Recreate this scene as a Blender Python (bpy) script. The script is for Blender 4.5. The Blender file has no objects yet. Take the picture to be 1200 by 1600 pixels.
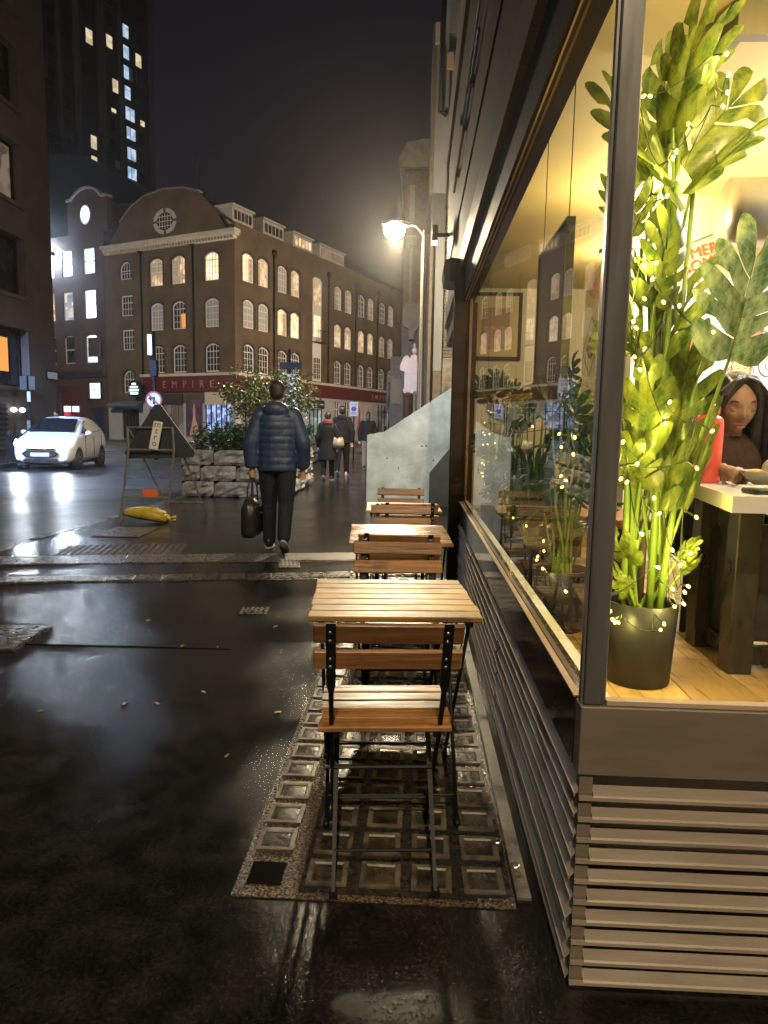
import bpy, math, random
from mathutils import Vector, Matrix, noise
R = math.radians
PI = math.pi
sc = bpy.context.scene
col = sc.collection
V = Vector
random.seed(7)

# ------------------------------------------------------------------ camera
cam_d = bpy.data.cameras.new('camera')
cam = bpy.data.objects.new('camera', cam_d)
col.objects.link(cam)
sc.camera = cam
cam_d.sensor_fit = 'VERTICAL'
cam_d.sensor_height = 24.0
cam_d.lens = 1080.0 * 24.0 / 1600.0
cam_d.clip_start = 0.05
cam_d.clip_end = 2000
_right = (0.99878, 0.04592 * 0 + 0.0, 0)
W = ((0.9987825, 0.0234090, -0.0434222), (0.0459160, -0.1193817, 0.9917861), (0.0180329, -0.9925724, -0.1203112))
M = Matrix(((W[0][0], -W[0][1], -W[0][2]), (W[1][0], -W[1][1], -W[1][2]), (W[2][0], -W[2][1], -W[2][2]))).to_4x4()
M.translation = (0, 0, 1.3)
cam.matrix_world = M

# ------------------------------------------------------------------ world: night sky
world = bpy.data.worlds.new('World')
sc.world = world
world.use_nodes = True
wn, wl = world.node_tree.nodes, world.node_tree.links
wn.clear()
wout = wn.new('ShaderNodeOutputWorld')
bg = wn.new('ShaderNodeBackground')
sky = wn.new('ShaderNodeTexSky')
sky.sky_type = 'NISHITA'
sky.sun_disc = False
sky.sun_elevation = R(-4.0)
sky.sun_rotation = R(200)
tc = wn.new('ShaderNodeTexCoord')
sx = wn.new('ShaderNodeSeparateXYZ')
rmp = wn.new('ShaderNodeValToRGB')      # city glow: brown near the horizon, near black violet above
rmp.color_ramp.elements[0].position = 0.0
rmp.color_ramp.elements[0].color = (0.060, 0.047, 0.040, 1)
rmp.color_ramp.elements[1].position = 0.75
rmp.color_ramp.elements[1].color = (0.0042, 0.0028, 0.0070, 1)
e = rmp.color_ramp.elements.new(0.30)
e.color = (0.015, 0.0115, 0.0165, 1)
mixw = wn.new('ShaderNodeMixRGB')
mixw.blend_type = 'ADD'
mixw.inputs[0].default_value = 0.03
wl.new(tc.outputs['Generated'], sx.inputs[0])
wl.new(sx.outputs['Z'], rmp.inputs[0])
wl.new(rmp.outputs[0], mixw.inputs[1])
wl.new(sky.outputs[0], mixw.inputs[2])
wl.new(mixw.outputs[0], bg.inputs[0])
bg.inputs[1].default_value = 0.75
wl.new(bg.outputs[0], wout.inputs[0])

sc.view_settings.view_transform = 'Standard'
sc.view_settings.look = 'None'
sc.view_settings.exposure = 0.0
sc.view_settings.gamma = 1.0
sc.cycles.max_bounces = 6
sc.cycles.diffuse_bounces = 3
sc.cycles.glossy_bounces = 3
sc.cycles.transparent_max_bounces = 12
sc.cycles.caustics_reflective = False
sc.cycles.caustics_refractive = False
sc.cycles.sample_clamp_indirect = 4.0
sc.cycles.use_denoising = True
sc.cycles.use_adaptive_sampling = True
sc.cycles.adaptive_threshold = 0.025
sc.cycles.adaptive_min_samples = 40


def lamp(name, kind, loc, power, color, size=0.25, target=None, spot=None, blend=0.6, parent=None):
    d = bpy.data.lights.new(name, kind)
    d.energy = power
    d.color = color
    if kind in ('POINT', 'SPOT'):
        d.shadow_soft_size = size
    if kind == 'SPOT':
        d.spot_size = R(spot)
        d.spot_blend = blend
    if kind == 'AREA':
        d.size = size
    o = bpy.data.objects.new(name, d)
    col.objects.link(o)
    o.location = loc
    if target is not None:
        o.rotation_euler = (V(target) - V(loc)).to_track_quat('-Z', 'Y').to_euler()
    if parent:
        o.parent = parent
    return o


# ------------------------------------------------------------------ mesh builder
class MB:
    def __init__(s):
        s.v, s.f, s.sm = [], [], []

    def add(s, vs, fs, M=None, smooth=False):
        n = len(s.v)
        s.v += [tuple(M @ V(p)) for p in vs] if M else [tuple(p) for p in vs]
        s.f += [tuple(i + n for i in q) for q in fs]
        s.sm += [smooth] * len(fs)
        return s

    def box(s, x0, x1, y0, y1, z0, z1, M=None):
        vs = [(x, y, z) for z in (z0, z1) for y in (y0, y1) for x in (x0, x1)]
        return s.add(vs, [(0, 2, 3, 1), (4, 5, 7, 6), (0, 1, 5, 4), (2, 6, 7, 3), (0, 4, 6, 2), (1, 3, 7, 5)], M)

    def cbox(s, x0, x1, y0, y1, z0, z1, b=0.003, M=None):
        """box with chamfered edges"""
        vs, idx = [], {}
        X, Y, Z = (x0, x1), (y0, y1), (z0, z1)
        for i in (0, 1):
            for j in (0, 1):
                for k in (0, 1):
                    sx_, sy_, sz_ = (b, -b)[i], (b, -b)[j], (b, -b)[k]
                    idx[i, j, k, 0] = len(vs); vs.append((X[i], Y[j] + sy_, Z[k] + sz_))
                    idx[i, j, k, 1] = len(vs); vs.append((X[i] + sx_, Y[j], Z[k] + sz_))
                    idx[i, j, k, 2] = len(vs); vs.append((X[i] + sx_, Y[j] + sy_, Z[k]))
        g = lambda i, j, k, a: idx[i, j, k, a]
        fs = []
        for i in (0, 1):
            fs.append([g(i, 0, 0, 0), g(i, 1, 0, 0), g(i, 1, 1, 0), g(i, 0, 1, 0)])
            fs.append([g(0, i, 0, 1), g(1, i, 0, 1), g(1, i, 1, 1), g(0, i, 1, 1)])
            fs.append([g(0, 0, i, 2), g(1, 0, i, 2), g(1, 1, i, 2), g(0, 1, i, 2)])
            for j in (0, 1):
                fs.append([g(i, j, 0, 0), g(i, j, 1, 0), g(i, j, 1, 1), g(i, j, 0, 1)])
                fs.append([g(i, 0, j, 0), g(i, 1, j, 0), g(i, 1, j, 2), g(i, 0, j, 2)])
                fs.append([g(0, i, j, 1), g(1, i, j, 1), g(1, i, j, 2), g(0, i, j, 2)])
                for k in (0, 1):
                    fs.append([g(i, j, k, 0), g(i, j, k, 1), g(i, j, k, 2)])
        c = V(((x0 + x1) / 2, (y0 + y1) / 2, (z0 + z1) / 2))
        out = []
        for q in fs:
            p = [V(vs[t]) for t in q]
            nn = (p[1] - p[0]).cross(p[2] - p[0])
            m = sum(p, V((0, 0, 0))) / len(p)
            out.append(tuple(q) if nn.dot(m - c) > 0 else tuple(reversed(q)))
        return s.add(vs, out, M)

    def tube(s, pts, r, n=8, M=None, caps=True, flat=1.0):
        pts = [V(p) for p in pts]
        rs = r if isinstance(r, (list, tuple)) else [r] * len(pts)
        vs, fs = [], []
        t0 = (pts[1] - pts[0]).normalized()
        up = V((0, 0, 1)) if abs(t0.z) < 0.9 else V((1, 0, 0))
        a = t0.cross(up).normalized()
        for i, p in enumerate(pts):
            t = (pts[min(i + 1, len(pts) - 1)] - pts[max(i - 1, 0)])
            t = t.normalized() if t.length > 1e-9 else t0
            a = (a - t * a.dot(t)).normalized()
            b = t.cross(a)
            for k in range(n):
                w = 2 * PI * k / n
                vs.append(p + a * (math.cos(w) * rs[i]) + b * (math.sin(w) * rs[i] * flat))
        for i in range(len(pts) - 1):
            for k in range(n):
                k2 = (k + 1) % n
                fs.append((i * n + k, i * n + k2, (i + 1) * n + k2, (i + 1) * n + k))
        if caps:
            fs.append(tuple(reversed(range(n))))
            fs.append(tuple(range((len(pts) - 1) * n, len(pts) * n)))
        return s.add(vs, fs, M, n > 6)

    def loft(s, rings, M=None, caps=True, smooth=True, closed=True):
        n = len(rings[0])
        vs = [p for r in rings for p in r]
        fs = []
        for i in range(len(rings) - 1):
            for k in range(n if closed else n - 1):
                k2 = (k + 1) % n
                fs.append((i * n + k, i * n + k2, (i + 1) * n + k2, (i + 1) * n + k))
        if caps:
            fs.append(tuple(reversed(range(n))))
            fs.append(tuple(range((len(rings) - 1) * n, len(rings) * n)))
        return s.add(vs, fs, M, smooth)

    def lathe(s, prof, n=20, M=None, smooth=True, caps=True):
        rings = [[(r * math.cos(2 * PI * k / n), r * math.sin(2 * PI * k / n), z) for k in range(n)] for r, z in prof]
        return s.loft(rings, M, caps, smooth)

    def prism(s, poly, y0, y1, M=None):
        """polygon in local x,z pushed from y0 to y1"""
        n = len(poly)
        vs = [(x, y0, z) for x, z in poly] + [(x, y1, z) for x, z in poly]
        fs = [tuple(range(n)), tuple(reversed(range(n, 2 * n)))]
        fs += [((i + 1) % n, i, i + n, (i + 1) % n + n) for i in range(n)]
        return s.add(vs, fs, M)

    def slab(s, poly, z0, z1, M=None):
        """polygon in local x,y pushed from z0 to z1"""
        n = len(poly)
        vs = [(x, y, z0) for x, y in poly] + [(x, y, z1) for x, y in poly]
        fs = [tuple(reversed(range(n))), tuple(range(n, 2 * n))]
        fs += [(i, (i + 1) % n, (i + 1) % n + n, i + n) for i in range(n)]
        return s.add(vs, fs, M)

    def ell(s, c, r, n=14, m=9, M=None):
        vs, fs = [(c[0], c[1], c[2] - r[2])], []
        for i in range(1, m):
            t = PI * i / m - PI / 2
            for k in range(n):
                w = 2 * PI * k / n
                vs.append((c[0] + r[0] * math.cos(t) * math.cos(w), c[1] + r[1] * math.cos(t) * math.sin(w), c[2] + r[2] * math.sin(t)))
        vs.append((c[0], c[1], c[2] + r[2]))
        for k in range(n):
            fs.append((0, 1 + (k + 1) % n, 1 + k))
            for i in range(m - 2):
                a = 1 + i * n
                fs.append((a + k, a + (k + 1) % n, a + n + (k + 1) % n, a + n + k))
            a = 1 + (m - 2) * n
            fs.append((a + k, a + (k + 1) % n, len(vs) - 1))
        return s.add(vs, fs, M, True)

    def mesh(s, name, m=None):
        me = bpy.data.meshes.new(name)
        me.from_pydata(s.v, [], s.f)
        if any(s.sm):
            me.polygons.foreach_set('use_smooth', s.sm)
        if m:
            me.materials.append(m)
        me.update()
        return me

    def build(s, name, m, parent=None, loc=None, rot=None):
        return obj(name, s.mesh(name, m), parent, loc, rot)


def obj(name, me, parent=None, loc=None, rot=None):
    o = bpy.data.objects.new(name, me)
    col.objects.link(o)
    if parent:
        o.parent = parent
    if loc is not None:
        o.location = loc
    if rot is not None:
        o.rotation_euler = rot if isinstance(rot, (tuple, list)) else (0, 0, rot)
    return o


def tag(o, label, cat, group=None):
    o['label'] = label
    o['category'] = cat
    if group:
        o['group'] = group
    return o


def thing(name, label, cat, loc=(0, 0, 0), rot=0, group=None):
    return tag(obj(name, None, None, loc, rot), label, cat, group)


def struct(o):
    o['kind'] = 'structure'
    return o


def copy_tree(o, parent=None):
    c = o.copy()
    col.objects.link(c)
    c.parent = parent
    for ch in [x for x in col.objects if x.parent == o]:
        copy_tree(ch, c)
    return c


def text_mesh(body, size, m, extrude=0.004, spacing=1.0, align='CENTER'):
    cu = bpy.data.curves.new('lettering', 'FONT')
    cu.body = body
    cu.size = size
    cu.extrude = extrude
    cu.space_character = spacing
    cu.align_x = align
    cu.resolution_u = 3
    o = bpy.data.objects.new('lettering', cu)
    col.objects.link(o)
    bpy.context.view_layer.update()
    me = bpy.data.meshes.new_from_object(o.evaluated_get(bpy.context.evaluated_depsgraph_get()))
    bpy.data.objects.remove(o)
    bpy.data.curves.remove(cu)
    me.materials.clear()
    me.materials.append(m)
    return me


# ------------------------------------------------------------------ materials
def _nt(name):
    m = bpy.data.materials.new(name)
    m.use_nodes = True
    nt = m.node_tree
    return m, nt, nt.nodes['Principled BSDF'], nt.nodes.new, nt.links.new


def pm(name, c, rough=0.6, metal=0.0, c2=None, scale=6.0, stretch=(1, 1, 1), bump=0.0, bscale=None, rvar=0.0, detail=6, coat=0.0, sss=0.0, trans=0.0):
    m, nt, b, N, L = _nt(name)
    b.inputs['Base Color'].default_value = (*c, 1)
    b.inputs['Roughness'].default_value = rough
    b.inputs['Metallic'].default_value = metal
    b.inputs['Coat Weight'].default_value = coat
    b.inputs['Coat Roughness'].default_value = 0.08
    if trans:
        b.inputs['Transmission Weight'].default_value = trans
    if c2 is not None or bump or rvar:
        t = N('ShaderNodeTexCoord')
        mp = N('ShaderNodeMapping')
        mp.inputs['Scale'].default_value = stretch
        L(t.outputs['Object'], mp.inputs[0])
        oi = N('ShaderNodeObjectInfo')
        vm = N('ShaderNodeVectorMath')
        vm.operation = 'MULTIPLY_ADD'
        vm.inputs[1].default_value = (7.3, 5.1, 9.7)
        cx = N('ShaderNodeCombineXYZ')
        for q in range(3):
            L(oi.outputs['Random'], cx.inputs[q])
        L(cx.outputs[0], vm.inputs[0])
        L(mp.outputs[0], vm.inputs[2])
        nz = N('ShaderNodeTexNoise')
        nz.inputs['Scale'].default_value = scale
        nz.inputs['Detail'].default_value = detail
        nz.inputs['Roughness'].default_value = 0.62
        L(vm.outputs[0], nz.inputs['Vector'])
        if c2 is not None:
            r = N('ShaderNodeValToRGB')
            r.color_ramp.elements[0].position = 0.34
            r.color_ramp.elements[1].position = 0.68
            r.color_ramp.elements[0].color = (*c, 1)
            r.color_ramp.elements[1].color = (*c2, 1)
            L(nz.outputs['Fac'], r.inputs[0])
            L(r.outputs[0], b.inputs['Base Color'])
        if rvar:
            mr = N('ShaderNodeMapRange')
            mr.inputs[1].default_value = 0.3
            mr.inputs[2].default_value = 0.7
            mr.inputs[3].default_value = max(0.03, rough - rvar)
            mr.inputs[4].default_value = min(1, rough + rvar)
            L(nz.outputs['Fac'], mr.inputs[0])
            L(mr.outputs[0], b.inputs['Roughness'])
        if bump:
            src = nz
            if bscale:
                src = N('ShaderNodeTexNoise')
                src.inputs['Scale'].default_value = bscale
                src.inputs['Detail'].default_value = 5
                L(vm.outputs[0], src.inputs['Vector'])
            bp = N('ShaderNodeBump')
            bp.inputs['Strength'].default_value = bump
            bp.inputs['Distance'].default_value = 0.01
            L(src.outputs['Fac'], bp.inputs['Height'])
            L(bp.outputs[0], b.inputs['Normal'])
    return m


def em(name, c, strength, c2=None, scale=2.0, s2=None):
    """a thing that gives off light; c2 varies what is seen behind a lit window"""
    m, nt, b, N, L = _nt(name)
    b.inputs['Base Color'].default_value = (*[x * 0.3 for x in c], 1)
    b.inputs['Roughness'].default_value = 0.25
    b.inputs['Emission Strength'].default_value = strength
    b.inputs['Emission Color'].default_value = (*c, 1)
    if c2 is not None:
        t = N('ShaderNodeTexCoord')
        oi = N('ShaderNodeObjectInfo')
        cx = N('ShaderNodeCombineXYZ')
        for q in range(3):
            L(oi.outputs['Random'], cx.inputs[q])
        vm = N('ShaderNodeVectorMath')
        vm.operation = 'MULTIPLY_ADD'
        vm.inputs[1].default_value = (17.3, 15.1, 19.7)
        L(cx.outputs[0], vm.inputs[0])
        L(t.outputs['Object'], vm.inputs[2])
        nz = N('ShaderNodeTexVoronoi')
        nz.distance = 'CHEBYCHEV'
        nz.inputs['Scale'].default_value = scale
        L(vm.outputs[0], nz.inputs['Vector'])
        sp = N('ShaderNodeSeparateColor')
        L(nz.outputs['Color'], sp.inputs[0])
        r = N('ShaderNodeValToRGB')
        r.color_ramp.elements[0].position = 0.25
        r.color_ramp.elements[1].position = 0.75
        r.color_ramp.elements[0].color = (*c2, 1)
        r.color_ramp.elements[1].color = (*c, 1)
        L(sp.outputs[0], r.inputs[0])
        L(r.outputs[0], b.inputs['Emission Color'])
    return m


def brick_mat(name, c1, c2, mortar, bw=0.225, bh=0.075, ms=0.010, rough=0.85):
    m, nt, b, N, L = _nt(name)
    t = N('ShaderNodeTexCoord')
    s = N('ShaderNodeSeparateXYZ')
    c = N('ShaderNodeCombineXYZ')
    L(t.outputs['Object'], s.inputs[0])
    ad = N('ShaderNodeMath')
    L(s.outputs['X'], ad.inputs[0])
    L(s.outputs['Y'], ad.inputs[1])
    L(ad.outputs[0], c.inputs[0])
    L(s.outputs['Z'], c.inputs[1])
    bt = N('ShaderNodeTexBrick')
    bt.inputs['Color1'].default_value = (*c1, 1)
    bt.inputs['Color2'].default_value = (*c2, 1)
    bt.inputs['Mortar'].default_value = (*mortar, 1)
    bt.inputs['Scale'].default_value = 1.0
    bt.inputs['Brick Width'].default_value = bw
    bt.inputs['Row Height'].default_value = bh
    bt.inputs['Mortar Size'].default_value = ms
    L(c.outputs[0], bt.inputs['Vector'])
    nz = N('ShaderNodeTexNoise')
    nz.inputs['Scale'].default_value = 0.6
    nz.inputs['Detail'].default_value = 8
    L(t.outputs['Object'], nz.inputs['Vector'])
    mx = N('ShaderNodeMixRGB')
    mx.blend_type = 'MULTIPLY'
    mx.inputs[0].default_value = 0.8
    r = N('ShaderNodeValToRGB')
    r.color_ramp.elements[0].position = 0.3
    r.color_ramp.elements[0].color = (0.45, 0.42, 0.42, 1)
    r.color_ramp.elements[1].position = 0.7
    L(nz.outputs['Fac'], r.inputs[0])
    L(bt.outputs['Color'], mx.inputs[1])
    L(r.outputs[0], mx.inputs[2])
    L(mx.outputs[0], b.inputs['Base Color'])
    b.inputs['Roughness'].default_value = rough
    bp = N('ShaderNodeBump')
    bp.inputs['Strength'].default_value = 0.5
    bp.inputs['Distance'].default_value = 0.01
    bp.invert = True
    L(bt.outputs['Fac'], bp.inputs['Height'])
    L(bp.outputs[0], b.inputs['Normal'])
    return m


def asphalt_mat(name, c1, c2, wet=0.5, scale=1.0, speck=0.35, r0=0.09, r1=0.27):
    """dark asphalt after rain: pooled water lies smooth, the rest is damp and grainy"""
    m, nt, b, N, L = _nt(name)
    t = N('ShaderNodeTexCoord')
    big = N('ShaderNodeTexNoise')
    big.inputs['Scale'].default_value = 0.85 * scale
    big.inputs['Detail'].default_value = 7
    big.inputs['Roughness'].default_value = 0.6
    big.inputs['Distortion'].default_value = 0.6
    L(t.outputs['Object'], big.inputs['Vector'])
    fine = N('ShaderNodeTexNoise')
    fine.inputs['Scale'].default_value = 85
    fine.inputs['Detail'].default_value = 4
    fine.inputs['Roughness'].default_value = 0.75
    L(t.outputs['Object'], fine.inputs['Vector'])
    mid = N('ShaderNodeTexNoise')
    mid.inputs['Scale'].default_value = 9
    mid.inputs['Detail'].default_value = 6
    L(t.outputs['Object'], mid.inputs['Vector'])
    r = N('ShaderNodeValToRGB')
    r.color_ramp.elements[0].position = 0.44
    r.color_ramp.elements[1].position = 0.68
    r.color_ramp.elements[0].color = (*c1, 1)
    r.color_ramp.elements[1].color = (*c2, 1)
    mx = N('ShaderNodeMixRGB')
    mx.inputs[0].default_value = speck
    L(mid.outputs['Fac'], mx.inputs[1])
    L(fine.outputs['Fac'], mx.inputs[2])
    L(mx.outputs[0], r.inputs[0])
    L(r.outputs[0], b.inputs['Base Color'])
    pud = N('ShaderNodeMapRange')       # 0 = pool, 1 = merely damp
    pud.inputs[1].default_value = wet - 0.20
    pud.inputs[2].default_value = wet + 0.22
    L(big.outputs['Fac'], pud.inputs[0])
    ro = N('ShaderNodeMapRange')
    ro.inputs[3].default_value = r0
    ro.inputs[4].default_value = r1
    L(pud.outputs[0], ro.inputs[0])
    L(ro.outputs[0], b.inputs['Roughness'])
    bs = N('ShaderNodeMapRange')
    bs.inputs[3].default_value = 0.12
    bs.inputs[4].default_value = 0.46
    L(pud.outputs[0], bs.inputs[0])
    hs = N('ShaderNodeMath')
    hs.operation = 'MULTIPLY_ADD'
    hs.inputs[1].default_value = 0.7
    L(mid.outputs['Fac'], hs.inputs[0])
    L(fine.outputs['Fac'], hs.inputs[2])
    bp = N('ShaderNodeBump')
    bp.inputs['Distance'].default_value = 0.006
    L(bs.outputs[0], bp.inputs['Strength'])
    L(hs.outputs[0], bp.inputs['Height'])
    L(bp.outputs[0], b.inputs['Normal'])
    b.inputs['IOR'].default_value = 1.4
    return m


def glass_mat(name, tint=(1, 1, 1), ior=1.5, rough=0.0):
    """window pane: lets light straight through, mirrors by Fresnel on the outer face of each side"""
    m = bpy.data.materials.new(name)
    m.use_nodes = True
    nt = m.node_tree
    N, L = nt.nodes.new, nt.links.new
    nt.nodes.clear()
    o = N('ShaderNodeOutputMaterial')
    tr = N('ShaderNodeBsdfTransparent')
    tr.inputs[0].default_value = (*tint, 1)
    gl = N('ShaderNodeBsdfGlossy')
    gl.inputs['Roughness'].default_value = rough
    fr = N('ShaderNodeFresnel')
    fr.inputs['IOR'].default_value = ior
    ge = N('ShaderNodeNewGeometry')
    su = N('ShaderNodeMath')
    su.operation = 'SUBTRACT'
    su.inputs[0].default_value = 1.0
    mu = N('ShaderNodeMath')
    mu.operation = 'MULTIPLY'
    L(ge.outputs['Backfacing'], su.inputs[1])
    L(fr.outputs[0], mu.inputs[0])
    L(su.outputs[0], mu.inputs[1])
    mx = N('ShaderNodeMixShader')
    L(mu.outputs[0], mx.inputs[0])
    L(tr.outputs[0], mx.inputs[1])
    L(gl.outputs[0], mx.inputs[2])
    L(mx.outputs[0], o.inputs[0])
    return m


def wood_mat(name, c1, c2, rough=0.3, axis=0, wet=0.15):
    st = [9, 9, 9]
    st[axis] = 0.7
    m = pm(name, c1, rough, 0, c2, 5.0, tuple(st), 0.25, None, wet, 7, 0.05)
    nt = m.node_tree
    b = nt.nodes['Principled BSDF']
    b.inputs['Specular IOR Level'].default_value = 0.5 if rough < 0.3 else 0.28
    # every board has its own tone, and dark water stains lie across some of them
    src = b.inputs['Base Color'].links[0].from_socket
    oi = nt.nodes.new('ShaderNodeObjectInfo')
    mr = nt.nodes.new('ShaderNodeMapRange')
    mr.inputs[3].default_value, mr.inputs[4].default_value = 0.62, 1.12
    nt.links.new(oi.outputs['Random'], mr.inputs[0])
    tc_ = nt.nodes.new('ShaderNodeTexCoord')
    nz = nt.nodes.new('ShaderNodeTexNoise')
    nz.inputs['Scale'].default_value = 6
    nz.inputs['Detail'].default_value = 5
    ad = nt.nodes.new('ShaderNodeVectorMath')
    nt.links.new(tc_.outputs['Object'], ad.inputs[0])
    nt.links.new(oi.outputs['Location'], ad.inputs[1])
    nt.links.new(ad.outputs[0], nz.inputs['Vector'])
    m2 = nt.nodes.new('ShaderNodeMapRange')
    m2.inputs[1].default_value, m2.inputs[2].default_value = 0.36, 0.5
    m2.inputs[3].default_value, m2.inputs[4].default_value = 0.55, 1.0
    nt.links.new(nz.outputs['Fac'], m2.inputs[0])
    mu = nt.nodes.new('ShaderNodeMath')
    mu.operation = 'MULTIPLY'
    nt.links.new(mr.outputs[0], mu.inputs[0])
    nt.links.new(m2.outputs[0], mu.inputs[1])
    mx = nt.nodes.new('ShaderNodeMixRGB')
    mx.blend_type = 'MULTIPLY'
    mx.inputs[0].default_value = 1
    nt.links.new(src, mx.inputs[1])
    nt.links.new(mu.outputs[0], mx.inputs[2])
    nt.links.new(mx.outputs[0], b.inputs['Base Color'])
    return m


G = {}
G['asphalt'] = asphalt_mat('wet asphalt', (0.0038, 0.0034, 0.0032), (0.024, 0.0212, 0.019), 0.53, 1.0, 0.6, 0.10, 0.23)
G['road'] = asphalt_mat('wet road asphalt', (0.014, 0.014, 0.015), (0.045, 0.045, 0.047), 0.48, 0.6, 0.5, 0.24, 0.48)
G['paving'] = asphalt_mat('wet paving stone', (0.05, 0.046, 0.042), (0.11, 0.10, 0.09), 0.46, 1.3)
G['kerb'] = pm('granite kerb', (0.045, 0.044, 0.042), 0.3, 0, (0.11, 0.105, 0.10), 30, bump=0.3, rvar=0.15)
G['sett'] = pm('granite sett', (0.030, 0.027, 0.024), 0.3, 0, (0.085, 0.075, 0.066), 25, bump=0.5, rvar=0.15)
G['concrete'] = pm('board concrete', (0.33, 0.345, 0.30), 0.7, 0, (0.58, 0.59, 0.56), 3.4, bump=0.35, bscale=22, detail=9)
G['strip'] = pm('worn concrete strip', (0.035, 0.030, 0.024), 0.45, 0, (0.19, 0.16, 0.12), 6, bump=0.6, rvar=0.2)
G['gravel'] = pm('exposed aggregate', (0.018, 0.014, 0.009), 0.25, 0, (0.15, 0.105, 0.058), 110, bump=1.0, rvar=0.15, detail=2)
G['cast_iron'] = pm('wet cast iron', (0.025, 0.022, 0.020), 0.3, 0.6, (0.06, 0.05, 0.04), 40, bump=0.6, rvar=0.15)
G['lens'] = pm('old glass lens', (0.010, 0.0085, 0.0055), 0.25, 0, (0.060, 0.049, 0.029), 14, bump=0.35, rvar=0.1)
G['lens_rim'] = pm('lens rim', (0.026, 0.021, 0.014), 0.45, 0, (0.15, 0.12, 0.078), 16, bump=0.4)
G['bronze'] = pm('bronze anodised metal', (0.20, 0.165, 0.12), 0.36, 0.35, (0.25, 0.205, 0.155), 3, (1, 1, 6), rvar=0.1)
G['louvre'] = pm('bronze louvre', (0.29, 0.24, 0.18), 0.5, 0.25, (0.38, 0.315, 0.24), 5, (0.6, 0.6, 8), 0.1, 60, 0.12)
G['panel'] = pm('dark glossy panel', (0.045, 0.028, 0.026), 0.12, 0.1, (0.07, 0.045, 0.04), 2, rvar=0.05)
G['alu'] = pm('grey aluminium post', (0.17, 0.165, 0.15), 0.35, 0.6, (0.22, 0.21, 0.19), 4, (4, 4, 0.5), rvar=0.1)
G['darkmetal'] = pm('dark painted steel', (0.022, 0.014, 0.010), 0.6, 0.0, (0.038, 0.025, 0.018), 6, rvar=0.1)
G['black'] = pm('black painted steel', (0.006, 0.006, 0.006), 0.5, 0.0)
G['black'].node_tree.nodes['Principled BSDF'].inputs['Specular IOR Level'].default_value = 0.2
G['bolt'] = pm('zinc bolt', (0.55, 0.55, 0.55), 0.25, 0.9)
G['slat'] = wood_mat('oiled acacia slat', (0.15, 0.066, 0.022), (0.34, 0.16, 0.055), 0.36)
G['slat_pale'] = wood_mat('weathered acacia slat', (0.26, 0.145, 0.045), (0.45, 0.285, 0.10), 0.45)
G['slat_wet'] = wood_mat('rain wet acacia slat', (0.20, 0.105, 0.036), (0.38, 0.21, 0.08), 0.17, 0, 0.08)
G['white'] = pm('white paint', (0.72, 0.71, 0.68), 0.5, 0, (0.62, 0.61, 0.58), 4)
G['frame_white'] = pm('painted window frame', (0.68, 0.67, 0.66), 0.5)
G['stone'] = pm('pale stone', (0.42, 0.39, 0.34), 0.75, 0, (0.55, 0.51, 0.45), 3, bump=0.3)
G['rockstone'] = pm('rock faced granite', (0.11, 0.11, 0.11), 0.6, 0, (0.34, 0.335, 0.33), 7, bump=1.0, bscale=16)
G['leaf'] = pm('shrub leaf', (0.035, 0.065, 0.014), 0.45, 0, (0.11, 0.13, 0.030), 3)
G['hedge'] = pm('hedge leaf', (0.018, 0.045, 0.014), 0.35, 0, (0.045, 0.085, 0.030), 4)
G['bark'] = pm('bark', (0.06, 0.042, 0.028), 0.85, 0, (0.12, 0.085, 0.06), 20, (1, 1, 0.2), 0.6)
G['skin'] = pm('skin', (0.38, 0.21, 0.135), 0.5)
G['skin2'] = pm('brown skin', (0.22, 0.125, 0.085), 0.55, 0, (0.30, 0.175, 0.12), 12, bump=0.12, bscale=140)
G['hair'] = pm('black hair', (0.010, 0.008, 0.007), 0.4, 0, (0.022, 0.017, 0.014), 30, (8, 8, 0.6), 0.5)
G['hair2'] = pm('dark brown hair', (0.005, 0.0032, 0.0025), 0.45, 0, (0.014, 0.008, 0.005), 20, (10, 10, 0.4), 0.6)
# ------------------------------------------------------------------ the ground
def sheet(name, poly, z, m):
    return MB().add([(x, y, z) for x, y in poly], [tuple(range(len(poly)))]).build(name, m)


struct(sheet('ground', [(-700, -300), (700, -300), (700, 900), (-700, 900)], -0.20, G['road']))
struct(sheet('road', [(-60, -40), (60, -40), (60, 130), (-60, 130)], -0.12, G['road']))
A0 = R(24.5)
K = V((-13.903, 53.214, 0))
E_ = V((math.sin(A0), math.cos(A0), 0))        # along the long facade of the corner block
L_ = V((-math.cos(A0), math.sin(A0), 0))       # along its gabled facade
NR, NL = -L_, -E_
o = MB().slab([(-4.15, -14), (9, -14), (9, 36), (-3.6, 36), (-4.15, 33)], -0.19, 0).build('pavement', G['asphalt'])
struct(o)
far = [K + NR * 3.2 + NL * 3.0, K + NR * 3.2 + E_ * 45, K + E_ * 45 - NR * 6, K - NR * 30 + E_ * 10, K + L_ * 40 - NL * 4, K + L_ * 40 + NL * 3]
struct(MB().slab([(p.x, p.y) for p in far], -0.19, -0.01).build('pavement', G['paving']))
struct(MB().slab([(-40, -6), (-12.2, -6), (-12.6, 20), (-13.9, 30), (-40, 34)], -0.19, 0.0).build('pavement', G['paving']))

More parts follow.
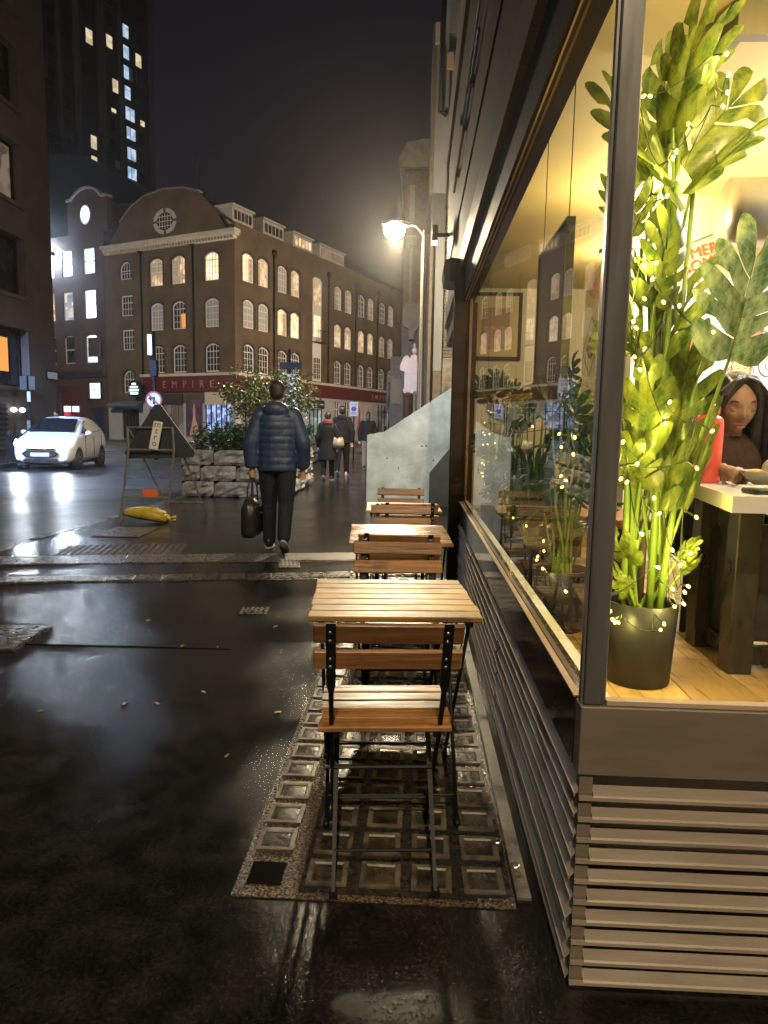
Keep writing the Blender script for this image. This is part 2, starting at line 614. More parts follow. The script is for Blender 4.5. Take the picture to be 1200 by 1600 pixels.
# kerb stones along the near pavement
kb = struct(MB().box(-4.31, -4.16, -14, 33, -0.19, -0.03).build('kerb', G['cast_iron']))
me = MB().cbox(-0.075, 0.075, -0.446, 0.446, -0.02, 0.035, 0.012).mesh('kerb_stone', G['kerb'])
for i in range(34):
    y = 2.5 + i * 0.9
    obj('kerb_stone', me, kb, (-4.235 + random.uniform(-.006, .006), y, -0.035 + random.uniform(-.004, .006)))
kb2 = struct(MB().add([(-12.2, -6, -.11), (-12.6, 20, -.11), (-13.9, 30, -.11), (-13.75, 30, -.11), (-12.45, 20, -.11), (-12.05, -6, -.11),
                       (-12.2, -6, .01), (-12.6, 20, .01), (-13.9, 30, .01), (-13.75, 30, .01), (-12.45, 20, .01), (-12.05, -6, .01)],
                      [(6, 7, 10, 11), (7, 8, 9, 10), (11, 10, 4, 5), (10, 9, 3, 4), (0, 1, 7, 6), (1, 2, 8, 7), (2, 3, 9, 8)]).build('kerb', G['kerb']))

# cross-over: a band of granite setts and a pale flush kerb at a slight angle to the shops
ang = R(11.7)
dr = V((math.cos(ang), math.sin(ang), 0))
nn = V((-math.sin(ang), math.cos(ang), 0))
p0 = V((-4.1, 5.13, 0))
sb = struct(MB().box(0, 4.4, -0.01, 0.27, -0.05, 0.002).build('sett_band', G['cast_iron'], None, p0, ang))
smesh = [MB().cbox(-0.105, 0.105, -0.115 + q, 0.115, -0.03, 0.012, 0.008).mesh('sett', G['sett']) for q in (0, .01, .02)]
for i in range(19):
    obj('sett', smesh[i % 3], sb, (0.12 + i * 0.228, 0.13 + random.uniform(-.006, .006), random.uniform(-.003, .005)), (random.uniform(-.02, .02), random.uniform(-.03, .03), random.uniform(-.03, .03)))
fk = struct(MB().box(0, 4.5, -0.005, 0.455, -0.05, 0.003).build('flush_kerb', G['cast_iron'], None, p0 + nn * 0.78, ang))
for i in range(6):
    MB().cbox(-0.37, 0.37, -0.20, 0.20, -0.03, 0.008, 0.006).build('kerb_stone', G['strip' if i > 3 else 'kerb'], fk, (0.42 + i * 0.76, 0.225, random.uniform(0, .004)))

# covers let into the asphalt
def cover(loc, rot, w, d, label, fill):
    t = MB().box(-w / 2, w / 2, -d / 2, d / 2, -0.03, 0.006).build('utility_cover', G['cast_iron'], None, loc, rot)
    tag(t, label, 'cover')
    MB().box(-w / 2 + .02, w / 2 - .02, -d / 2 + .02, d / 2 - .02, 0.004, 0.010).build('lid', fill, t)
    mb = MB()
    for i in range(5):
        for j in range(4):
            mb.box(-w * .36 + i * w * .18 - .008, -w * .36 + i * w * .18 + .008, -d * .3 + j * d * .2 - .008, -d * .3 + j * d * .2 + .008, 0.009, 0.014)
    mb.build('tread', G['cast_iron'], t)['kind'] = 'stuff'


cover((-1.11, 4.72, 0), R(6), .19, .19, 'small square iron cover in the asphalt, nearest the front table', G['cast_iron'])
cover((-1.18, 6.44, 0), R(11.7), .2, .42, 'pale stone cover in the flush kerb just behind the walking man', G['strip'])
cover((-2.75, 3.93, 0), R(4), .95, .5, 'brown concrete inspection cover at the left edge of the picture', G['sett'])
cover((-3.45, 8.1, 0), R(3), .55, .8, 'broad wet steel plate on the pavement below the sandbag', G['kerb'])
# raised studs at the crossing
tp = struct(MB().box(-.62, .62, -.42, .42, -0.03, 0.004).build('tactile_paving', G['paving'], None, (-3.0, 6.85, 0), ang))
stud = MB().lathe([(0.0125, 0.003), (0.011, 0.008), (0.006, 0.0095)], 6)
mb = MB()
for i in range(18):
    for j in range(12):
        mb.add(stud.v, stud.f, Matrix.Translation((-.57 + i * .067, -.37 + j * .067, 0.001)))
s_ = mb.build('studs', G['paving'], tp)
s_['kind'] = 'stuff'
# joints and reinstatement lines in the asphalt
def patch(name, x0, x1, y0, y1, rot, m):
    return struct(MB().box(x0, x1, y0, y1, -0.01, 0.004).build(name, m, None, (0, 0, 0), rot))


G['tar'] = pm('bitumen joint', (0.004, 0.004, 0.004), 0.15)
patch('bitumen_joint', -4.1, -0.95, 3.90, 3.912, R(1.5), G['tar'])

# ------------------------------------------------------------------ pavement lights under the tables
pl = struct(MB().box(-0.485, 0.305, 1.76, 6.0, -0.05, 0.003).build('pavement_light_frame', G['gravel']))
pi = MB().box(-0.300, 0.300, 1.785, 5.95, -0.04, 0.0055).build('iron_grid', G['cast_iron'], pl)
lens = MB()
a, b_ = 0.058, 0.044
lens.add([(-a, -a, 0), (a, -a, 0), (a, a, 0), (-a, a, 0), (-a, -a, .006), (a, -a, .006), (a, a, .006), (-a, a, .006), (-b_, -b_, .0065), (b_, -b_, .0065), (b_, b_, .0065), (-b_, b_, .0065), (-b_ + .004, -b_ + .004, .001), (b_ - .004, -b_ + .004, .001), (b_ - .004, b_ - .004, .001), (-b_ + .004, b_ - .004, .001)],
         [(0, 1, 5, 4), (1, 2, 6, 5), (2, 3, 7, 6), (3, 0, 4, 7), (4, 5, 9, 8), (5, 6, 10, 9), (6, 7, 11, 10), (7, 4, 8, 11), (8, 9, 13, 12), (9, 10, 14, 13), (10, 11, 15, 14), (11, 8, 12, 15)])
rim_me = lens.mesh('glass_block', G['lens_rim'])
core_me = MB().add([(-b_ + .004, -b_ + .004, .0015), (b_ - .004, -b_ + .004, .0015), (b_ - .004, b_ - .004, .0015), (-b_ + .004, b_ - .004, .0015), (0, 0, .0045)],
                   [(0, 1, 4), (1, 2, 4), (2, 3, 4), (3, 0, 4)], None, True).mesh('lens', G['lens'])
for j in range(27):
    for i, x in enumerate((-.405, -.225, -.075, .075, .225)):
        if i == 0 and j == 0:
            MB().box(-.05, .05, -.05, .05, 0.001, 0.006).build('missing_block_gap', G['tar'], pl, (x, 1.862, 0))
            continue
        w = obj('glass_block', rim_me, pl, (x + random.uniform(-.003, .003), 1.868 + j * .152 + random.uniform(-.003, .003), 0.004 + random.uniform(0, .002)), (0, 0, random.uniform(-.025, .025)))
        obj('lens', core_me, w)
struct(MB().box(0.312, 0.352, 1.80, 5.95, -0.04, 0.008).build('concrete_strip', G['strip']))
struct(MB().box(-0.62, 0.40, 5.96, 6.0, -0.04, 0.006).build('bitumen_joint', G['tar']))

# ------------------------------------------------------------------ facades with real openings
def arc_pts(a, b, d, rise, n=8):
    """points of a segmental arch from (a,d-rise) over the crown (mid,d) to (b,d-rise)"""
    if rise <= 0:
        return [(a, d), (b, d)]
    w = (b - a) / 2
    rad = (w * w + rise * rise) / (2 * rise)
    cx, cz = (a + b) / 2, d - rad
    t = math.asin(min(1, w / rad))
    return [(cx + rad * math.sin(-t + 2 * t * i / n), cz + rad * math.cos(-t + 2 * t * i / n)) for i in range(n + 1)]


def facade(mb, x0, x1, z0, z1, ops, depth=0.22):
    """front sheet at local y=0 with openings (a,b,c,d,rise) and their reveals"""
    xs = sorted({x0, x1} | {t for q in ops for t in q[:2]})
    zs = sorted({z0, z1} | {t for q in ops for t in q[2:4]})
    for i in range(len(xs) - 1):
        for j in range(len(zs) - 1):
            cx, cz = (xs[i] + xs[i + 1]) / 2, (zs[j] + zs[j + 1]) / 2
            if any(q[0] < cx < q[1] and q[2] < cz < q[3] for q in ops):
                continue
            mb.add([(xs[i], 0, zs[j]), (xs[i + 1], 0, zs[j]), (xs[i + 1], 0, zs[j + 1]), (xs[i], 0, zs[j + 1])], [(0, 1, 2, 3)])
    for a, b, c, d, rise in ops:
        top = arc_pts(a, b, d, rise)
        if rise > 0:
            h = len(top) // 2
            for pts, cor in ((top[:h + 1], (a, d)), (top[h:], (b, d))):
                vs = [(x, 0, z) for x, z in pts] + [(cor[0], 0, cor[1])]
                mb.add(vs, [(i, i + 1, len(pts)) for i in range(len(pts) - 1)])
        ring = [(a, c)] + top + [(b, c)]
        n = len(ring)
        vs = [(x, 0, z) for x, z in ring] + [(x, depth, z) for x, z in ring]
        mb.add(vs, [(i, i + n, (i + 1) % n + n, (i + 1) % n) for i in range(n)])
    return mb


def win_meshes(w, h, rise, cols, rows, m_frame, fr=0.09, bar=0.035, name='window'):
    """frame with glazing bars (local origin bottom middle) and a pane"""
    f = MB()
    top = arc_pts(-w / 2, w / 2, h, rise)
    ring = [(-w / 2, 0)] + top + [(w / 2, 0)]
    top2 = arc_pts(-w / 2 + fr, w / 2 - fr, h - fr, max(0, rise * (1 - 2 * fr / w)))
    ring2 = [(-w / 2 + fr, fr)] + top2 + [(w / 2 - fr, fr)]
    n = len(ring)
    vs = [(x, y, z) for y in (0, .09) for rr in (ring, ring2) for x, z in rr]
    fs = []
    for i in range(n):
        j = (i + 1) % n
        fs += [(i, j, n + j, n + i), (n + i, n + j, 3 * n + j, 3 * n + i)]
    f.add(vs, fs)
    for i in range(1, cols):
        x = -w / 2 + fr + (w - 2 * fr) * i / cols
        zt = h - fr - (rise * (abs(x) / (w / 2)) ** 2 if rise else 0)
        k = bar * (1.7 if cols == 4 and i == 2 else 1)
        f.box(x - k / 2, x + k / 2, .02, .07, fr, zt)
    for j in range(1, rows):
        z = fr + (h - 2 * fr) * j / rows
        k = bar * (1.8 if j == rows - 1 else 1)
        if rise and z > h - rise - .1:
            z = h - rise - .1
        f.box(-w / 2 + fr, w / 2 - fr, .025, .065, z - k / 2, z + k / 2)
    p = MB()
    p.prism(ring2, .05, .058)
    return f.mesh(name, m_frame), p


def surround_mesh(w, h, rise, m, t=0.16):
    """toothed dark brick surround, standing a little proud of the wall"""
    s = MB()
    top = arc_pts(-w / 2, w / 2, h, rise, 8)
    top2 = arc_pts(-w / 2 - t, w / 2 + t, h + t, rise, 8)
    for i in range(len(top) - 1):
        a, b, c, d = top[i], top[i + 1], top2[i + 1], top2[i]
        s.add([(p[0], y, p[1]) for y in (-.025, .02) for p in (a, b, c, d)], [(0, 1, 2, 3), (3, 2, 6, 7), (4, 5, 1, 0)])
    n = 7
    for sd in (-1, 1):
        for i in range(n):
            k = t if i % 2 else t * .6
            z0, z1 = (h - rise) * i / n, (h - rise) * (i + 1) / n
            xa, xb = sorted((sd * w / 2, sd * (w / 2 + k)))
            s.box(xa, xb, -.022, .02, z0, z1)
    return s.mesh('surround', m)


G['brick_stock'] = brick_mat('london stock brick', (0.150, 0.100, 0.052), (0.112, 0.073, 0.040), (0.118, 0.098, 0.072))
G['brick_red'] = brick_mat('red brick', (0.105, 0.050, 0.040), (0.080, 0.040, 0.034), (0.085, 0.07, 0.062))
G['brick_dark'] = pm('dark engineering brick', (0.022, 0.020, 0.024), 0.6, 0, (0.04, 0.036, 0.04), 8)
G['brick_plain'] = pm('brown brick', (0.075, 0.058, 0.044), 0.75, 0, (0.12, 0.092, 0.07), 9, bump=0.3)
G['mortar'] = pm('grey mortar', (0.21, 0.20, 0.185), 0.9, 0, (0.27, 0.26, 0.24), 20)
G['lit_warm'] = em('warm lit room', (1.0, 0.74, 0.44), 0.95, (0.42, 0.25, 0.12), 2.4)
G['lit_bright'] = em('bright warm room', (1.0, 0.80, 0.52), 1.6, (0.8, 0.5, 0.25), 2.0)
G['lit_dim'] = em('dimly lit room', (0.55, 0.42, 0.30), 0.30, (0.16, 0.13, 0.11), 2.2)
G['curtain'] = pm('net curtain behind glass', (0.42, 0.42, 0.43), 0.15, 0, (0.30, 0.30, 0.31), 2.5, (6, 1, .4))
G['darkpane'] = pm('dark window pane', (0.012, 0.013, 0.016), 0.04, 0, (0.05, 0.05, 0.055), 2)
G['lit_white'] = em('white lit office', (0.80, 0.92, 1.0), 2.6, (0.46, 0.60, 0.80), 1.6)
G['lit_office'] = em('bright office window', (0.84, 0.94, 1.0), 6.0, (0.55, 0.72, 0.95), 0.9)
G['lit_cool'] = em('cool lit flat', (0.62, 0.80, 1.0), 0.95, (0.30, 0.44, 0.62), 1.2)
G['lit_cream'] = em('cream lit flat', (1.0, 0.86, 0.58), 0.85, (0.7, 0.55, 0.33), 0.9)
G['lit_orange'] = em('orange lamp behind glass', (1.0, 0.42, 0.09), 0.9)
G['red_fascia'] = pm('dark red fascia', (0.085, 0.013, 0.016), 0.4, 0, (0.12, 0.020, 0.023), 2)
G['gold'] = pm('worn gilt letter', (0.34, 0.22, 0.17), 0.45)
G['shop_panel'] = pm('pale blue grey shop panel', (0.36, 0.38, 0.43), 0.4, 0, (0.42, 0.44, 0.48), 1.5)
G['coping'] = pm('weathered coping', (0.16, 0.13, 0.10), 0.8, 0, (0.22, 0.18, 0.14), 3)
G['dormer'] = pm('grey dormer paint', (0.30, 0.29, 0.27), 0.6, 0, (0.36, 0.35, 0.33), 2)
G['roof_dark'] = pm('slate roof', (0.035, 0.034, 0.036), 0.45, 0, (0.06, 0.056, 0.055), 7)

# ------------------------------------------------------------------ corner block with the red shop fascia
emp = thing('corner_building', 'brown brick corner block with arched white windows and dark red shop fascia', 'building', K)
RR, RL = R(90 - 24.5), -A0


def fr_(s, z, out=0.0):      # a place on the long facade
    return tuple(E_ * s + NR * out + V((0, 0, z))), RR


def fl_(s, z, out=0.0):      # a place on the gabled facade
    return tuple(L_ * s + NL * out + V((0, 0, z))), RL


WW, WH, WR = 1.42, 2.16, 0.30
cols_r = [1.65, 3.55, 6.16, 8.03, 15.13, 17.07, 19.72, 21.67, 24.25, 26.25]
rows_z = [12.32, 8.84, 5.44]
ops = [(s - WW / 2, s + WW / 2, z, z + WH, WR) for s in cols_r for z in rows_z]
ops.append((10.72, 12.34, 5.44, 14.62, 0.28))
shop_r = [(0.6, 4.0, 0.5, 3.7, 0), (4.7, 8.8, 0.1, 3.7, 0), (9.9, 12.6, 0.1, 3.6, 0), (14.4, 15.7, 0.9, 3.75, 0), (16.3, 17.7, 0.9, 3.75, 0), (23.4, 26.2, 0.1, 3.75, 0)]
mb = MB()
facade(mb, 0, 28.6, 4.0, 16.45, ops)
mb.add([(0, 14, 4), (0, 14, 16.45), (28.6, 14, 16.45), (28.6, 14, 4), (28.6, 0, 4), (28.6, 0, 16.45)], [(0, 1, 2, 3), (4, 3, 2, 5)])
mb.build('wall', G['brick_stock'], emp, *fr_(0, 0))
mb = MB()
facade(mb, 0, 28.6, -0.1, 4.0, shop_r, 0.35)
mb.build('shopfront', G['shop_panel'], emp, *fr_(0, 0))
mb = MB()
cols_l = [7.96, 5.62, 2.26]
opl = [(-s - WW / 2, -s + WW / 2, z, z + WH, WR) for s in cols_l for z in rows_z]
nar = [(11.33, 13.09, 1.43, .62), (11.28, 10.16, 1.66, 0), (11.24, 7.39, 1.66, 0), (11.25, 3.86, 1.85, .62)]
opl += [(-s - .68, -s + .68, z, z + h, r) for s, z, h, r in nar]
facade(mb, -13.8, 0, 4.0 - 1.0, 15.35, [q for q in opl])
mb.build('wall', G['brick_stock'], emp, *fl_(0, 0))
mb = MB()
facade(mb, -13.8, 0, -0.1, 3.0, [(-12.2, -10.2, 0, 2.5, 0), (-9.0, -5.3, 0, 2.9, 0), (-3.1, -0.5, 0.3, 2.9, 0)], .35)
mb.build('shopfront', G['shop_panel'], emp, *fl_(0, 0))
# dark glass and lit interiors behind the shop openings
G['shop_dim'] = em('dim shop interior', (0.50, 0.45, 0.42), 0.16, (0.06, 0.05, 0.05), 0.9)
G['shop_lit'] = em('lit shop interior', (0.42, 0.58, 1.0), 1.1, (0.10, 0.12, 0.30), 2.4)
G['shop_pale'] = em('pale shop interior', (0.50, 0.66, 0.66), 0.55, (0.12, 0.14, 0.13), 1.6)
for k, (a, b, c, d, _) in enumerate(shop_r):
    w = MB().box(a, b, .22, .26, c, d).build('shop_window', G[('shop_dim', 'shop_lit', 'shop_pale', 'darkpane', 'darkpane', 'shop_dim')[k]], emp, *fr_(0, 0))
    mb = MB()
    n = 4 if b - a > 2 else 3
    for i in range(n + 1):
        x = a + (b - a) * i / n
        mb.box(x - .04, x + .04, .14, .21, c, d)
    mb.box(a, b, .13, .2, d - .75, d - .68)
    mb.build('glazing_bars', G['frame_white'] if k in (3, 4) else G['darkmetal'], w)
for k, (a, b, c, d, key) in enumerate([(-12.2, -10.2, 0, 2.5, 'darkpane'), (-9.0, -5.3, 0, 2.9, 'shop_dim'), (-3.1, -.5, .3, 2.9, 'shop_lit')]):
    w = MB().box(a, b, .22, .26, c, d).build('shop_window', G[key], emp, *fl_(0, 0))
    mb = MB()
    n = 5
    for i in range(n + 1):
        x = a + (b - a) * i / n
        mb.box(x - .035, x + .035, .14, .21, c, d)
    mb.build('glazing_bars', G['gold'] if k == 1 else G['darkmetal'], w)
# posters between the shop windows
G['poster_dark'] = pm('dusky violet poster', (0.05, 0.035, 0.06), 0.3, 0, (0.16, 0.10, 0.15), 0.6)
G['poster_pale'] = pm('pale poster', (0.52, 0.45, 0.42), 0.4, 0, (0.60, 0.54, 0.52), 0.8)
G['gown'] = pm('printed gown', (0.52, 0.30, 0.27), 0.5, 0, (0.66, 0.44, 0.40), 2)
G['gown2'] = pm('printed red gown', (0.30, 0.05, 0.06), 0.5, 0, (0.42, 0.12, 0.12), 2)
gown = [(-.55, .1), (.6, .1), (.38, .9), (.16, 1.45), (.13, 1.9), (.2, 2.15), (.1, 2.32), (.12, 2.5), (.03, 2.62), (-.06, 2.5), (-.05, 2.32), (-.14, 2.15), (-.1, 1.8), (-.14, 1.4), (-.34, .8)]
for fac, s, z, w, h, pm_, gm in ((fl_, 4.15, 0.35, 1.7, 2.9, 'poster_dark', 'gown'), (fr_, 19.4, .8, 1.5, 3.0, 'poster_pale', 'gown2'), (fr_, 21.3, .8, 1.6, 3.0, 'poster_pale', 'gown2')):
    lc, rt = fac(s, z, .05)
    p = MB().box(-w / 2, w / 2, 0, .03, 0, h).build('poster', G[pm_], emp, lc, rt)
    MB().prism([(x * .9, q) for x, q in gown], -.012, -.002).build('printed_figure', G[gm], p)
# fascia, lettering, pale moulding above it
mb = MB().box(-.05, 27.9, -.22, 0.02, 4.0, 5.12).build('fascia', G['red_fascia'], emp, *fr_(0, 0))
for s, t, sp in ((5.2, 'EMPIRE', 2.5), (23.9, 'EMPIRE', 2.1)):
    obj('lettering', text_mesh(t, .72, G['gold'], .02, sp), mb, (s, -.25, 4.28), (PI / 2, 0, 0))
mb = MB().box(-9.55, .22, -.22, 0.02, 4.0 - .1, 5.12).build('fascia', G['red_fascia'], emp, *fl_(0, 0))
obj('lettering', text_mesh('EMPIRE', .82, G['gold'], .02, 2.35), mb, (-4.6, -.25, 4.22), (PI / 2, 0, 0))
MB().box(-.3, 27.9, -.34, 0, 5.12, 5.33).build('moulding', G['stone'], emp, *fr_(0, 0))
MB().box(-9.7, .34, -.34, 0, 5.125, 5.335).build('moulding', G['stone'], emp, *fl_(0, 0))
MB().box(-9.0, -5.3, -.16, 0, 2.95, 3.75).build('sign_board', G['brick_dark'], emp, *fl_(0, 0))
sbd = MB().box(9.9, 12.6, -.16, 0, 3.0, 3.75).build('sign_board', G['brick_dark'], emp, *fr_(0, 0))
for i in range(3):
    MB().box(-.3, .3, 0, .02, 0, .12).build('printed_name', G['shop_panel'], sbd, (10.4 + i * .85, -.185, 3.3))
MB().box(-2.9, -.9, -.2, -.02, 2.9, 3.85).build('sign_board', pm('cream board', (.55, .46, .34), .5), emp, *fl_(0, 0))
# the windows
wme, pane = win_meshes(WW, WH, WR, 4, 4, G['frame_white'])
panes = {k: pane.mesh('pane', G[k]) for k in ('lit_warm', 'lit_bright', 'lit_dim', 'curtain', 'darkpane')}
srd = surround_mesh(WW, WH, WR, G['brick_dark'])


def put_window(fac, s, z, kind, wm=wme, pd=panes, sr=srd):
    w = obj('window', wm, emp, *fac(s, z, -.12))
    obj('pane', pd[kind], w)
    if sr:
        obj('surround', sr, w, (0, -.12, 0))
    return w


lit_r = [['lit_bright', 'lit_warm', 'curtain', 'lit_warm', 'lit_dim', 'lit_dim', 'darkpane', 'lit_dim', 'darkpane', 'lit_dim'],
         ['curtain', 'curtain', 'lit_bright', 'lit_bright', 'lit_warm', 'lit_warm', 'lit_warm', 'lit_warm', 'lit_dim', 'lit_dim'],
         ['darkpane'] * 10]
lit_l = [['lit_warm', 'lit_warm', 'lit_bright'], ['curtain', 'darkpane', 'curtain'], ['darkpane'] * 3]
rb_ = random.Random(12)
G['blind'] = em('blind lit from behind', (0.75, 0.56, 0.36), 0.42, (0.55, 0.42, 0.28), 3)
for j, z in enumerate(rows_z):
    for i, s in enumerate(cols_r):
        w = put_window(fr_, s, z, lit_r[j][i])
        if lit_r[j][i].startswith('lit') and rb_.random() < .55:
            half = rb_.choice((0, 1, 2))
            x0, x1, z0 = ((-.6, .6, rb_.uniform(1.1, 1.6)), (-.6, -.2, .1), (.2, .6, .1))[half]
            MB().box(x0, x1, .040, .048, z0, 1.86).build('blind', G['blind'], w)
    for i, s in enumerate(cols_l):
        w = put_window(fl_, s, z, lit_l[j][i])
        if j == 0 and i < 2:
            MB().box(-.6, -.1 if i else .6, .040, .048, .9 - .8 * i, 1.86).build('blind', G['blind'], w)
        if (i, j) == (1, 1):
            MB().box(.12, .58, .038, .048, .12, 1.2).build('lamp_glow', G['lit_orange'], w)
for k, (s, z, h, r) in enumerate(nar):
    wm, pn = win_meshes(1.36, h, r, 4, 3, G['frame_white'])
    put_window(fl_, s, z, 'x', wm, {'x': pn.mesh('pane', G['darkpane'])}, surround_mesh(1.36, h, r, G['brick_dark']) if r else None)
# tall stair strip: three glazed doors with white panels between
MB().box(-.81, .81, .10, .16, 0, 9.0).build('stair_panel', G['frame_white'], emp, *fr_(11.53, 5.44))
MB().box(-.81, .81, .06, .10, 9.0, 9.14).build('stair_panel', G['frame_white'], emp, *fr_(11.53, 5.44))
wm, pn = win_meshes(1.3, 2.05, 0, 4, 4, G['frame_white'])
for z, k in ((5.55, 'darkpane'), (9.3, 'lit_bright'), (12.1, 'lit_warm')):
    w = obj('window', wm, emp, *fr_(11.53, z, -.02))
    obj('pane', pn.mesh('pane', G[k]), w)
mb = MB().box(-.85, .85, -.5, .0, -.08, 0)
for i in range(9):
    mb.box(-.84 + i * .2, -.815 + i * .2, -.49, -.465, 0, 1.0)
mb.box(-.85, .85, -.5, -.46, 1.0, 1.05)
mb.build('balcony', G['black'], emp, *fr_(11.53, 8.9))
# rainwater pipes
for fac, s in ((fr_, 4.86), (fr_, 13.3), (fr_, 18.4), (fr_, 23.0), (fl_, 9.55), (fl_, 4.05)):
    MB().tube([(0, -.1, 5.35), (0, -.1, 15.2)], .075, 8).box(-.18, .18, -.25, -.02, 15.0, 15.4).build('drainpipe', G['black'], emp, *fac(s, 0))
# cornice with dentils, gable, oval window
mb = MB().box(-13.6, .5, -.62, .1, 15.55, 15.80).box(-13.5, .4, -.45, .1, 15.36, 15.55)
cn = mb.build('cornice', G['stone'], emp, *fl_(0, 0))
mb = MB()
for i in range(46):
    mb.box(-13.4 + i * .3, -13.24 + i * .3, -.44, -.02, 15.14, 15.355)
mb.build('dentils', G['stone'], cn)
gp = [(-13.3, 15.8), (-12.9, 16.35), (-11.8, 17.6), (-10.5, 18.65), (-9.0, 19.3), (-7.0, 19.55), (-5.0, 19.4), (-3.4, 18.95), (-2.1, 17.75), (-.9, 16.25), (-.6, 15.8)]
mb = MB()
hole = [(-6.87 + .78 * math.cos(2 * PI * i / 22), 17.2 + .66 * math.sin(2 * PI * i / 22)) for i in range(22)]
mb.prism(gp, 0, .45)
gb = mb.build('gable', G['brick_stock'], emp, *fl_(0, 0))
mb = MB()
for a, b in zip(gp[:-1], gp[1:]):
    if b[1] > 19.2 or a[1] > 19.2 or random.random() < .3:
        d = V((b[0] - a[0], 0, b[1] - a[1]))
        n = V((-d.z, 0, d.x)).normalized() * .16
        mb.add([(p[0] + q.x, y, p[1] + q.z) for y in (-.08, .5) for p, q in ((a, V()), (b, V()), (b, n), (a, n))], [(0, 1, 2, 3), (7, 6, 5, 4), (3, 2, 6, 7), (0, 3, 7, 4), (1, 5, 6, 2)])
mb.build('coping', G['coping'], gb)
ov = MB()
for q in range(4):
    rng = [q * PI / 2 + .12 + (PI / 2 - .24) * i / 6 for i in range(7)]
    pa = [(1.22 * math.cos(t), .98 * math.sin(t)) for t in rng] + [(.86 * math.cos(t), .68 * math.sin(t)) for t in reversed(rng)]
    ov.prism(pa, -.07, 0)
ov = ov.build('oval_window', G['stone'], emp, *fl_(6.87, 17.2))
MB().prism([(.86 * math.cos(2 * PI * i / 24), .68 * math.sin(2 * PI * i / 24)) for i in range(24)], -.02, -.004).build('pane', G['darkpane'], ov)
mb = MB()
for i in range(-2, 3):
    mb.box(i * .29 - .025, i * .29 + .025, -.05, -.021, -.62 + abs(i) * .09, .62 - abs(i) * .09)
for j in (-.36, 0, .36):
    mb.box(-.82 + abs(j) * .3, .82 - abs(j) * .3, -.052, -.023, j - .02, j + .02)
mb.build('glazing_bars', G['frame_white'], ov)
# roof behind the parapet, dormers
mb = MB()
mb.add([(0, .35, 16.4), (28.6, .35, 16.4), (28.6, 4.5, 19.2), (1.5, 4.5, 19.2), (28.6, 13.9, 19.2), (0, 13.9, 19.2), (0, 4.5, 19.0)], [(0, 1, 2, 3), (3, 2, 4, 5), (0, 3, 6)])
mb.build('roof', G['roof_dark'], emp, *fr_(0, 0))
for s0, s1, lit in ((.4, 2.9, 'darkpane'), (4.2, 7.0, 'darkpane'), (8.4, 11.4, 'lit_warm'), (12.6, 17.0, 'lit_dim')):
    d = MB().box(s0, s1, .5, 3.4, 16.45, 17.75).box(s0 - .1, s1 + .1, .35, 3.5, 17.75, 17.9).build('dormer', G['dormer'], emp, *fr_(0, 0))
    n = 5
    for i in range(n):
        w = (s1 - s0 - .3) / n
        MB().box(0, w - .14, 0, .02, 0, .66).build('pane', G[lit], d, (s0 + .22 + i * w, .475, 16.85))
MB().tube([(0, 0, 19.5), (0, 0, 22.4)], .04, 6).tube([(-.35, 0, 22.0), (.3, 0, 22.1)], .025, 5).build('aerial', G['darkmetal'], emp, *fl_(4.4, 0, -1))

# lit green cross hung from the corner block
t = thing('pharmacy_cross', 'glowing white and green cross sign hung below the left end of the red fascia', 'sign', K + L_ * 9.6 + NL * .95 + V((0, 0, 4.0)), RL)
G['neon'] = em('green white neon', (0.55, 1.0, 0.90), 5.0)
MB().box(-.62, .62, -.1, .1, -.5, .75).build('box', G['black'], t)
for z, w in ((.45, .2), (.2, .42), (-.05, .5), (-.3, .42)):
    MB().box(-w, w, -.125, -.1, z, z + .13).build('lit_bar', G['neon'], t)
MB().box(-.08, .08, .1, .95, .25, .4).build('bracket', G['black'], t)

# ------------------------------------------------------------------ red gabled neighbour with white lit offices
b2 = thing('gabled_building', 'dark red brick building with curved gable, round window and bright white lit windows', 'building', K)
wx = [(-19.0, -17.75), (-16.3, -14.95), (-20.7, -20.1)]
rz = [(13.9, 16.05), (10.2, 12.6), (6.45, 8.85)]
ops = [(a, b, c, d, .0 if j < 2 else .18) for a, b in wx for j, (c, d) in enumerate(rz)]
ops += [(-19.9, -17.0, 0.15, 4.5, 0), (-15.9, -14.3, .15, 2.6, 0)]
mb = MB()
facade(mb, -21.2, -13.82, -.1, 17.3, ops, .25)
mb.add([(-21.2, 0, 0), (-21.2, 12, 0), (-21.2, 12, 17.3), (-21.2, 0, 17.3)], [(0, 3, 2, 1)])
mb.build('wall', G['brick_red'], b2, *fl_(0, 0))
gp = [(-18.1, 17.3), (-18.1, 20.0), (-17.5, 20.05), (-16.9, 20.5), (-16.3, 20.75), (-15.65, 20.82), (-15.0, 20.7), (-14.4, 20.4), (-13.9, 19.95), (-13.3, 19.95), (-13.3, 17.3)]
g2 = MB().prism(gp, -.004, .5).build('gable', G['brick_red'], b2, *fl_(0, 0))
mb = MB()
for a, b in zip(gp[1:-2], gp[2:-1]):
    d = V((b[0] - a[0], 0, b[1] - a[1]))
    n = V((-d.z, 0, d.x)).normalized() * .2
    mb.add([(p[0] + q.x, y, p[1] + q.z) for y in (-.14, .6) for p, q in ((a, V()), (b, V()), (b, n), (a, n))], [(0, 1, 2, 3), (7, 6, 5, 4), (3, 2, 6, 7), (0, 4, 5, 1), (0, 3, 7, 4), (1, 5, 6, 2)])
mb.build('coping', G['dormer'], g2)
ow = MB().prism([(.62 * math.cos(2 * PI * i / 24), .82 * math.sin(2 * PI * i / 24)) for i in range(24)], -.05, -.01).build('round_window', G['frame_white'], b2, *fl_(15.85, 18.75))
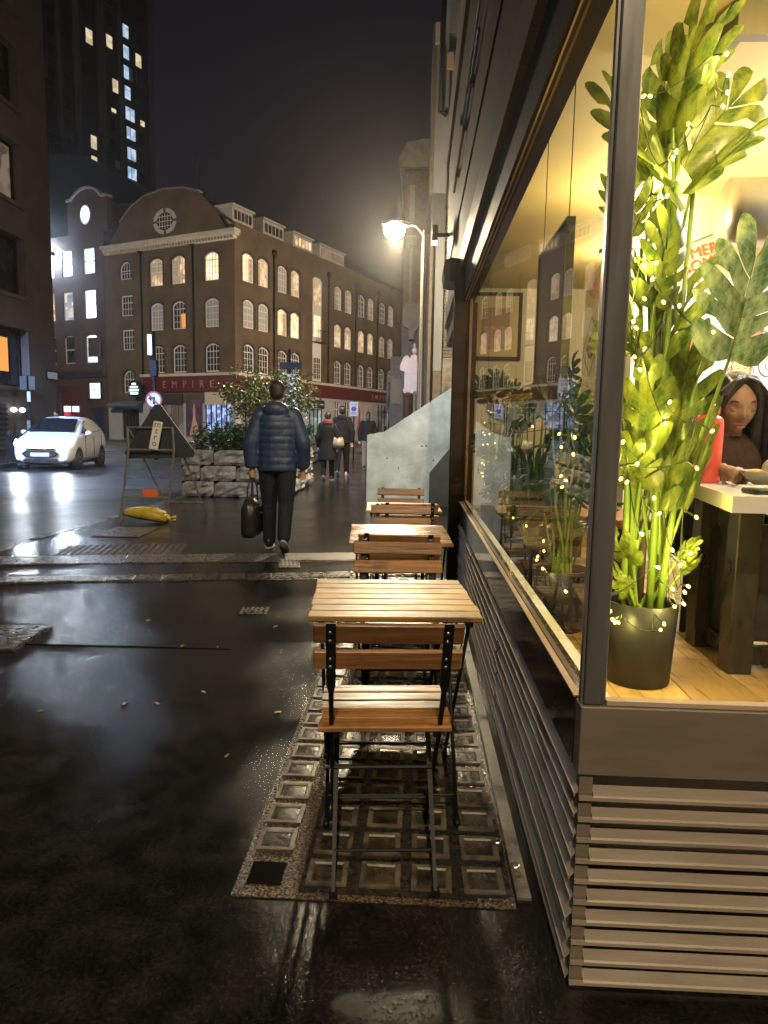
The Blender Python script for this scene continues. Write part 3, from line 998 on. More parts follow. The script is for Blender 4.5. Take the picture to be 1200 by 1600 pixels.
MB().prism([(.52 * math.cos(2 * PI * i / 24), .72 * math.sin(2 * PI * i / 24)) for i in range(24)], -.07, -.052).build('pane', G['lit_white'], ow)
mb = MB().box(-.02, .02, -.09, -.072, -.7, .7).box(-.5, .5, -.091, -.073, -.02, .02)
mb.box(-.22, -.19, -.088, -.074, -.6, .6).box(.19, .22, -.088, -.074, -.6, .6).box(-.45, .45, -.0885, -.0745, .28, .31).box(-.45, .45, -.0885, -.0745, -.31, -.28)
mb.build('glazing_bars', G['alu'], ow)
kinds = [['lit_office', 'lit_dim2', 'dark'], ['lit_white', 'lit_office', 'lit_white'], ['lit_office', 'lit_warm', 'dark']]
G['lit_dim2'] = em('half lit office', (0.9, 0.8, 0.62), 0.9, (0.16, 0.24, 0.34), 1.1)
for i, (a, b) in enumerate(wx):
    for j, (c, d) in enumerate(rz):
        k = kinds[i][j]
        w = MB()
        w.box(a, b, .08, .16, c, c + .08).box(a, b, .08, .16, d - .08, d).box(a, a + .07, .08, .16, c + .08, d - .08).box(b - .07, b, .08, .16, c + .08, d - .08).box(a + .07, b - .07, .06, .15, (c + d) / 2 - .04, (c + d) / 2 + .04)
        w = w.build('window', G['frame_white'], b2, *fl_(0, 0))
        MB().box(a + .07, b - .07, .17, .19, c, (c + d) / 2 - .04).build('lower_sash', G['darkpane' if k == 'dark' else k], w)
        MB().box(a + .07, b - .07, .14, .16, (c + d) / 2 + .04, d - .08).build('upper_sash', G['darkpane' if k == 'dark' else ('lit_white' if k == 'lit_office' and j == 0 else k)], w)
MB().box(-21.3, -13.9, -.45, 0, 5.5, 5.75).box(-21.25, -13.9, -.3, 0, 5.2, 5.5).build('string_course', G['brick_dark'], b2, *fl_(0, 0))
G['red_glow'] = em('red lit hallway', (1.0, 0.06, 0.12), 0.9, (0.5, 0.02, 0.05), 1.1)
d = MB().box(-19.9, -17.0, .2, .25, .15, 4.5).build('red_doorway', pm('dark red door', (.12, .02, .025), .35), b2, *fl_(0, 0))
MB().box(-19.6, -18.75, .15, .19, .6, 2.2).build('lit_panel', G['red_glow'], d)
MB().box(-18.6, -17.6, .15, .19, .6, 2.2).build('lit_panel', pm('deep red panel', (.25, .02, .03), .3), d)
MB().box(-19.6, -18.75, .15, .19, 2.25, 2.75).build('lit_panel', G['lit_white'], d)
MB().box(-18.5, -17.7, .15, .19, 2.25, 2.75).build('lit_panel', G['lit_white'], d)
MB().box(-15.9, -14.3, .2, .25, .15, 2.6).build('blue_door', pm('navy door', (.02, .03, .08), .4), b2, *fl_(0, 0))
MB().box(-21.2, -13.3, .5, 12, 17.25, 17.3).add([(-21.2, .4, 17.3), (-18.1, .4, 17.3), (-18.1, 5, 19.2), (-21.2, 5, 19.2)], [(0, 1, 2, 3)]).add([(-18.1, .5, 19.6), (-13.3, .5, 19.6), (-13.3, 12, 19.6), (-18.1, 12, 19.6), (-18.1, .5, 17.3), (-18.1, 12, 17.3), (-13.3, .5, 17.3), (-13.3, 12, 17.3)], [(0, 1, 2, 3), (4, 0, 3, 5), (1, 6, 7, 2)]).build('roof', G['brick_red'], b2, *fl_(0, 0))
t = thing('lightbox_sign', 'square white lit sign on the wall beside the red doorway', 'sign', K + L_ * 15.1 + NL * .02 + V((0, 0, 3.35)), RL)
MB().box(-.68, .68, -.2, -.02, 0, 1.42).build('box', G['darkmetal'], t)
MB().box(-.62, .62, -.22, -.2, .06, 1.36).build('face', em('lit sign face', (.80, .93, 1.0), 1.5), t)
obj('lettering', text_mesh('MILE', .36, pm('pale print', (.5, .6, .7), .5), .004), t, (0, -.225, .62), (PI / 2, 0, 0))
t = thing('grey_panel', 'grey blank panel sign projecting in front of a lit office window', 'sign', K + L_ * 14.7 + NL * .5 + V((0, 0, 6.9)), RL)
MB().box(-.7, .7, -.05, .05, 0, 1.6).build('board', G['alu'], t)
MB().box(-.05, .05, .05, .5, .7, .8).build('bracket', G['black'], t)
# very bright flood lamp on that facade
t = thing('flood_lamp', 'brilliant white flood lamp on the wall at the upper left window', 'lamp', K + L_ * 20.0 + NL * .5 + V((0, 0, 15.9)), RL)
MB().box(-.22, .22, -.02, .4, -.15, .15).build('housing', G['black'], t)
MB().box(-.25, .25, -.06, -.03, -.2, .2).build('lens', em('flood lamp lens', (.62, .78, 1.0), 2600), t)
lamp('flood_beam', 'SPOT', (0, -.3, 0), 2600, (.55, .73, 1.0), .15, None, 140, .5, t).rotation_euler = (R(50), 0, R(-10))

# ------------------------------------------------------------------ dark block at the left edge
lb = thing('stone_office_block', 'dark stone office block with recessed window bands cut by the left edge', 'building', (-14.5, 27.6, 0))
G['facing'] = pm('brown stone facing', (0.085, 0.070, 0.062), 0.6, 0, (0.13, 0.108, 0.095), 0.9, bump=0.2, bscale=20)
ops = []
for j in range(6):
    z = 2.55 + j * 3.26
    ops.append((-14.0, -1.9, z, z + 2.1, 0))
mb = MB()
facade(mb, -16, 0, -.1, 24, ops, .45)
mb.add([(0, 0, -.1), (0, 12, -.1), (0, 12, 24), (0, 0, 24)], [(0, 1, 2, 3)])
wl_ = mb.build('wall', G['facing'], lb, (0, 0, 0), R(90))
keys = ['darkpane', 'darkpane', 'curtain', 'darkpane', 'lit_dim', 'darkpane']
for j in range(6):
    z = 2.55 + j * 3.26
    for i in range(7):
        x = -1.9 - 1.75 * (i + 1)
        w = MB().box(x, x + .12, .3, .42, 0, 2.1).box(x + 1.63, x + 1.75, .3, .42, 0, 2.1).box(x + .12, x + 1.63, .31, .41, 0, .1).box(x + .12, x + 1.63, .31, .41, 2.0, 2.1)
        w = w.build('window', G['darkmetal'], lb, (0, 0, z), R(90))
        k = keys[j]
        if j == 2 and i == 0:
            k = 'lit_dim'
        MB().box(x + .12, x + 1.63, .36, .38, .1, 2.0).build('pane', G[k], w)
        if j == 0 and i == 0:
            MB().box(x + .35, x + .95, .33, .35, .55, 1.75).build('lamp_glow', G['lit_orange'], w)
    MB().box(-14.0, -1.9, -.12, .3, -.14, 0).build('sill', G['stone' if j < 0 else 'facing'], lb, (0, 0, z), R(90))
MB().box(-15, -3.6, -.05, .0, .1, 1.9).build('vent_panel', G['brick_dark'], lb, (0, 0, 0), R(90))
mb = MB()
for i in range(9):
    mb.box(-15, -3.6, -.11, -.05, .25 + i * .18, .33 + i * .18)
mb.build('vent_slats', G['darkmetal'], lb, (0, 0, 0), R(90))
for i, lab in enumerate(('left of the pair of small white bulkhead lamps above the railing', 'right of the pair of small white bulkhead lamps above the railing')):
    t = tag(MB().ell((.06, 0, 0), (.09, .16, .09), 10, 6).build('bulkhead_lamp', em('bulkhead lamp %d' % i, (.95, .97, 1), 3.5), None, (-14.42, 24.3 + .55 * i, 1.72)), lab, 'lamp')
t = thing('street_name_plate', 'small white street name plate on the corner of the dark office block', 'sign', (-14.46, 27.2, 2.95), R(90))
MB().box(-.42, .42, -.03, 0, 0, .36).build('board', G['black'], t)
MB().box(-.36, .36, -.036, -.031, .05, .31).build('face', G['white'], t)
# ------------------------------------------------------------------ tower and the dark block in front of it
TW = thing('tower_block', 'tall dark residential tower with a stack of cool lit windows', 'tower', (-51.07, 93.72, 0), RR)
G['tower'] = pm('dark tower cladding', (0.020, 0.020, 0.024), 0.35, 0, (0.034, 0.034, 0.040), 0.3)
G['tower_pier'] = pm('grey tower pier', (0.080, 0.080, 0.088), 0.5, 0, (0.12, 0.12, 0.13), 0.5)
tw = [(8.79, 9.9, 54.1, 56, 'lit_cream'), (12.36, 13.41, 55.2, 56.9, 'lit_cream'), (13.27, 14.29, 49.5, 51.3, 'lit_cream'), (15.44, 16.5, 58, 59.8, 'lit_cool'), (15.46, 16.5, 55.1, 56.9, 'lit_cool'),
      (15.48, 16.4, 52.3, 54.1, 'lit_cool'), (16.5, 17.1, 52.3, 54.1, 'curtain'), (15.54, 16.6, 49.5, 51.3, 'lit_cool'), (15.61, 16.4, 46.6, 48.4, 'lit_cool'), (16.5, 17.3, 46.6, 48.4, 'lit_cool'), (15.72, 16.4, 43.9, 45.6, 'lit_cool'), (16.5, 17.4, 43.9, 45.6, 'lit_cool'),
      (15.75, 16.4, 41, 42.7, 'lit_cool'), (16.5, 17.4, 41, 42.7, 'lit_cool'), (15.75, 16.4, 38.2, 39.9, 'lit_cool'), (16.5, 17.45, 38.2, 39.9, 'lit_cool'), (16.1, 16.8, 35, 37.2, 'lit_cool'), (17.8, 18.9, 55, 56.8, 'lit_cream'), (18.46, 19.3, 46.7, 47.5, 'lit_cream'),
      (9.1, 10.1, 40.2, 42, 'lit_cream'), (9.1, 10.1, 38.2, 39.2, 'lit_cream'), (18.4, 19.1, 36.3, 37.2, 'lit_cream'), (12.95, 13.8, 46.6, 47.1, 'lit_cream'), (13.4, 14.3, 38.9, 40, 'curtain')]
MB().box(2.0, 21.2, 0, 18, -.1, 75).build('cladding', G['tower'], TW)
for a, b in ((3.9, 4.5), (6.5, 7.5), (10.6, 11.6), (14.5, 15.0), (20.4, 21.25)):
    MB().box(a, b, -.35, .02, 30, 75.1).build('pier', G['tower_pier'], TW)
MB().box(11.0, 11.5, -.8, -.36, 40, 75).build('pier', G['tower_pier'], TW)
for z in range(24):
    MB().box(2.05, 21.15, -.06, .02, 33.4 + z * 2.86 - .35, 33.4 + z * 2.86).build('floor_band', G['brick_dark'], TW)
for a, b, c, d, k in tw:
    w = MB().box(a - .06, b + .06, -.14, -.07, c - .06, d + .06).build('window', G['black'], TW)
    MB().box(a, b, -.165, -.145, c, d).build('pane', G[k], w)
rr = random.Random(3)
for z in range(10):
    for x in (2.4, 4.9, 7.8, 12.4, 17.9):
        if rr.random() < .75 and not any(abs(x - q[0]) < 1.3 and q[2] - 1.5 < 36 + z * 2.86 < q[3] + 1.5 for q in tw):
            w = MB().box(0, 1.25, -.14, -.07, 0, 1.9).build('window', G['tower_pier'], TW, (x, 0, 35.2 + z * 2.86))
            MB().box(.06, 1.19, -.165, -.145, .06, 1.84).build('pane', G['darkpane'], w)
pb = thing('dark_block', 'low unlit black block standing in front of the foot of the tower', 'building', (-41.0, 76, 0), R(10))
mb = MB().box(0, 15, 0, 10, -.1, 24.5)
mb.add([(0, 0, 24.5), (15, 0, 24.5), (15, 10, 24.5), (0, 10, 24.5), (0, 0, 29.8), (5, 0, 29.8), (11.5, 0, 26.6), (5, 10, 29.8), (0, 10, 29.8), (11.5, 10, 26.6)], [(0, 1, 6, 5, 4), (4, 5, 7, 8), (5, 6, 9, 7), (6, 1, 2, 9), (0, 4, 8, 3)])
mb.build('wall', G['tower'], pb)
mb = MB()
for i in range(6):
    mb.box(.2 + i * .35, .24 + i * .35, -.02, .04, 29.8, 30.9)
mb.box(.1, 2.2, -.02, .03, 30.85, 30.95)
mb.build('roof_rail', G['alu'], pb)
# ------------------------------------------------------------------ corner restaurant
WX, WY = 0.388, 1.51            # wall plane along the pavement, front wall plane
rs = thing('restaurant', 'corner restaurant with bronze louvres below large yellow lit windows', 'building', (WX, WY, 0))
ID = (-WX, -WY, 0)              # parts are written in world coordinates


def rp(mb, name, m, parent=None):
    return mb.build(name, m, parent or rs, None if parent else ID)


G['plaster'] = pm('warm plaster', (0.70, 0.66, 0.56), 0.8, 0, (0.76, 0.72, 0.62), 2)
G['ceiling'] = pm('cream ceiling', (0.52, 0.43, 0.19), 0.7, 0, (0.58, 0.48, 0.22), 1.5)
G['cream'] = pm('cream trim', (0.36, 0.27, 0.20), 0.5, 0, (0.42, 0.32, 0.24), 3)
G['fascia_brown'] = pm('brown fascia metal', (0.050, 0.029, 0.017), 0.75, 0.0, (0.075, 0.045, 0.028), 2, (1, .3, 1), rvar=0.1)
G['rib'] = pm('olive ribbed metal', (0.15, 0.125, 0.075), 0.55, 0.1, (0.22, 0.18, 0.11), 30, (1, 4, 1), 0.3)
G['glass'] = glass_mat('window glass')
for k_ in ('fascia_brown', 'rib', 'darkmetal', 'cream'):
    G[k_].node_tree.nodes['Principled BSDF'].inputs['Specular IOR Level'].default_value = 0.06
G['plinth'] = pm('black plinth', (0.012, 0.010, 0.009), 0.5)
# front wall below the window: louvre slats one by one
NS, PZ = 10, 0.0512
fx1 = 4.0
rp(MB().box(WX + .02, fx1, WY + .07, WY + .12, 0.0, .525), 'louvre_backing', G['plinth'])
prof = [(.027, .021), (.024, .023), (-.004, .0115), (-.008, .0080), (-.008, .0), (-.004, .0), (-.004, .006), (.027, .017)]
fr_me = MB()
n = len(prof)
fr_me.add([(x, y, z) for x in (.035, fx1 - WX) for y, z in prof], [tuple(range(n)), tuple(reversed(range(n, 2 * n)))] + [((i + 1) % n, i, i + n, (i + 1) % n + n) for i in range(n)])
fr_me.box(0.002, .035, -.008, -.002, 0, .010)
fr_me = fr_me.mesh('louvre_slat', G['louvre'])
for i in range(NS):
    obj('louvre_slat', fr_me, rs, (0, random.uniform(-.001, .001), .006 + i * PZ), (0, random.uniform(-.0006, .0006), 0))
rp(MB().box(WX + .004, WX + .034, WY + .004, WY + .034, 0.0, .525), 'corner_post', G['bronze'])
# side wall louvres, in lengths along the pavement
prof_s = [(.018, .034), (.015, .036), (-.002, .0095), (-.005, .0075), (-.005, .0), (-.002, .0), (-.002, .005), (.018, .029)]
side_me = {}
y = WY + .012
segs = [(WY + .01, 3.0), (3.004, 4.48), (4.484, 5.93)]
for k, (ya, yb) in enumerate(segs):
    mb = MB()
    mb.add([(WX + p[0], yy, p[1]) for yy in (ya, yb) for p in prof_s], [tuple(reversed(range(n))), tuple(range(n, 2 * n))] + [(i, (i + 1) % n, (i + 1) % n + n, i + n) for i in range(n)])
    side_me[k] = mb.mesh('louvre_slat', G['louvre'])
for i in range(NS):
    for k in range(3):
        off = random.uniform(-.0012, .0012) + (-.005 if (k, i) in ((0, 3), (0, 5), (1, 2), (1, 6), (0, 1)) else 0)
        obj('louvre_slat', side_me[k], rs, (ID[0] + off, ID[1], .006 + i * PZ + random.uniform(-.0015, .0015)), (random.uniform(-.0008, .0008), 0, random.uniform(-.0009, .0009)))
rp(MB().box(WX + .07, WX + .12, WY + .13, 5.93, 0, .525), 'louvre_backing', G['plinth'])
# panels under the glass
rp(MB().cbox(WX - .003, fx1, WY - .006, WY + .05, .527, .688, .002), 'sill_panel', G['bronze'])
rp(MB().box(WX - .004, WX + .05, WY + .052, 5.93, .527, .686), 'sill_panel', G['panel'])
rp(MB().box(WX - .006, WX + .011, WY + .055, 5.93, .687, .6915), 'sill_trim', G['gold'])
rp(MB().box(WX + .055, fx1, WY + .004, WY + .03, .690, .700), 'sill_trim', G['cream'])
# posts
rp(MB().cbox(WX + .004, WX + .052, WY + .002, WY + .050, .690, 3.0, .003).box(WX - .002, WX + .003, WY + .01, WY + .03, .69, 3.0), 'window_post', G['alu'])
rp(MB().cbox(.295, .425, 5.935, 6.06, 0, 2.62, .006), 'post', G['darkmetal'])
rp(MB().box(.426, .446, 5.90, 5.934, .69, 2.4), 'window_post', G['gold'])
# glass
gl = rp(MB().box(WX + .012, WX + .020, WY + .052, 5.90, .697, 2.372), 'window_pane', G['glass'])
rp(MB().box(WX + .055, fx1 - .1, WY + .014, WY + .022, .702, 2.98), 'window_pane', G['glass'])
# head, fascia and upper wall
rp(MB().box(.372, .47, WY, 9.3, 2.374, 2.60), 'window_head', G['darkmetal'])
rp(MB().box(.3865, .393, WY + .055, 5.93, 2.369, 2.374), 'head_trim', G['gold'])
rp(MB().box(.338, .47, WY - .03, 9.3, 2.604, 2.80), 'ribbed_edge', G['rib'])
rp(MB().box(.362, .47, WY, 9.3, 2.804, 3.30), 'fascia_panel', G['fascia_brown'])
rp(MB().box(.352, .47, WY, 9.35, 3.304, 4.70), 'fascia_panel', G['fascia_brown'])
rp(MB().box(.32, .47, WY, 9.4, 4.704, 5.20), 'cream_band', G['cream'])
rp(MB().box(.40, .47, WY + .1, 9.3, 5.204, 9.0).box(.47, 5.0, WY + .1, 9.3, 3.35, 9.0), 'upper_wall', G['fascia_brown'])
rp(MB().box(.36, 5.0, WY - .02, WY + .08, 3.0, 5.2), 'front_fascia', G['fascia_brown'])
rp(MB().box(.365, .50, 6.06, 6.2, 0, 2.374).box(.50, 2.2, 8.0 + .15, 9.3, -.1, 3.3), 'recess_wall', G['fascia_brown'])
# awning cassette and conduit on the fascia
pts = [(.36, 2.53), (.36, 2.71), (.26, 2.72), (.21, 2.70), (.195, 2.62), (.21, 2.54), (.27, 2.525)]
t = tag(MB().prism(pts, 5.98, 6.35).build('awning_cassette', G['black'], None), 'black rounded box under the fascia at the top of the dark post', 'fixture')
mb = MB().tube([(.33, 4.6, 3.75), (.33, 6.2, 3.72), (.33, 7.4, 3.70)], .012, 6).tube([(.335, 4.6, 3.95), (.335, 6.4, 3.93)], .009, 6)
cd = rp(mb, 'conduit', G['gold'])
for yy, zz in ((5.2, 3.73), (5.9, 3.72), (6.3, 3.93), (6.9, 3.71)):
    rp(MB().box(.315, .352, yy - .03, yy + .03, zz - .03, zz + .03), 'clip', G['cream'], cd)
# ---- room behind the glass
FZ, CZ = 0.40, 2.87
rp(MB().box(.47, 4.2, WY + .125, 8.0, FZ - .1, FZ - .012), 'floor_base', G['plinth'])
G['oak'] = wood_mat('oak floor board', (0.42, 0.26, 0.10), (0.56, 0.37, 0.16), 0.35, 1)
for i in range(15):
    x = .475 + i * .245
    cuts = [WY + .126, 2.4 + (i * .83) % 1.3, 4.6 + (i * .57) % .9, 7.99]
    for a, b in zip(cuts[:-1], cuts[1:]):
        rp(MB().cbox(x, x + .242, a + .002, b - .002, FZ - .011, FZ, .002), 'floor_board', G['oak'])
rp(MB().box(.40, .47, WY + .06, 8.0, FZ - .1, .685), 'inner_plinth', G['plaster'])
rp(MB().box(.47, 4.2, WY + .055, WY + .12, FZ - .1, .66), 'inner_plinth', G['plaster'])
rp(MB().box(.42, 4.2, WY + .06, 8.1, CZ, CZ + .12), 'ceiling', G['ceiling'])
rp(MB().box(.42, 1.95, 8.0, 8.1, FZ - .1, CZ), 'room_wall', G['plaster'])
rp(MB().box(.405, .47, 6.07, 8.0, FZ - .1, CZ), 'room_wall', G['plaster'])
rp(MB().box(4.0, 4.1, WY + .06, 5.0, FZ - .1, CZ).box(3.75, 4.0, WY + .03, WY + .12, FZ, CZ), 'room_wall', G['plaster'])
G['mural_wall'] = pm('white mural wall', (0.78, 0.76, 0.70), 0.7, 0, (0.82, 0.80, 0.75), 2)
mw = rp(MB().box(1.46, 4.0, 4.9, 5.0, FZ - .1, CZ), 'mural_wall', G['mural_wall'])
ms = rp(MB().slab([(1.46, 4.9), (1.56, 4.95), (1.96, 8.0), (1.845, 8.0)], FZ - .1, CZ), 'mural_wall', G['mural_wall'])
# drawings on the mural
G['ink'] = pm('ink line', (0.10, 0.07, 0.05), 0.6)
G['mural_red'] = pm('mural red', (0.62, 0.14, 0.09), 0.6, 0, (0.70, 0.20, 0.13), 4)
G['mural_skin'] = pm('mural ochre', (0.72, 0.50, 0.22), 0.6)
G['mural_blue'] = pm('mural blue', (0.40, 0.58, 0.62), 0.6)
G['mural_pink'] = pm('mural pink', (0.75, 0.38, 0.32), 0.6, 0, (0.8, 0.55, 0.45), 3)


def ink(pts, w=.006, y=4.895, m='ink'):
    mb = MB()
    for (a, b), (c, d) in zip(pts[:-1], pts[1:]):
        t = V((c - a, 0, d - b)).normalized()
        n_ = V((-t.z, 0, t.x)) * w / 2
        mb.add([(a - n_.x, y - .002, b - n_.z), (c - n_.x, y - .002, d - n_.z), (c + n_.x, y - .002, d + n_.z), (a + n_.x, y - .002, b + n_.z)], [(0, 1, 2, 3)])
    return rp(mb, 'drawn_line', G[m], mw)


def blob(pts, m, y=4.898, t=.0015):
    return rp(MB().prism(pts, y - t, y), 'painted_shape', G[m], mw)


hull = [(1.78, 2.07), (1.89, 2.07), (1.94, 1.94), (2.11, 1.92), (2.26, 1.99), (2.24, 2.05), (2.19, 2.07), (2.20, 2.11), (2.29, 2.09), (2.33, 2.01), (2.28, 1.90), (2.16, 1.84), (1.99, 1.81), (1.84, 1.82)]
blob(hull, 'mural_red')
ink(hull + hull[:1], .007)
circ = lambda cx, cz, rx, rz, n=18, a0=0, a1=2 * PI: [(cx + rx * math.cos(a0 + (a1 - a0) * i / n), cz + rz * math.sin(a0 + (a1 - a0) * i / n)) for i in range(n + 1)]
blob(circ(2.20, 1.73, .068, .10)[:-1], 'mural_skin', 4.897)
ink(circ(2.20, 1.73, .068, .10), .006)
ink(circ(2.20, 1.79, .066, .05, 10, 0, PI), .014)
ink(circ(2.13, 1.73, .016, .028, 10), .005)
ink(circ(2.27, 1.73, .016, .028, 10), .005)
ink([(2.17, 1.75), (2.19, 1.745)], .006)
ink([(2.215, 1.75), (2.24, 1.75)], .006)
blob([(2.02, 1.42), (2.4, 1.42), (2.36, 1.58), (2.28, 1.63), (2.12, 1.63), (2.05, 1.57)], 'mural_blue', 4.8975)
blob([(1.84, 1.66), (1.87, 1.68), (1.90, 1.60), (1.98, 1.45), (2.06, 1.40), (2.03, 1.33), (1.93, 1.40), (1.86, 1.52)], 'mural_skin', 4.8965)
ink([(1.84, 1.66), (1.86, 1.52), (1.93, 1.40), (2.03, 1.33)], .006)
ink(circ(2.38, 1.77, .065, .075), .007)
ink(circ(2.38, 1.77, .02, .025, 10), .005)
ink([(1.80, 2.38), (2.07, 2.47), (2.04, 2.66), (1.81, 2.57), (1.80, 2.38)], .006)
for s_, z_ in (('MERA', 2.50), ('SOMBA', 2.415)):
    obj('lettering', text_mesh(s_, .10, G['mural_red'], .001, 1.0), mw, (1.935, 4.8955, z_), (PI / 2, 0, 0)).rotation_euler = (PI / 2, R(-17), 0)
for x in (1.80, 1.84, 1.875, 1.93, 1.97):
    ink([(x, 2.36), (x + .012, 2.10)], .005)
ink(circ(1.86, 2.26, .04, .06, 8, 0, PI), .005)
ink(circ(1.95, 2.2, .03, .05, 8, 0, PI), .005)
ink([(1.6 + i * .05, 1.50 + .05 * math.sin(i * 1.7)) for i in range(9)], .006)
ink(circ(1.88, 1.44, .05, .04), .006)
ink([(2.3, 2.0), (2.45, 1.98), (2.6, 2.03), (2.8, 1.97)], .006)
for i in range(6):
    ink([(1.55, 1.15 + i * .06), (1.78, 1.16 + i * .06)], .004)
# drawings on the receding wall: pink fan, roundel
dv = V((1.845 - 1.46, 8 - 4.9, 0)).normalized()
nv = V((-dv.y, dv.x, 0))


def on_side(y_, z_, off=.004):
    k = (y_ - 4.9) / dv.y
    p = V((1.46, 4.9, 0)) + dv * k + nv * off
    return (p.x, p.y, z_)


def side_shape(pts, m, off):
    return rp(MB().add([on_side(a, b, off) for a, b in pts], [tuple(range(len(pts)))]), 'painted_shape', G[m], ms)


side_shape([(7.8, 2.8), (6.2, 2.8), (6.0, 2.35), (6.6, 2.50), (7.2, 2.62)], 'mural_pink', .003)
dm = [(7.95, 2.16), (7.25, 2.44), (6.6, 2.16), (7.25, 1.86)]
for a, b in zip(dm, dm[1:] + dm[:1]):
    side_shape([a, b, (b[0], b[1] + .02), (a[0], a[1] + .02)], 'ink', .004)
ro = circ(7.2, 2.16, .30, .13, 20)
ri = circ(7.2, 2.16, .20, .085, 20)
for i in range(20):
    side_shape([ro[i], ro[i + 1], ri[i + 1], ri[i]], 'ink', .0045)
side_shape([(7.65, 2.20), (6.75, 2.20), (6.75, 2.11), (7.65, 2.11)], 'white', .006)
tm = obj('lettering', text_mesh('BANDRA', .10, G['ink'], .0005, 1.0), ms, on_side(7.2, 2.125, .008))
tm.rotation_euler = (PI / 2, 0, math.atan2(-dv.y, -dv.x))
tm.scale = (1.9, 1, 1)
# framed picture
fp = thing('framed_picture', 'black framed picture with wide cream mount on the far room wall', 'picture', (.86, 7.985, 2.08))
MB().box(-.29, .29, -.03, .01, 0, .74).build('frame', G['black'], fp)
MB().box(-.25, .25, -.034, -.031, .04, .70).build('mount', pm('cream mount', (.62, .52, .32), .7), fp)
MB().box(-.155, .155, -.037, -.035, .14, .57).build('print', pm('brown print', (.30, .20, .12), .6, 0, (.42, .32, .2), 5), fp)
MB().box(-.12, .12, -.0385, -.0375, .12, .37).build('photo', pm('red and grey photo', (.45, .14, .10), .5, 0, (.5, .5, .52), 14), fp)
# hanging panel on two wires
hp = thing('hanging_panel', 'dark tall panel hung on two ceiling wires behind the side window', 'display', (.64, 3.45, 2.2))
MB().cbox(-.012, .012, -.34, .34, -.72, 0, .003).build('panel', pm('dark display', (.035, .028, .022), .25), hp)
MB().box(-.018, .018, -.35, -.34, -.73, .01).box(-.018, .018, .34, .35, -.73, .01).box(-.018, .018, -.34, .34, 0, .012).build('frame', G['alu'], hp)
for yy in (-.3, .3):
    w = MB().tube([(0, yy, .012), (0, yy, CZ - 2.2 - .06)], .0025, 5).build('wire', G['black'], hp)
    MB().lathe([(.006, -.07), (.009, -.02), (.03, -.008), (.03, -.001)], 12, Matrix.Translation((0, yy, CZ - 2.2))).build('ceiling_rose', G['bolt'], w)
# duct
du = tag(MB().tube([(1.80, 4.35, 2.60), (3.9, 4.35, 2.60)], .19, 20).tube([(2.05, 4.35, 2.60), (2.07, 4.35, 2.60)], .197, 20).tube([(2.5, 4.35, 2.60), (2.52, 4.35, 2.60)], .197, 20).build('ventilation_duct', pm('galvanised duct', (.55, .54, .52), .3, .8, (.48, .47, .45), 6), None), 'round silver ventilation duct under the ceiling above the mural', 'duct')
t = tag(MB().box(1.13, 1.95, 2.75, 2.80, 2.74, 2.868).box(1.13, 1.18, 2.80, 3.2, 2.76, 2.868).build('ceiling_bracket', G['alu'], None), 'grey metal bracket frame fixed to the restaurant ceiling, top right', 'bracket')
# ceiling lamps
G['lamp_face'] = em('ceiling lamp face', (1.0, 0.83, 0.52), 9)
for i, (x, y, p, c, lab) in enumerate(((1.35, 2.15, 42, (1.0, .74, .26), 'flush round ceiling lamp nearest the front window'), (2.5, 3.5, 230, (1.0, .96, .88), 'flush round ceiling lamp above the dining table'), (1.36, 4.7, 75, (1.0, .76, .32), 'flush round ceiling lamp beyond the hanging panel'), (1.66, 6.3, 130, (1.0, .80, .42), 'flush round ceiling lamp before the framed picture'))):
    t = thing('ceiling_lamp', lab, 'lamp', (x, y, CZ), 0, 'flush lamps in the restaurant ceiling')
    MB().lathe([(.11, -.001), (.11, -.03), (.10, -.035)], 20).build('rim', G['alu'], t)
    MB().lathe([(.098, -.036), (.09, -.040), (.0, -.041)], 20).build('diffuser', G['lamp_face'], t)
    lamp('ceiling_lamp_light', 'POINT', (0, 0, -.32), p, c, .10, None, 172, .3, parent=t)
# ------------------------------------------------------------------ folding tables and chairs
def rod(*pts, r=.006, n=7):
    return MB().tube(pts, r, n)


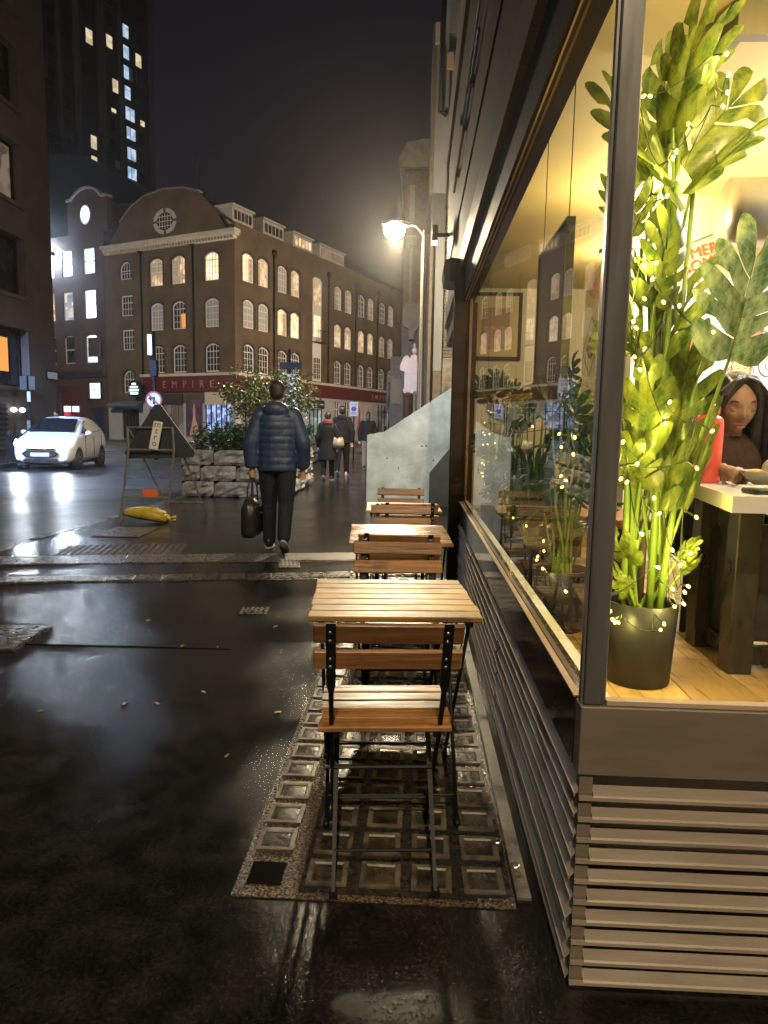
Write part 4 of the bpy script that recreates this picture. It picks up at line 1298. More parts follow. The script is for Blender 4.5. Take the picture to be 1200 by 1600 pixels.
slat_c = MB().cbox(-.19, .19, -.0275, .0275, -.008, .008, .003).mesh('seat_slat', G['slat'])
slat_b = MB().cbox(-.20, .20, -.008, .008, -.029, .029, .003).mesh('back_slat', G['slat'])
slat_t = MB().cbox(-.275, .275, -.0355, .0355, -.009, .009, .003).mesh('table_slat', G['slat_pale'])
bolt_me = MB().lathe([(.0055, 0), (.0055, .002), (.003, .004)], 8).mesh('bolt', G['bolt'])
up_me, rear_me = {}, {}
B0, S0, F0 = V((0, -.235, .79)), V((0, -.10, .45)), V((0, .185, .008))   # back upright runs down to the front foot
for sx_ in (-1, 1):
    x = sx_ * .155
    mb = MB()
    d = (V((0, -.155, .585)) - V((0, -.235, .79)))
    # broad flat bar at the back, tapering into a round rod
    ring = lambda p, w, t: [(x - w, p[1] - t, p[2]), (x + w, p[1] - t, p[2]), (x + w, p[1] + t, p[2]), (x - w, p[1] + t, p[2])]
    mb.loft([ring((0, -.238, .79), .013, .003), ring((0, -.172, .60), .013, .003), ring((0, -.160, .575), .007, .005), ring((0, -.10, .45), .006, .006), ring((0, .185, .012), .006, .006)], smooth=False)
    mb.box(x - .012, x + .012, .17, .205, 0, .014)
    up_me[sx_] = mb.mesh('leg', G['black'])
    x2 = sx_ * .143
    mb = MB()
    r2 = lambda p, w, t: [(x2 - w, p[0] - t, p[1]), (x2 + w, p[0] - t, p[1]), (x2 + w, p[0] + t, p[1]), (x2 - w, p[0] + t, p[1])]
    mb.loft([r2((.17, .435), .011, .005), r2((.10, .345), .008, .005), r2((-.20, .012), .005, .005)], smooth=False)
    mb.box(x2 - .011, x2 + .011, -.215, -.185, 0, .014)
    rear_me[sx_] = mb.mesh('leg', G['black'])
rail_me = MB().tube([(-.143, -.13, .09), (.143, -.13, .09)], .005, 6).mesh('stretcher', G['black'])
rail2_me = MB().tube([(-.155, .12, .11), (.155, .12, .11)], .005, 6).mesh('stretcher', G['black'])
rail3_me = MB().tube([(-.175, .02, .265), (.165, .02, .265)], .006, 6).mesh('pivot_rod', G['black'])
seat_fr = [MB().box(x, x + .015, -.12, .19, .425, .440).mesh('seat_rail', G['black']) for x in (-.15, .135)]


def chair(label, loc, rot):
    t = thing('folding_chair', label, 'chair', loc, rot, 'folding wooden chairs')
    for i in range(5):
        obj('seat_slat', slat_c, t, (random.uniform(-.004, .004), -.095 + i * .0665, .449), (R(1.5), 0, random.uniform(-.006, .006)))
    for z, yy in ((.755, -.222), (.675, -.194)):
        s = obj('back_slat', slat_b, t, (random.uniform(-.003, .003), yy + .012, z), (R(18), random.uniform(-.006, .006), 0))
        for x in (-.155, .155):
            for k in (-.013, .013):
                obj('bolt', bolt_me, s, (x, -.016, k), (PI / 2, 0, 0))
    for q in (-1, 1):
        obj('leg', up_me[q], t)
        obj('leg', rear_me[q], t)
    for m_ in (rail_me, rail2_me):
        obj('stretcher', m_, t)
    obj('pivot_rod', rail3_me, t)
    for m_ in seat_fr:
        obj('seat_rail', m_, t)
    return t


tleg = {}
for q in (-1, 1):
    x = q * .235
    tleg[q, 0] = MB().tube([(x, -.23, .668), (x, .235, .012)], .0065, 7).tube([(x - .001, .215, .010), (x, .262, .010)], .011, 7).mesh('leg', G['black'])
    x = q * .215
    tleg[q, 1] = MB().tube([(x, .20, .668), (x, -.235, .012)], .0065, 7).tube([(x, -.215, .010), (x, -.262, .010)], .011, 7).mesh('leg', G['black'])
tbar = MB().tube([(-.235, .19, .075), (.235, .19, .075)], .005, 6).mesh('stretcher', G['black'])
tbar2 = MB().tube([(-.215, -.19, .075), (.215, -.19, .075)], .005, 6).mesh('stretcher', G['black'])
tfr = [MB().box(x, x + .02, -.255, .255, .672, .690).mesh('top_rail', G['black']) for x in (-.245, .225)]


slat_w = MB().cbox(-.275, .275, -.0355, .0355, -.009, .009, .003).mesh('table_slat', G['slat_wet'])


def table(label, loc, rot, tilt=0.0):
    t = thing('folding_table', label, 'table', loc, rot, 'folding wooden tables')
    for i in range(7):
        yy = -.234 + i * .078
        obj('table_slat', slat_w if tilt else slat_t, t, (random.uniform(-.003, .003), yy * math.cos(tilt), .70 + yy * math.sin(tilt)), (tilt + random.uniform(-.004, .004), random.uniform(-.003, .003), random.uniform(-.004, .004)))
    for m_ in tfr:
        obj('top_rail', m_, t, None, (tilt, 0, 0))
    for k in tleg:
        obj('leg', tleg[k], t)
    obj('stretcher', tbar, t)
    obj('stretcher', tbar2, t)
    return t


table('nearest slatted wooden folding table', (-.07, 2.375, .006), R(5))
table('middle slatted wooden folding table with a bright lamp glint on its wet top', (-.08, 3.84, .006), R(4), R(2.6))
table('farthest slatted wooden folding table, before the concrete wall', (-.085, 5.19, .006), R(3))
chair('nearest folding chair, its back to the camera', (-.075, 1.985, .006), R(5))
chair('folding chair facing the camera behind the nearest table', (-.05, 2.885, .006), R(185))
chair('folding chair with its back turned, tucked against the middle table', (-.065, 3.53, .006), R(-1.5))
chair('folding chair facing the camera behind the middle table', (-.085, 4.385, .006), R(181))
chair('folding chair with its back turned, tucked against the farthest table', (-.045, 4.93, .006), R(4))
chair('farthest folding chair, right in front of the concrete wall', (-.12, 5.68, .006), R(179))

# a few fallen leaves and bits on the wet ground
G['dead_leaf'] = pm('fallen leaf', (0.14, 0.10, 0.045), 0.35, 0, (0.30, 0.23, 0.12), 20)
for i, (x, y, w) in enumerate(((-1.136, 3.895, 'by the small iron cover'), (-1.009, 3.21, 'alone in the dark asphalt left of the near chair'), (-1.328, 3.038, 'rightmost of a pair near the left joint'), (-1.181, 3.052, 'leftmost of a pair near the left joint'), (-1.666, 2.92, 'closest to the left edge'), (-.716, 2.568, 'on the dark edge of the aggregate strip'), (-.886, 4.346, 'beside the corner of the nearest table'), (-1.347, 3.898, 'on the long bitumen joint'), (-1.748, 4.402, 'in the bright bluish reflection'), (-.60, 3.0, 'lying against the aggregate strip'))):
    s = random.uniform(.009, .015)
    poly = [(-s * 1.5, 0), (-s * .7, -s * .6), (s * .3, -s * .55), (s * 1.5, 0), (s * .2, s * .6), (-s * .8, s * .5)]
    mb = MB().add([(a, b, .006 + .004 * math.sin(a * 180)) for a, b in poly], [tuple(range(6))]).add([(a, b, .0045 + .004 * math.sin(a * 180)) for a, b in poly], [tuple(reversed(range(6)))])
    tag(mb.build('fallen_leaf', G['dead_leaf'], None, (x, y, 0), random.uniform(0, 6)), 'small fallen yellow leaf ' + w, 'leaf', 'fallen leaves on the wet asphalt')
for x, y, lab in ((.325, 1.93, 'tiny ring pull lying right of the pavement lights, nearer one'), (.285, 2.05, 'tiny ring pull lying right of the pavement lights, farther one')):
    tag(MB().tube([(.012 * math.cos(i * PI / 5), .012 * math.sin(i * PI / 5), 0) for i in range(11)], .003, 5).build('ring_pull', G['bolt'], None, (x, y, .018), 0), lab, 'litter')
# ------------------------------------------------------------------ street furniture and the right hand side
# sloping concrete stair wall
cw = thing('concrete_stair_wall', 'pale raw concrete stair wall with sloping top behind the tables', 'wall', (-.84, 12, 0))
pts = [(0, -.05), (1.72, -.05), (1.72, 2.30), (1.42, 2.0), (.30, 1.24), (.0, 1.18)]
MB().prism(pts, 0, .28).build('wall_face', G['concrete'], cw)
mb = MB()
for x in (.55, .95, 1.15, .35, 1.02):
    z = random.uniform(.35, 1.1)
    mb.lathe([(.012, 0), (.012, .004), (.0, .004)], 8, Matrix.Translation((x, -.002, z)) @ Matrix.Rotation(PI / 2, 4, 'X'))
mb.build('tie_holes', G['tar'], cw)
G['moss'] = pm('moss on concrete', (.07, .085, .02), .9, 0, (.20, .19, .08), 40, bump=1)
mb = MB()
for i in range(70):
    x = random.uniform(.03, 1.4)
    z = 1.18 + .2 * x if x < .3 else 1.24 + (x - .3) * .679
    s = random.uniform(.006, .018)
    mb.ell((x, random.uniform(.0, .25), z), (s * 1.4, s * 1.4, s * .6), 6, 4)
mb.build('moss', G['moss'], cw)['kind'] = 'stuff'
# dark sloping slab in place of the shadow cast on its right end
t = tag(MB().prism([(.25, -.05), (.90, -.05), (.90, 1.30), (.62, 1.02), (.25, .55)], 11.72, 11.95).build('shadow_slab', pm('dark shadow tone', (.060, .052, .040), .8, 0, (.095, .082, .062), 3, bump=.2), None), 'dark sloping slab standing in for the shadow at the right end of the concrete wall', 'wall')
# brick pier building behind
bb = thing('brick_pier_building', 'dark brick building with grey render band right of the lamp post', 'building', (.25, 20, -.325))
bb.scale = (1.25, 1.25, 1.25)
MB().box(0.34, 4, .03, 6, -.1, 12).build('wall', G['mortar'], bb)
bk = [MB().cbox(-.105, .105, 0, .05, -.0315, .0315, .004).mesh('brick', G['brick_plain']) for _ in range(1)][0]
bh = MB().cbox(-.05, .05, 0, .05, -.0315, .0315, .004).mesh('brick', G['brick_plain'])
for j in range(44):
    z = 2.95 + j * .075
    x = .40
    k = j % 2
    if k:
        obj('brick', bh, bb, (x, random.uniform(-.004, .004), z))
        x += .05 + .010
    else:
        x -= .05
    while x < .80:
        obj('brick', bk, bb, (x + .105 , random.uniform(-.004, .004), z))
        x += .22
MB().box(.345, 4, -.03, .03, 1.95, 2.9).build('render_band', G['strip'], bb)
G['grey_render'] = pm('grey blue render', (.11, .115, .125), .7, 0, (.17, .175, .18), 2, (1, 1, .3))
MB().box(.02, .335, -.12, 4, -.1, 5.6).build('side_wall', G['brick_plain'], bb)
MB().box(.10, .335, -.14, -.125, 2.6, 5.5).build('render_strip', G['grey_render'], bb)
MB().box(.03, .335, -.16, 4, 5.6, 6.4).build('band', G['roof_dark'], bb)
MB().box(.06, .335, -.22, 4, 6.4, 9.4).build('pier', G['grey_render'], bb)
MB().box(-.02, .10, -.05, 3, 6.4, 9.9).build('pier', G['brick_plain'], bb)
MB().box(.02, .12, -.30, -.2, 9.4, 9.8).build('cap', G['stone'], bb)
mb = MB().tube([(.17, -.35, 8.0), (.17, -.35, 12)], .06, 8).tube([(.17, -.35, 8.02), (.30, -.30, 7.95)], .05, 8)
mb.build('drainpipe', G['black'], bb)
MB().box(.28, .42, -.32, -.2, 8.9, 9.2).build('bracket', G['cream'], bb)
MB().tube([(.11, -.18, .2), (.11, -.18, 5.5)], .03, 6).build('drainpipe', G['black'], bb)
MB().box(.66, .9, -.1, -.02, .6, 1.9).build('door_frame', pm('pink grey frame', (.45, .33, .32), .5), bb)
MB().box(.72, 1.6, -.06, .02, .6, 1.85).build('window_blind', pm('grey blind', (.20, .20, .20), .6), bb)
for j in range(8):
    MB().box(.12, .66, -.05, .0, 1.0 + j * .115, 1.085 + j * .115).build('timber_slat', G['brick_plain'], bb)
t = tag(MB().cbox(-.07, .07, -.05, .05, 0, 1.62, .01).build('teal_post', pm('teal paint', (.05, .16, .15), .5), None, (.31, 15.2, 0)), 'short teal painted post behind the concrete stair wall', 'post')
# farther dark brick building with stone trim
G['stone_dim'] = pm('sooty stone', (.13, .115, .095), .8, 0, (.20, .18, .15), 3)
fb = thing('stone_trimmed_building', 'far dark brick building with pale stone cornice pieces under the lamp', 'building', (-.75, 28, 0))
MB().box(.1, 5, 0, 14, -.1, 11.2).build('wall', G['brick_plain'], fb)
MB().prism([(-.02, 11.2), (-.12, 11.55), (.2, 12.1), (.8, 12.2), (5, 12.2), (5, 11.2)], -.3, 14).build('cornice', G['stone_dim'], fb)
MB().prism([(.14, 5.3), (.14, 5.9), (.22, 6.0), (.2, 6.1), (.85, 6.12), (.85, 5.3), (.6, 5.1), (.6, 4.75), (.38, 4.75), (.38, 5.15)], -.5, -.02).build('corbel', G['stone_dim'], fb)
MB().box(.34, .46, -.12, -.02, 6.1, 8.3).build('pilaster', G['stone_dim'], fb)
MB().box(.2, .6, -.3, -.02, 8.3, 8.7).build('corbel', G['stone_dim'], fb)
MB().box(.3, .5, -.1, -.02, 9.2, 10.6).build('pilaster', G['stone_dim'], fb)
MB().box(-.35, .12, .6, 10, -.1, 4.2).build('side_wing', G['brick_plain'], fb)
MB().box(-.30, .10, .5, .62, 2.3, 3.3).build('sign_board', pm('brown board', (.10, .075, .045), .5), fb)
# pale wrapped traffic signal on a dark pedestal
G['lilac'] = pm('pale lilac sheeting', (.22, .20, .28), .5, 0, (.30, .27, .36), 3, bump=.2)
ts = thing('wrapped_signal', 'pale lilac wrapped signal head with finial on a dark pedestal by the far kerb', 'signal', (-.27, 22, 0))
MB().lathe([(.24, 0), (.22, .25), (.17, .4), (.16, 2.3), (.18, 2.42)], 14).build('pedestal', G['darkmetal'], ts)
MB().prism([(-.13, 2.4), (-.17, 2.5), (-.13, 2.55), (-.13, 3.05), (-.27, 3.1), (-.27, 3.25), (-.16, 3.5), (-.05, 3.56), (.03, 3.46), (.1, 3.58), (.24, 3.56), (.27, 3.3), (.26, 2.38), (.1, 2.4)], -.16, .16).build('signal_head', G['lilac'], ts)
MB().box(-.12, .06, -.19, -.16, 2.45, 3.1).build('signal_face', G['lilac'], ts)
MB().lathe([(.03, 3.5), (.03, 3.58), (.08, 3.66), (.09, 3.74), (.05, 3.8), (.03, 3.84), (.035, 3.9), (.0, 3.96)], 10, Matrix.Translation((.17, 0, 0))).build('finial', G['lilac'], ts)
MB().tube([(.2, -.18, 0), (.2, -.18, 2.45)], .045, 8).build('pole', G['alu'], ts)

# ------------------------------------------------------------------ street lamps
G['lamp_white'] = em('street lamp lens', (1.0, 0.88, 0.66), 400)
G['pole'] = pm('lamp post paint', (.10, .095, .085), .4, .5)


def street_lamp(label, loc, h, arm, power, color, lens_m, size=.12, spot=165, kind='SPOT', aim=None):
    t = thing('street_lamp', label, 'lamp', loc, 0, 'street lamps')
    a = V(arm)
    top = V((0, 0, h))
    MB().lathe([(.10, 0), (.09, .9), (.06, .95), (.05, h * .9), (.035, h)], 10).build('post', G['pole'], t)
    MB().tube([top - V((0, 0, .12)), top + a * .3 + V((0, 0, .08)), top + a * .72 + V((0, 0, .08))], .022, 7).build('arm', G['pole'], t)
    rz_ = math.atan2(a.y, a.x)
    hd = MB().loft([[(x, -w, z - th), (x, w, z - th), (x, w * .8, z + th), (x, -w * .8, z + th)] for x, w, z, th in ((-.3, .05, .0, .03), (-.15, .12, .02, .045), (.12, .13, .02, .04), (.28, .06, .0, .02))], smooth=False)
    hd.build('lamp_head', G['pole'], t, tuple(top + a + V((0, 0, .08))), rz_)
    MB().box(-.13, .18, -.09, .09, -.045, -.028).ell((.02, 0, -.12), (.22, .20, .18), 18, 10).build('lens', lens_m, t, tuple(top + a + V((0, 0, .08))), rz_)
    l = lamp('street_lamp_light', kind, tuple(top + a + V((0, 0, -.30))), power, color, size, None, spot, .35, t)
    if aim is not None:
        l.rotation_euler = (V(aim) - (V(loc) + top + a)).to_track_quat('-Z', 'Y').to_euler()
    return t


street_lamp('glaring street lamp on a slim post beyond the concrete wall', (.08, 15.4, 0), 5.52, (-.62, -.1, 0), 2500, (1.0, .80, .50), G['lamp_white'], .08, 172, 'POINT')
G['added_lamp_cool'] = em('cool lens of added lamps', (.75, .87, 1.0), 60)
street_lamp('tall street lamp on the pavement behind the viewer', (.95, -13.5, 0), 15.6, (-.35, .5, 0), 13500, (1.0, .80, .54), G['lamp_white'], .10, 160)
street_lamp('added cool white street lamp beyond the left edge, aimed at the car', (-13.7, 12.6, 0), 6.6, (1.1, .4, 0), 15000, (.33, .53, 1.0), G['added_lamp_cool'], .12, 95, 'SPOT', (-10.2, 19.5, 0))  # unseen lamp, added to brighten the car front and the road
street_lamp('added street lamp hidden behind the dark office block, lighting the gabled facade', (-27, 37, 0), 9, (1.2, .6, 0), 8500, (1.0, .86, .66), G['added_lamp_cool'], .15, 170, 'POINT')  # unseen lamp, put in because the gabled facade needs light
street_lamp('added warm street lamp hidden behind the brick pier building, lighting the long facade', (5.5, 44, 0), 8, (-1.0, .4, 0), 24000, (1.0, .76, .50), G['lamp_white'], .15, 172, 'POINT')  # unseen lamp, added to lift the long facade out of the dark

# wall lamp at the far end of the restaurant fascia, washing the concrete stair wall
wl_ = thing('wall_lamp', 'glowing wall lamp at the far end of the brown fascia above the post', 'lamp', (.17, 8.9, 3.62))
MB().box(.04, .20, -.02, .02, .04, .08).build('arm', G['darkmetal'], wl_)
MB().cbox(-.03, .04, -.09, .09, -.03, .16, .01).build('housing', G['darkmetal'], wl_)
MB().box(-.025, .035, -.08, .08, -.04, -.031).build('lens', em('wall lamp lens', (1.0, .93, .78), 14), wl_)
lamp('wall_lamp_light', 'SPOT', (.12, 8.95, 3.54), 560, (.94, 1.0, .97), .05, (-.25, 12, .9), 88, .6, None)

# ------------------------------------------------------------------ stone planters
def planter(name_label, x0, x1, y0, y1, h, rows):
    t = thing('stone_planter', name_label, 'planter', ((x0 + x1) / 2, y0, 0))
    X0, X1, D = x0 - (x0 + x1) / 2, x1 - (x0 + x1) / 2, y1 - y0
    MB().box(X0 + .05, X1 - .05, .05, D - .05, -.02, h - .08).build('core', G['brick_dark'], t)
    rnd = random.Random(int(y0 * 10))
    def rock(cx, cy, cz, sx, sy, sz, face):
        # rock faced block: a grid on the outer face pushed in and out
        mb = MB()
        n, m = 7, 5
        vs, fs = [], []
        for j in range(m + 1):
            for i in range(n + 1):
                u, v = i / n - .5, j / m - .5
                edge = min(i, n - i, j * n / m, (m - j) * n / m)
                k = 0 if edge == 0 else (.03 + .055 * noise.noise(V((cx * 7 + u * 5, cz * 9 + v * 4, cy * 3)))) * (1.25 if edge > 1 else .8)
                if face == 'y':
                    vs.append((cx + u * sx, cy - k, cz + v * sz))
                else:
                    vs.append((cx + face * k, cy + u * sx, cz + v * sz))
        for j in range(m):
            for i in range(n):
                a = j * (n + 1) + i
                q = (a, a + 1, a + n + 2, a + n + 1)
                fs.append(q if face != -1 else tuple(reversed(q)))
        mb.add(vs, fs)
        if face == 'y':
            mb.box(cx - sx / 2, cx + sx / 2, cy, cy + .05, cz - sz / 2, cz + sz / 2)
        else:
            xa, xb = sorted((cx, cx - face * .05))
            mb.box(xa, xb, cy - sx / 2, cy + sx / 2, cz - sz / 2, cz + sz / 2)
        return mb.build('stone_block', G['rockstone'], t)
    rh = h / rows
    for r_ in range(rows):
        z = rh * (r_ + .5)
        x = X0
        off = .35 if r_ % 2 else .6
        first = True
        while x < X1 - .05:
            w = min(off if first else rnd.uniform(.55, .8), X1 - x)
            if X1 - x - w < .25:
                w = X1 - x
            rock(x + w / 2, 0, z, w - .015, .05, rh - .018, 'y')
            x += w
            first = False
        for fc, xx in ((1, X1), (-1, X0)):
            yy = .02
            while yy < D - .1:
                w = min(rnd.uniform(.55, .85), D - yy)
                rock(xx, yy + w / 2, z, w - .015, .05, rh - .018, fc)
                yy += w
    MB().box(X0 + .12, X1 - .12, .12, D - .12, h - .09, h - .05).build('soil', G['tar'], t)
    return t


planter('rock faced granite planter left of the walking man', -4.25, -2.35, 12.4, 15.6, .86, 3)
planter('farther rock faced granite planter just right of the walking man', -5.2, -3.72, 24.5, 27.5, 1.0, 3)


def hedge(label, x0, x1, y0, y1, z, h, n, lf):
    rnd = random.Random(int(x0 * 100 + y0))
    t = thing('planter_shrub', label, 'shrub', ((x0 + x1) / 2, (y0 + y1) / 2, z))
    st, lv = MB(), MB()
    for i in range(n):
        x, y = rnd.uniform(x0, x1) - (x0 + x1) / 2, rnd.uniform(y0, y1) - (y0 + y1) / 2
        hh = h * rnd.uniform(.55, 1.1)
        lean = V((rnd.uniform(-.16, .16), rnd.uniform(-.16, .16), 0))
        if i % 4 == 0:
            st.tube([(x, y, -.03), (x + lean.x, y + lean.y, hh * .9)], [.008, .003], 4)
        for k in range(lf):
            f = rnd.random() ** .7
            p = V((x, y, 0)) + lean * f + V((0, 0, hh * f))
            d = V((rnd.uniform(-1, 1), rnd.uniform(-1, 1), rnd.uniform(-.1, 1.0))).normalized()
            s = d.cross(V((rnd.uniform(-1, 1), rnd.uniform(-1, 1), 1))).normalized()
            L, w = rnd.uniform(.07, .15), rnd.uniform(.012, .022)
            dr_ = V((0, 0, -.02))
            lv.add([p, p + d * L * .5 + s * w, p + d * L + dr_, p + d * L * .5 - s * w], [(0, 1, 2, 3)])
    st.build('stems', G['bark'], t)
    lv.build('foliage', G['hedge'], t)
    return t


hedge('low dark green hedge filling the near stone planter', -4.18, -2.45, 12.5, 15.4, .78, .52, 210, 24)
hedge('low hedge in the farther stone planter', -5.1, -3.8, 24.6, 27.3, .92, .45, 90, 22)


def shrub(label, loc, crown, rad, n_cl, per, seed, leaf=.05):
    rnd = random.Random(seed)
    t = thing('shrub_tree', label, 'tree', loc)
    tr, lv = MB(), MB()
    c = V(crown)
    tips = []
    for i in range(n_cl):
        for _ in range(20):
            d = V((rnd.uniform(-1, 1), rnd.uniform(-1, 1), rnd.uniform(-1, 1)))
            if .25 < d.length < 1:
                break
        tips.append(c + V((d.x * rad[0], d.y * rad[1], d.z * rad[2])))
    fork = V((0, 0, c.z - rad[2] * .75))
    tr.tube([(0, 0, -.05), (.03, .01, fork.z * .5), fork], [.045, .035, .028], 7)
    for i, p in enumerate(tips):
        if i % 2 == 0:
            mid = (fork + p) / 2 + V((rnd.uniform(-.08, .08), rnd.uniform(-.08, .08), .06))
            tr.tube([fork, mid, p], [.014, .009, .003], 5)
        cr = rnd.uniform(.14, .26)
        for k in range(per):
            q = V((rnd.gauss(0, 1), rnd.gauss(0, 1), rnd.gauss(0, .8)))
            q = p + q * cr * .55
            d = V((rnd.uniform(-1, 1), rnd.uniform(-1, 1), rnd.uniform(-.5, .9))).normalized()
            s = d.cross(V((rnd.uniform(-1, 1), rnd.uniform(-1, 1), rnd.uniform(-.3, 1)))).normalized()
            L = rnd.uniform(.7, 1.25) * leaf
            lv.add([q, q + d * L * .45 + s * L * .3, q + d * L, q + d * L * .45 - s * L * .3], [(0, 1, 2, 3)])
    tr.build('trunk', G['bark'], t)
    lv.build('crown', G['leaf'], t)
    return t


shrub('bushy small leaved shrub tree growing from the near planter behind the walking man', (-2.95, 13.6, .8), (0.03, 0, 1.02), (.86, .75, .58), 74, 62, 5, .062)

# ------------------------------------------------------------------ road works A-frame
G['galv'] = pm('galvanised steel', (.30, .30, .31), .4, .6, (.40, .40, .41), 9, rvar=.1)
G['signback'] = pm('dark sign back', (.012, .016, .024), .55, 0, (.022, .026, .034), 3)
af = thing('sign_frame', 'galvanised folding road sign frame with triangular sign seen from behind', 'sign', (-3.51, 9.2, 0), R(4))
bar = lambda p, q, w=.017: MB().tube([p, q], w, 4)
tops = ((-.36, -.0, 1.25), (.24, .0, 1.25))
for (a, b) in (((-.36, .0, 1.25), (-.335, -.05, .95)), ((.24, .0, 1.25), (.27, -.05, .95))):
    bar(a, b).build('upright', G['galv'], af)
bar((-.335, -.05, .95), (-.37, -.34, 0)).build('leg', G['galv'], af)
bar((.27, -.05, .95), (.21, -.28, 0)).build('leg', G['galv'], af)
bar((-.33, .0, 1.22), (-.02, .75, 0)).build('leg', G['galv'], af)
bar((.24, .0, 1.25), (.52, .72, 0)).build('leg', G['galv'], af)
for p, q in (((-.365, 0, 1.25), (.25, 0, 1.25)), ((-.34, -.05, .955), (.275, -.05, .955)), ((-.35, -.19, .43), (.235, -.19, .43)), ((-.352, -.215, .34), (.23, -.215, .34)), ((.0, .6, .18), (.5, .6, .18))):
    bar(p, q, .014).build('cross_bar', G['galv'], af)
MB().prism([(-.42, .90), (-.36, .83), (.50, .86), (.53, .93), (.08, 1.56), (.0, 1.56)], .03, .05).build('sign_plate', G['signback'], af)
sk = MB().prism([(-.055, 0), (.055, 0), (.06, .01), (.06, .37), (.055, .38), (-.055, .38), (-.06, .37), (-.06, .01)], -.004, .0).build('sticker', G['white'], af, (.005, -.085, .965), (R(-9), R(9), 0))
for i, ch in enumerate('mtro'):
    obj('lettering', text_mesh(ch, .12, G['red_fascia'], .001), sk, (0, -.006, .30 - i * .085), (PI / 2, 0, 0))
MB().box(-.10, .09, -.225, -.2, .345, .435).build('orange_plate', pm('orange plate', (.75, .16, .04), .5), af)
# sandbag across the feet
sbag = thing('sandbag', 'yellow plastic sandbag slumped over the feet of the sign frame', 'sandbag', (-3.55, 8.98, 0), R(-6))
rings = []
G['yellow_bag'] = pm('yellow woven bag', (.48, .36, .03), .4, 0, (.62, .48, .06), 9, bump=.7, bscale=30)
for i in range(13):
    u = i / 12
    x = -.33 + .62 * u
    r_ = (.085 + .06 * u) * math.sin(PI * min(1, u * .86 + .08)) ** .45
    z = r_ * .78 + .075 * (1 - u) ** 1.5 + .004
    rings.append([(x + .006 * math.sin(k * 2 + i), r_ * 1.15 * math.cos(2 * PI * k / 14), max(.004, z + r_ * .8 * math.sin(2 * PI * k / 14) + .022 * noise.noise(V((x * 11, k * 1.1, 3))))) for k in range(14)])
MB().loft(rings).build('bag', G['yellow_bag'], sbag)
MB().tube([(.28, 0, .07), (.31, .005, .065), (.40, .01, .085)], [.035, .014, .024], 8, flat=.6).build('tied_neck', G['yellow_bag'], sbag)
MB().tube([(.29, -.01, .07), (.36, -.03, .04), (.41, -.03, .05)], [.02, .012, .02], 7, flat=.6).build('tied_neck', G['yellow_bag'], sbag)

# ------------------------------------------------------------------ road signs
def sign_pole(name, label, loc, h, r=.045, m='black'):
    t = thing(name, label, 'sign', loc)
    MB().tube([(0, 0, 0), (0, 0, h)], r, 8).build('pole', G[m], t)
    return t


t = sign_pole('turn_sign', 'round no left turn sign on a tall black pole before the red fascia', (-9.5, 25, 0), 4.6, .07)
cyl = lambda r, y0, y1: MB().prism([(r * math.cos(2 * PI * i / 28), r * math.sin(2 * PI * i / 28)) for i in range(28)], y0, y1)
G['sign_red'] = pm('sign red', (.34, .02, .03), .4)
d = cyl(.31, -.1, -.085).build('disc', G['sign_red'], t, (0, 0, 2.17))
cyl(.25, -.104, -.101).build('face', G['white'], d)
MB().box(-.03, .05, -.108, -.105, -.16, .06).prism([(-.2, .05), (-.08, .16), (-.08, .1), (.05, .1), (.05, .02), (-.08, .02), (-.08, -.06)], -.1085, -.1055).build('arrow', G['black'], d)
MB().box(-.3, .3, -.112, -.109, -.028, .028, Matrix.Rotation(R(45), 4, 'Y')).build('bar', G['sign_red'], d)
MB().cbox(-.13, .13, -.1, .1, 3.0, 3.6, .02).build('signal_box', G['black'], t)
MB().cbox(-.22, -.02, -.05, .05, 3.75, 4.5, .01).build('side_plate', G['alu'], t)
t = sign_pole('zone_sign', 'white parking zone plate with a dark sign back above it, behind the shrub tree', (-5.5, 30, 0), 4.6, .05)
b_ = MB().box(-.36, .36, -.09, -.07, 2.6, 3.53).build('plate', G['white'], t)
obj('lettering', text_mesh('Controlled', .13, G['black'], .002), b_, (0, -.093, 3.38), (PI / 2, 0, 0))
obj('lettering', text_mesh('ZONE', .19, G['black'], .002), b_, (0, -.093, 3.2), (PI / 2, 0, 0))
cyl(.2, -.097, -.091).build('disc', pm('sign blue', (.03, .05, .30), .4), b_, (0, 0, 2.88))
MB().box(-.2, .2, -.101, -.098, -.02, .02, Matrix.Rotation(R(45), 4, 'Y')).build('bar', G['sign_red'], b_, (0, 0, 2.88))
MB().box(-.4, .55, -.09, -.06, 3.72, 4.02).build('sign_back', G['black'], t)
t = sign_pole('parking_sign', 'small white parking plate with blue disc, left of the dark coated walker', (-2.69, 30, 0), 2.45, .03)
b_ = MB().box(-.18, .18, -.06, -.045, 1.8, 2.4).build('plate', G['white'], t)
cyl(.11, -.067, -.061).build('disc', G['lit_blue'] if 'lit_blue' in G else pm('sign violet blue', (.08, .06, .42), .4), b_, (0, 0, 2.1))
obj('lettering', text_mesh('ZONE', .09, G['black'], .001), b_, (0, -.063, 2.26), (PI / 2, 0, 0))
MB().box(-.13, .13, -.064, -.061, 1.86, 1.90).box(-.1, .1, -.064, -.061, 1.92, 1.95).build('print_lines', G['alu'], b_)
t = sign_pole('back_sign', 'rectangular grey sign seen from behind on a pole at the left pavement', (-13.62, 24, 0), 2.9, .05)
MB().box(-.28, .26, -.03, -.01, 2.42, 2.88).build('plate', G['alu'], t)
MB().box(-.02, .1, -.07, -.05, 2.0, 2.35).build('sticker', G['white'], t)
MB().box(-.06, .06, -.075, -.055, .7, 1.35).build('wrap', pm('silver wrap', (.55, .56, .58), .3, .6, (.2, .2, .22), 16), t)
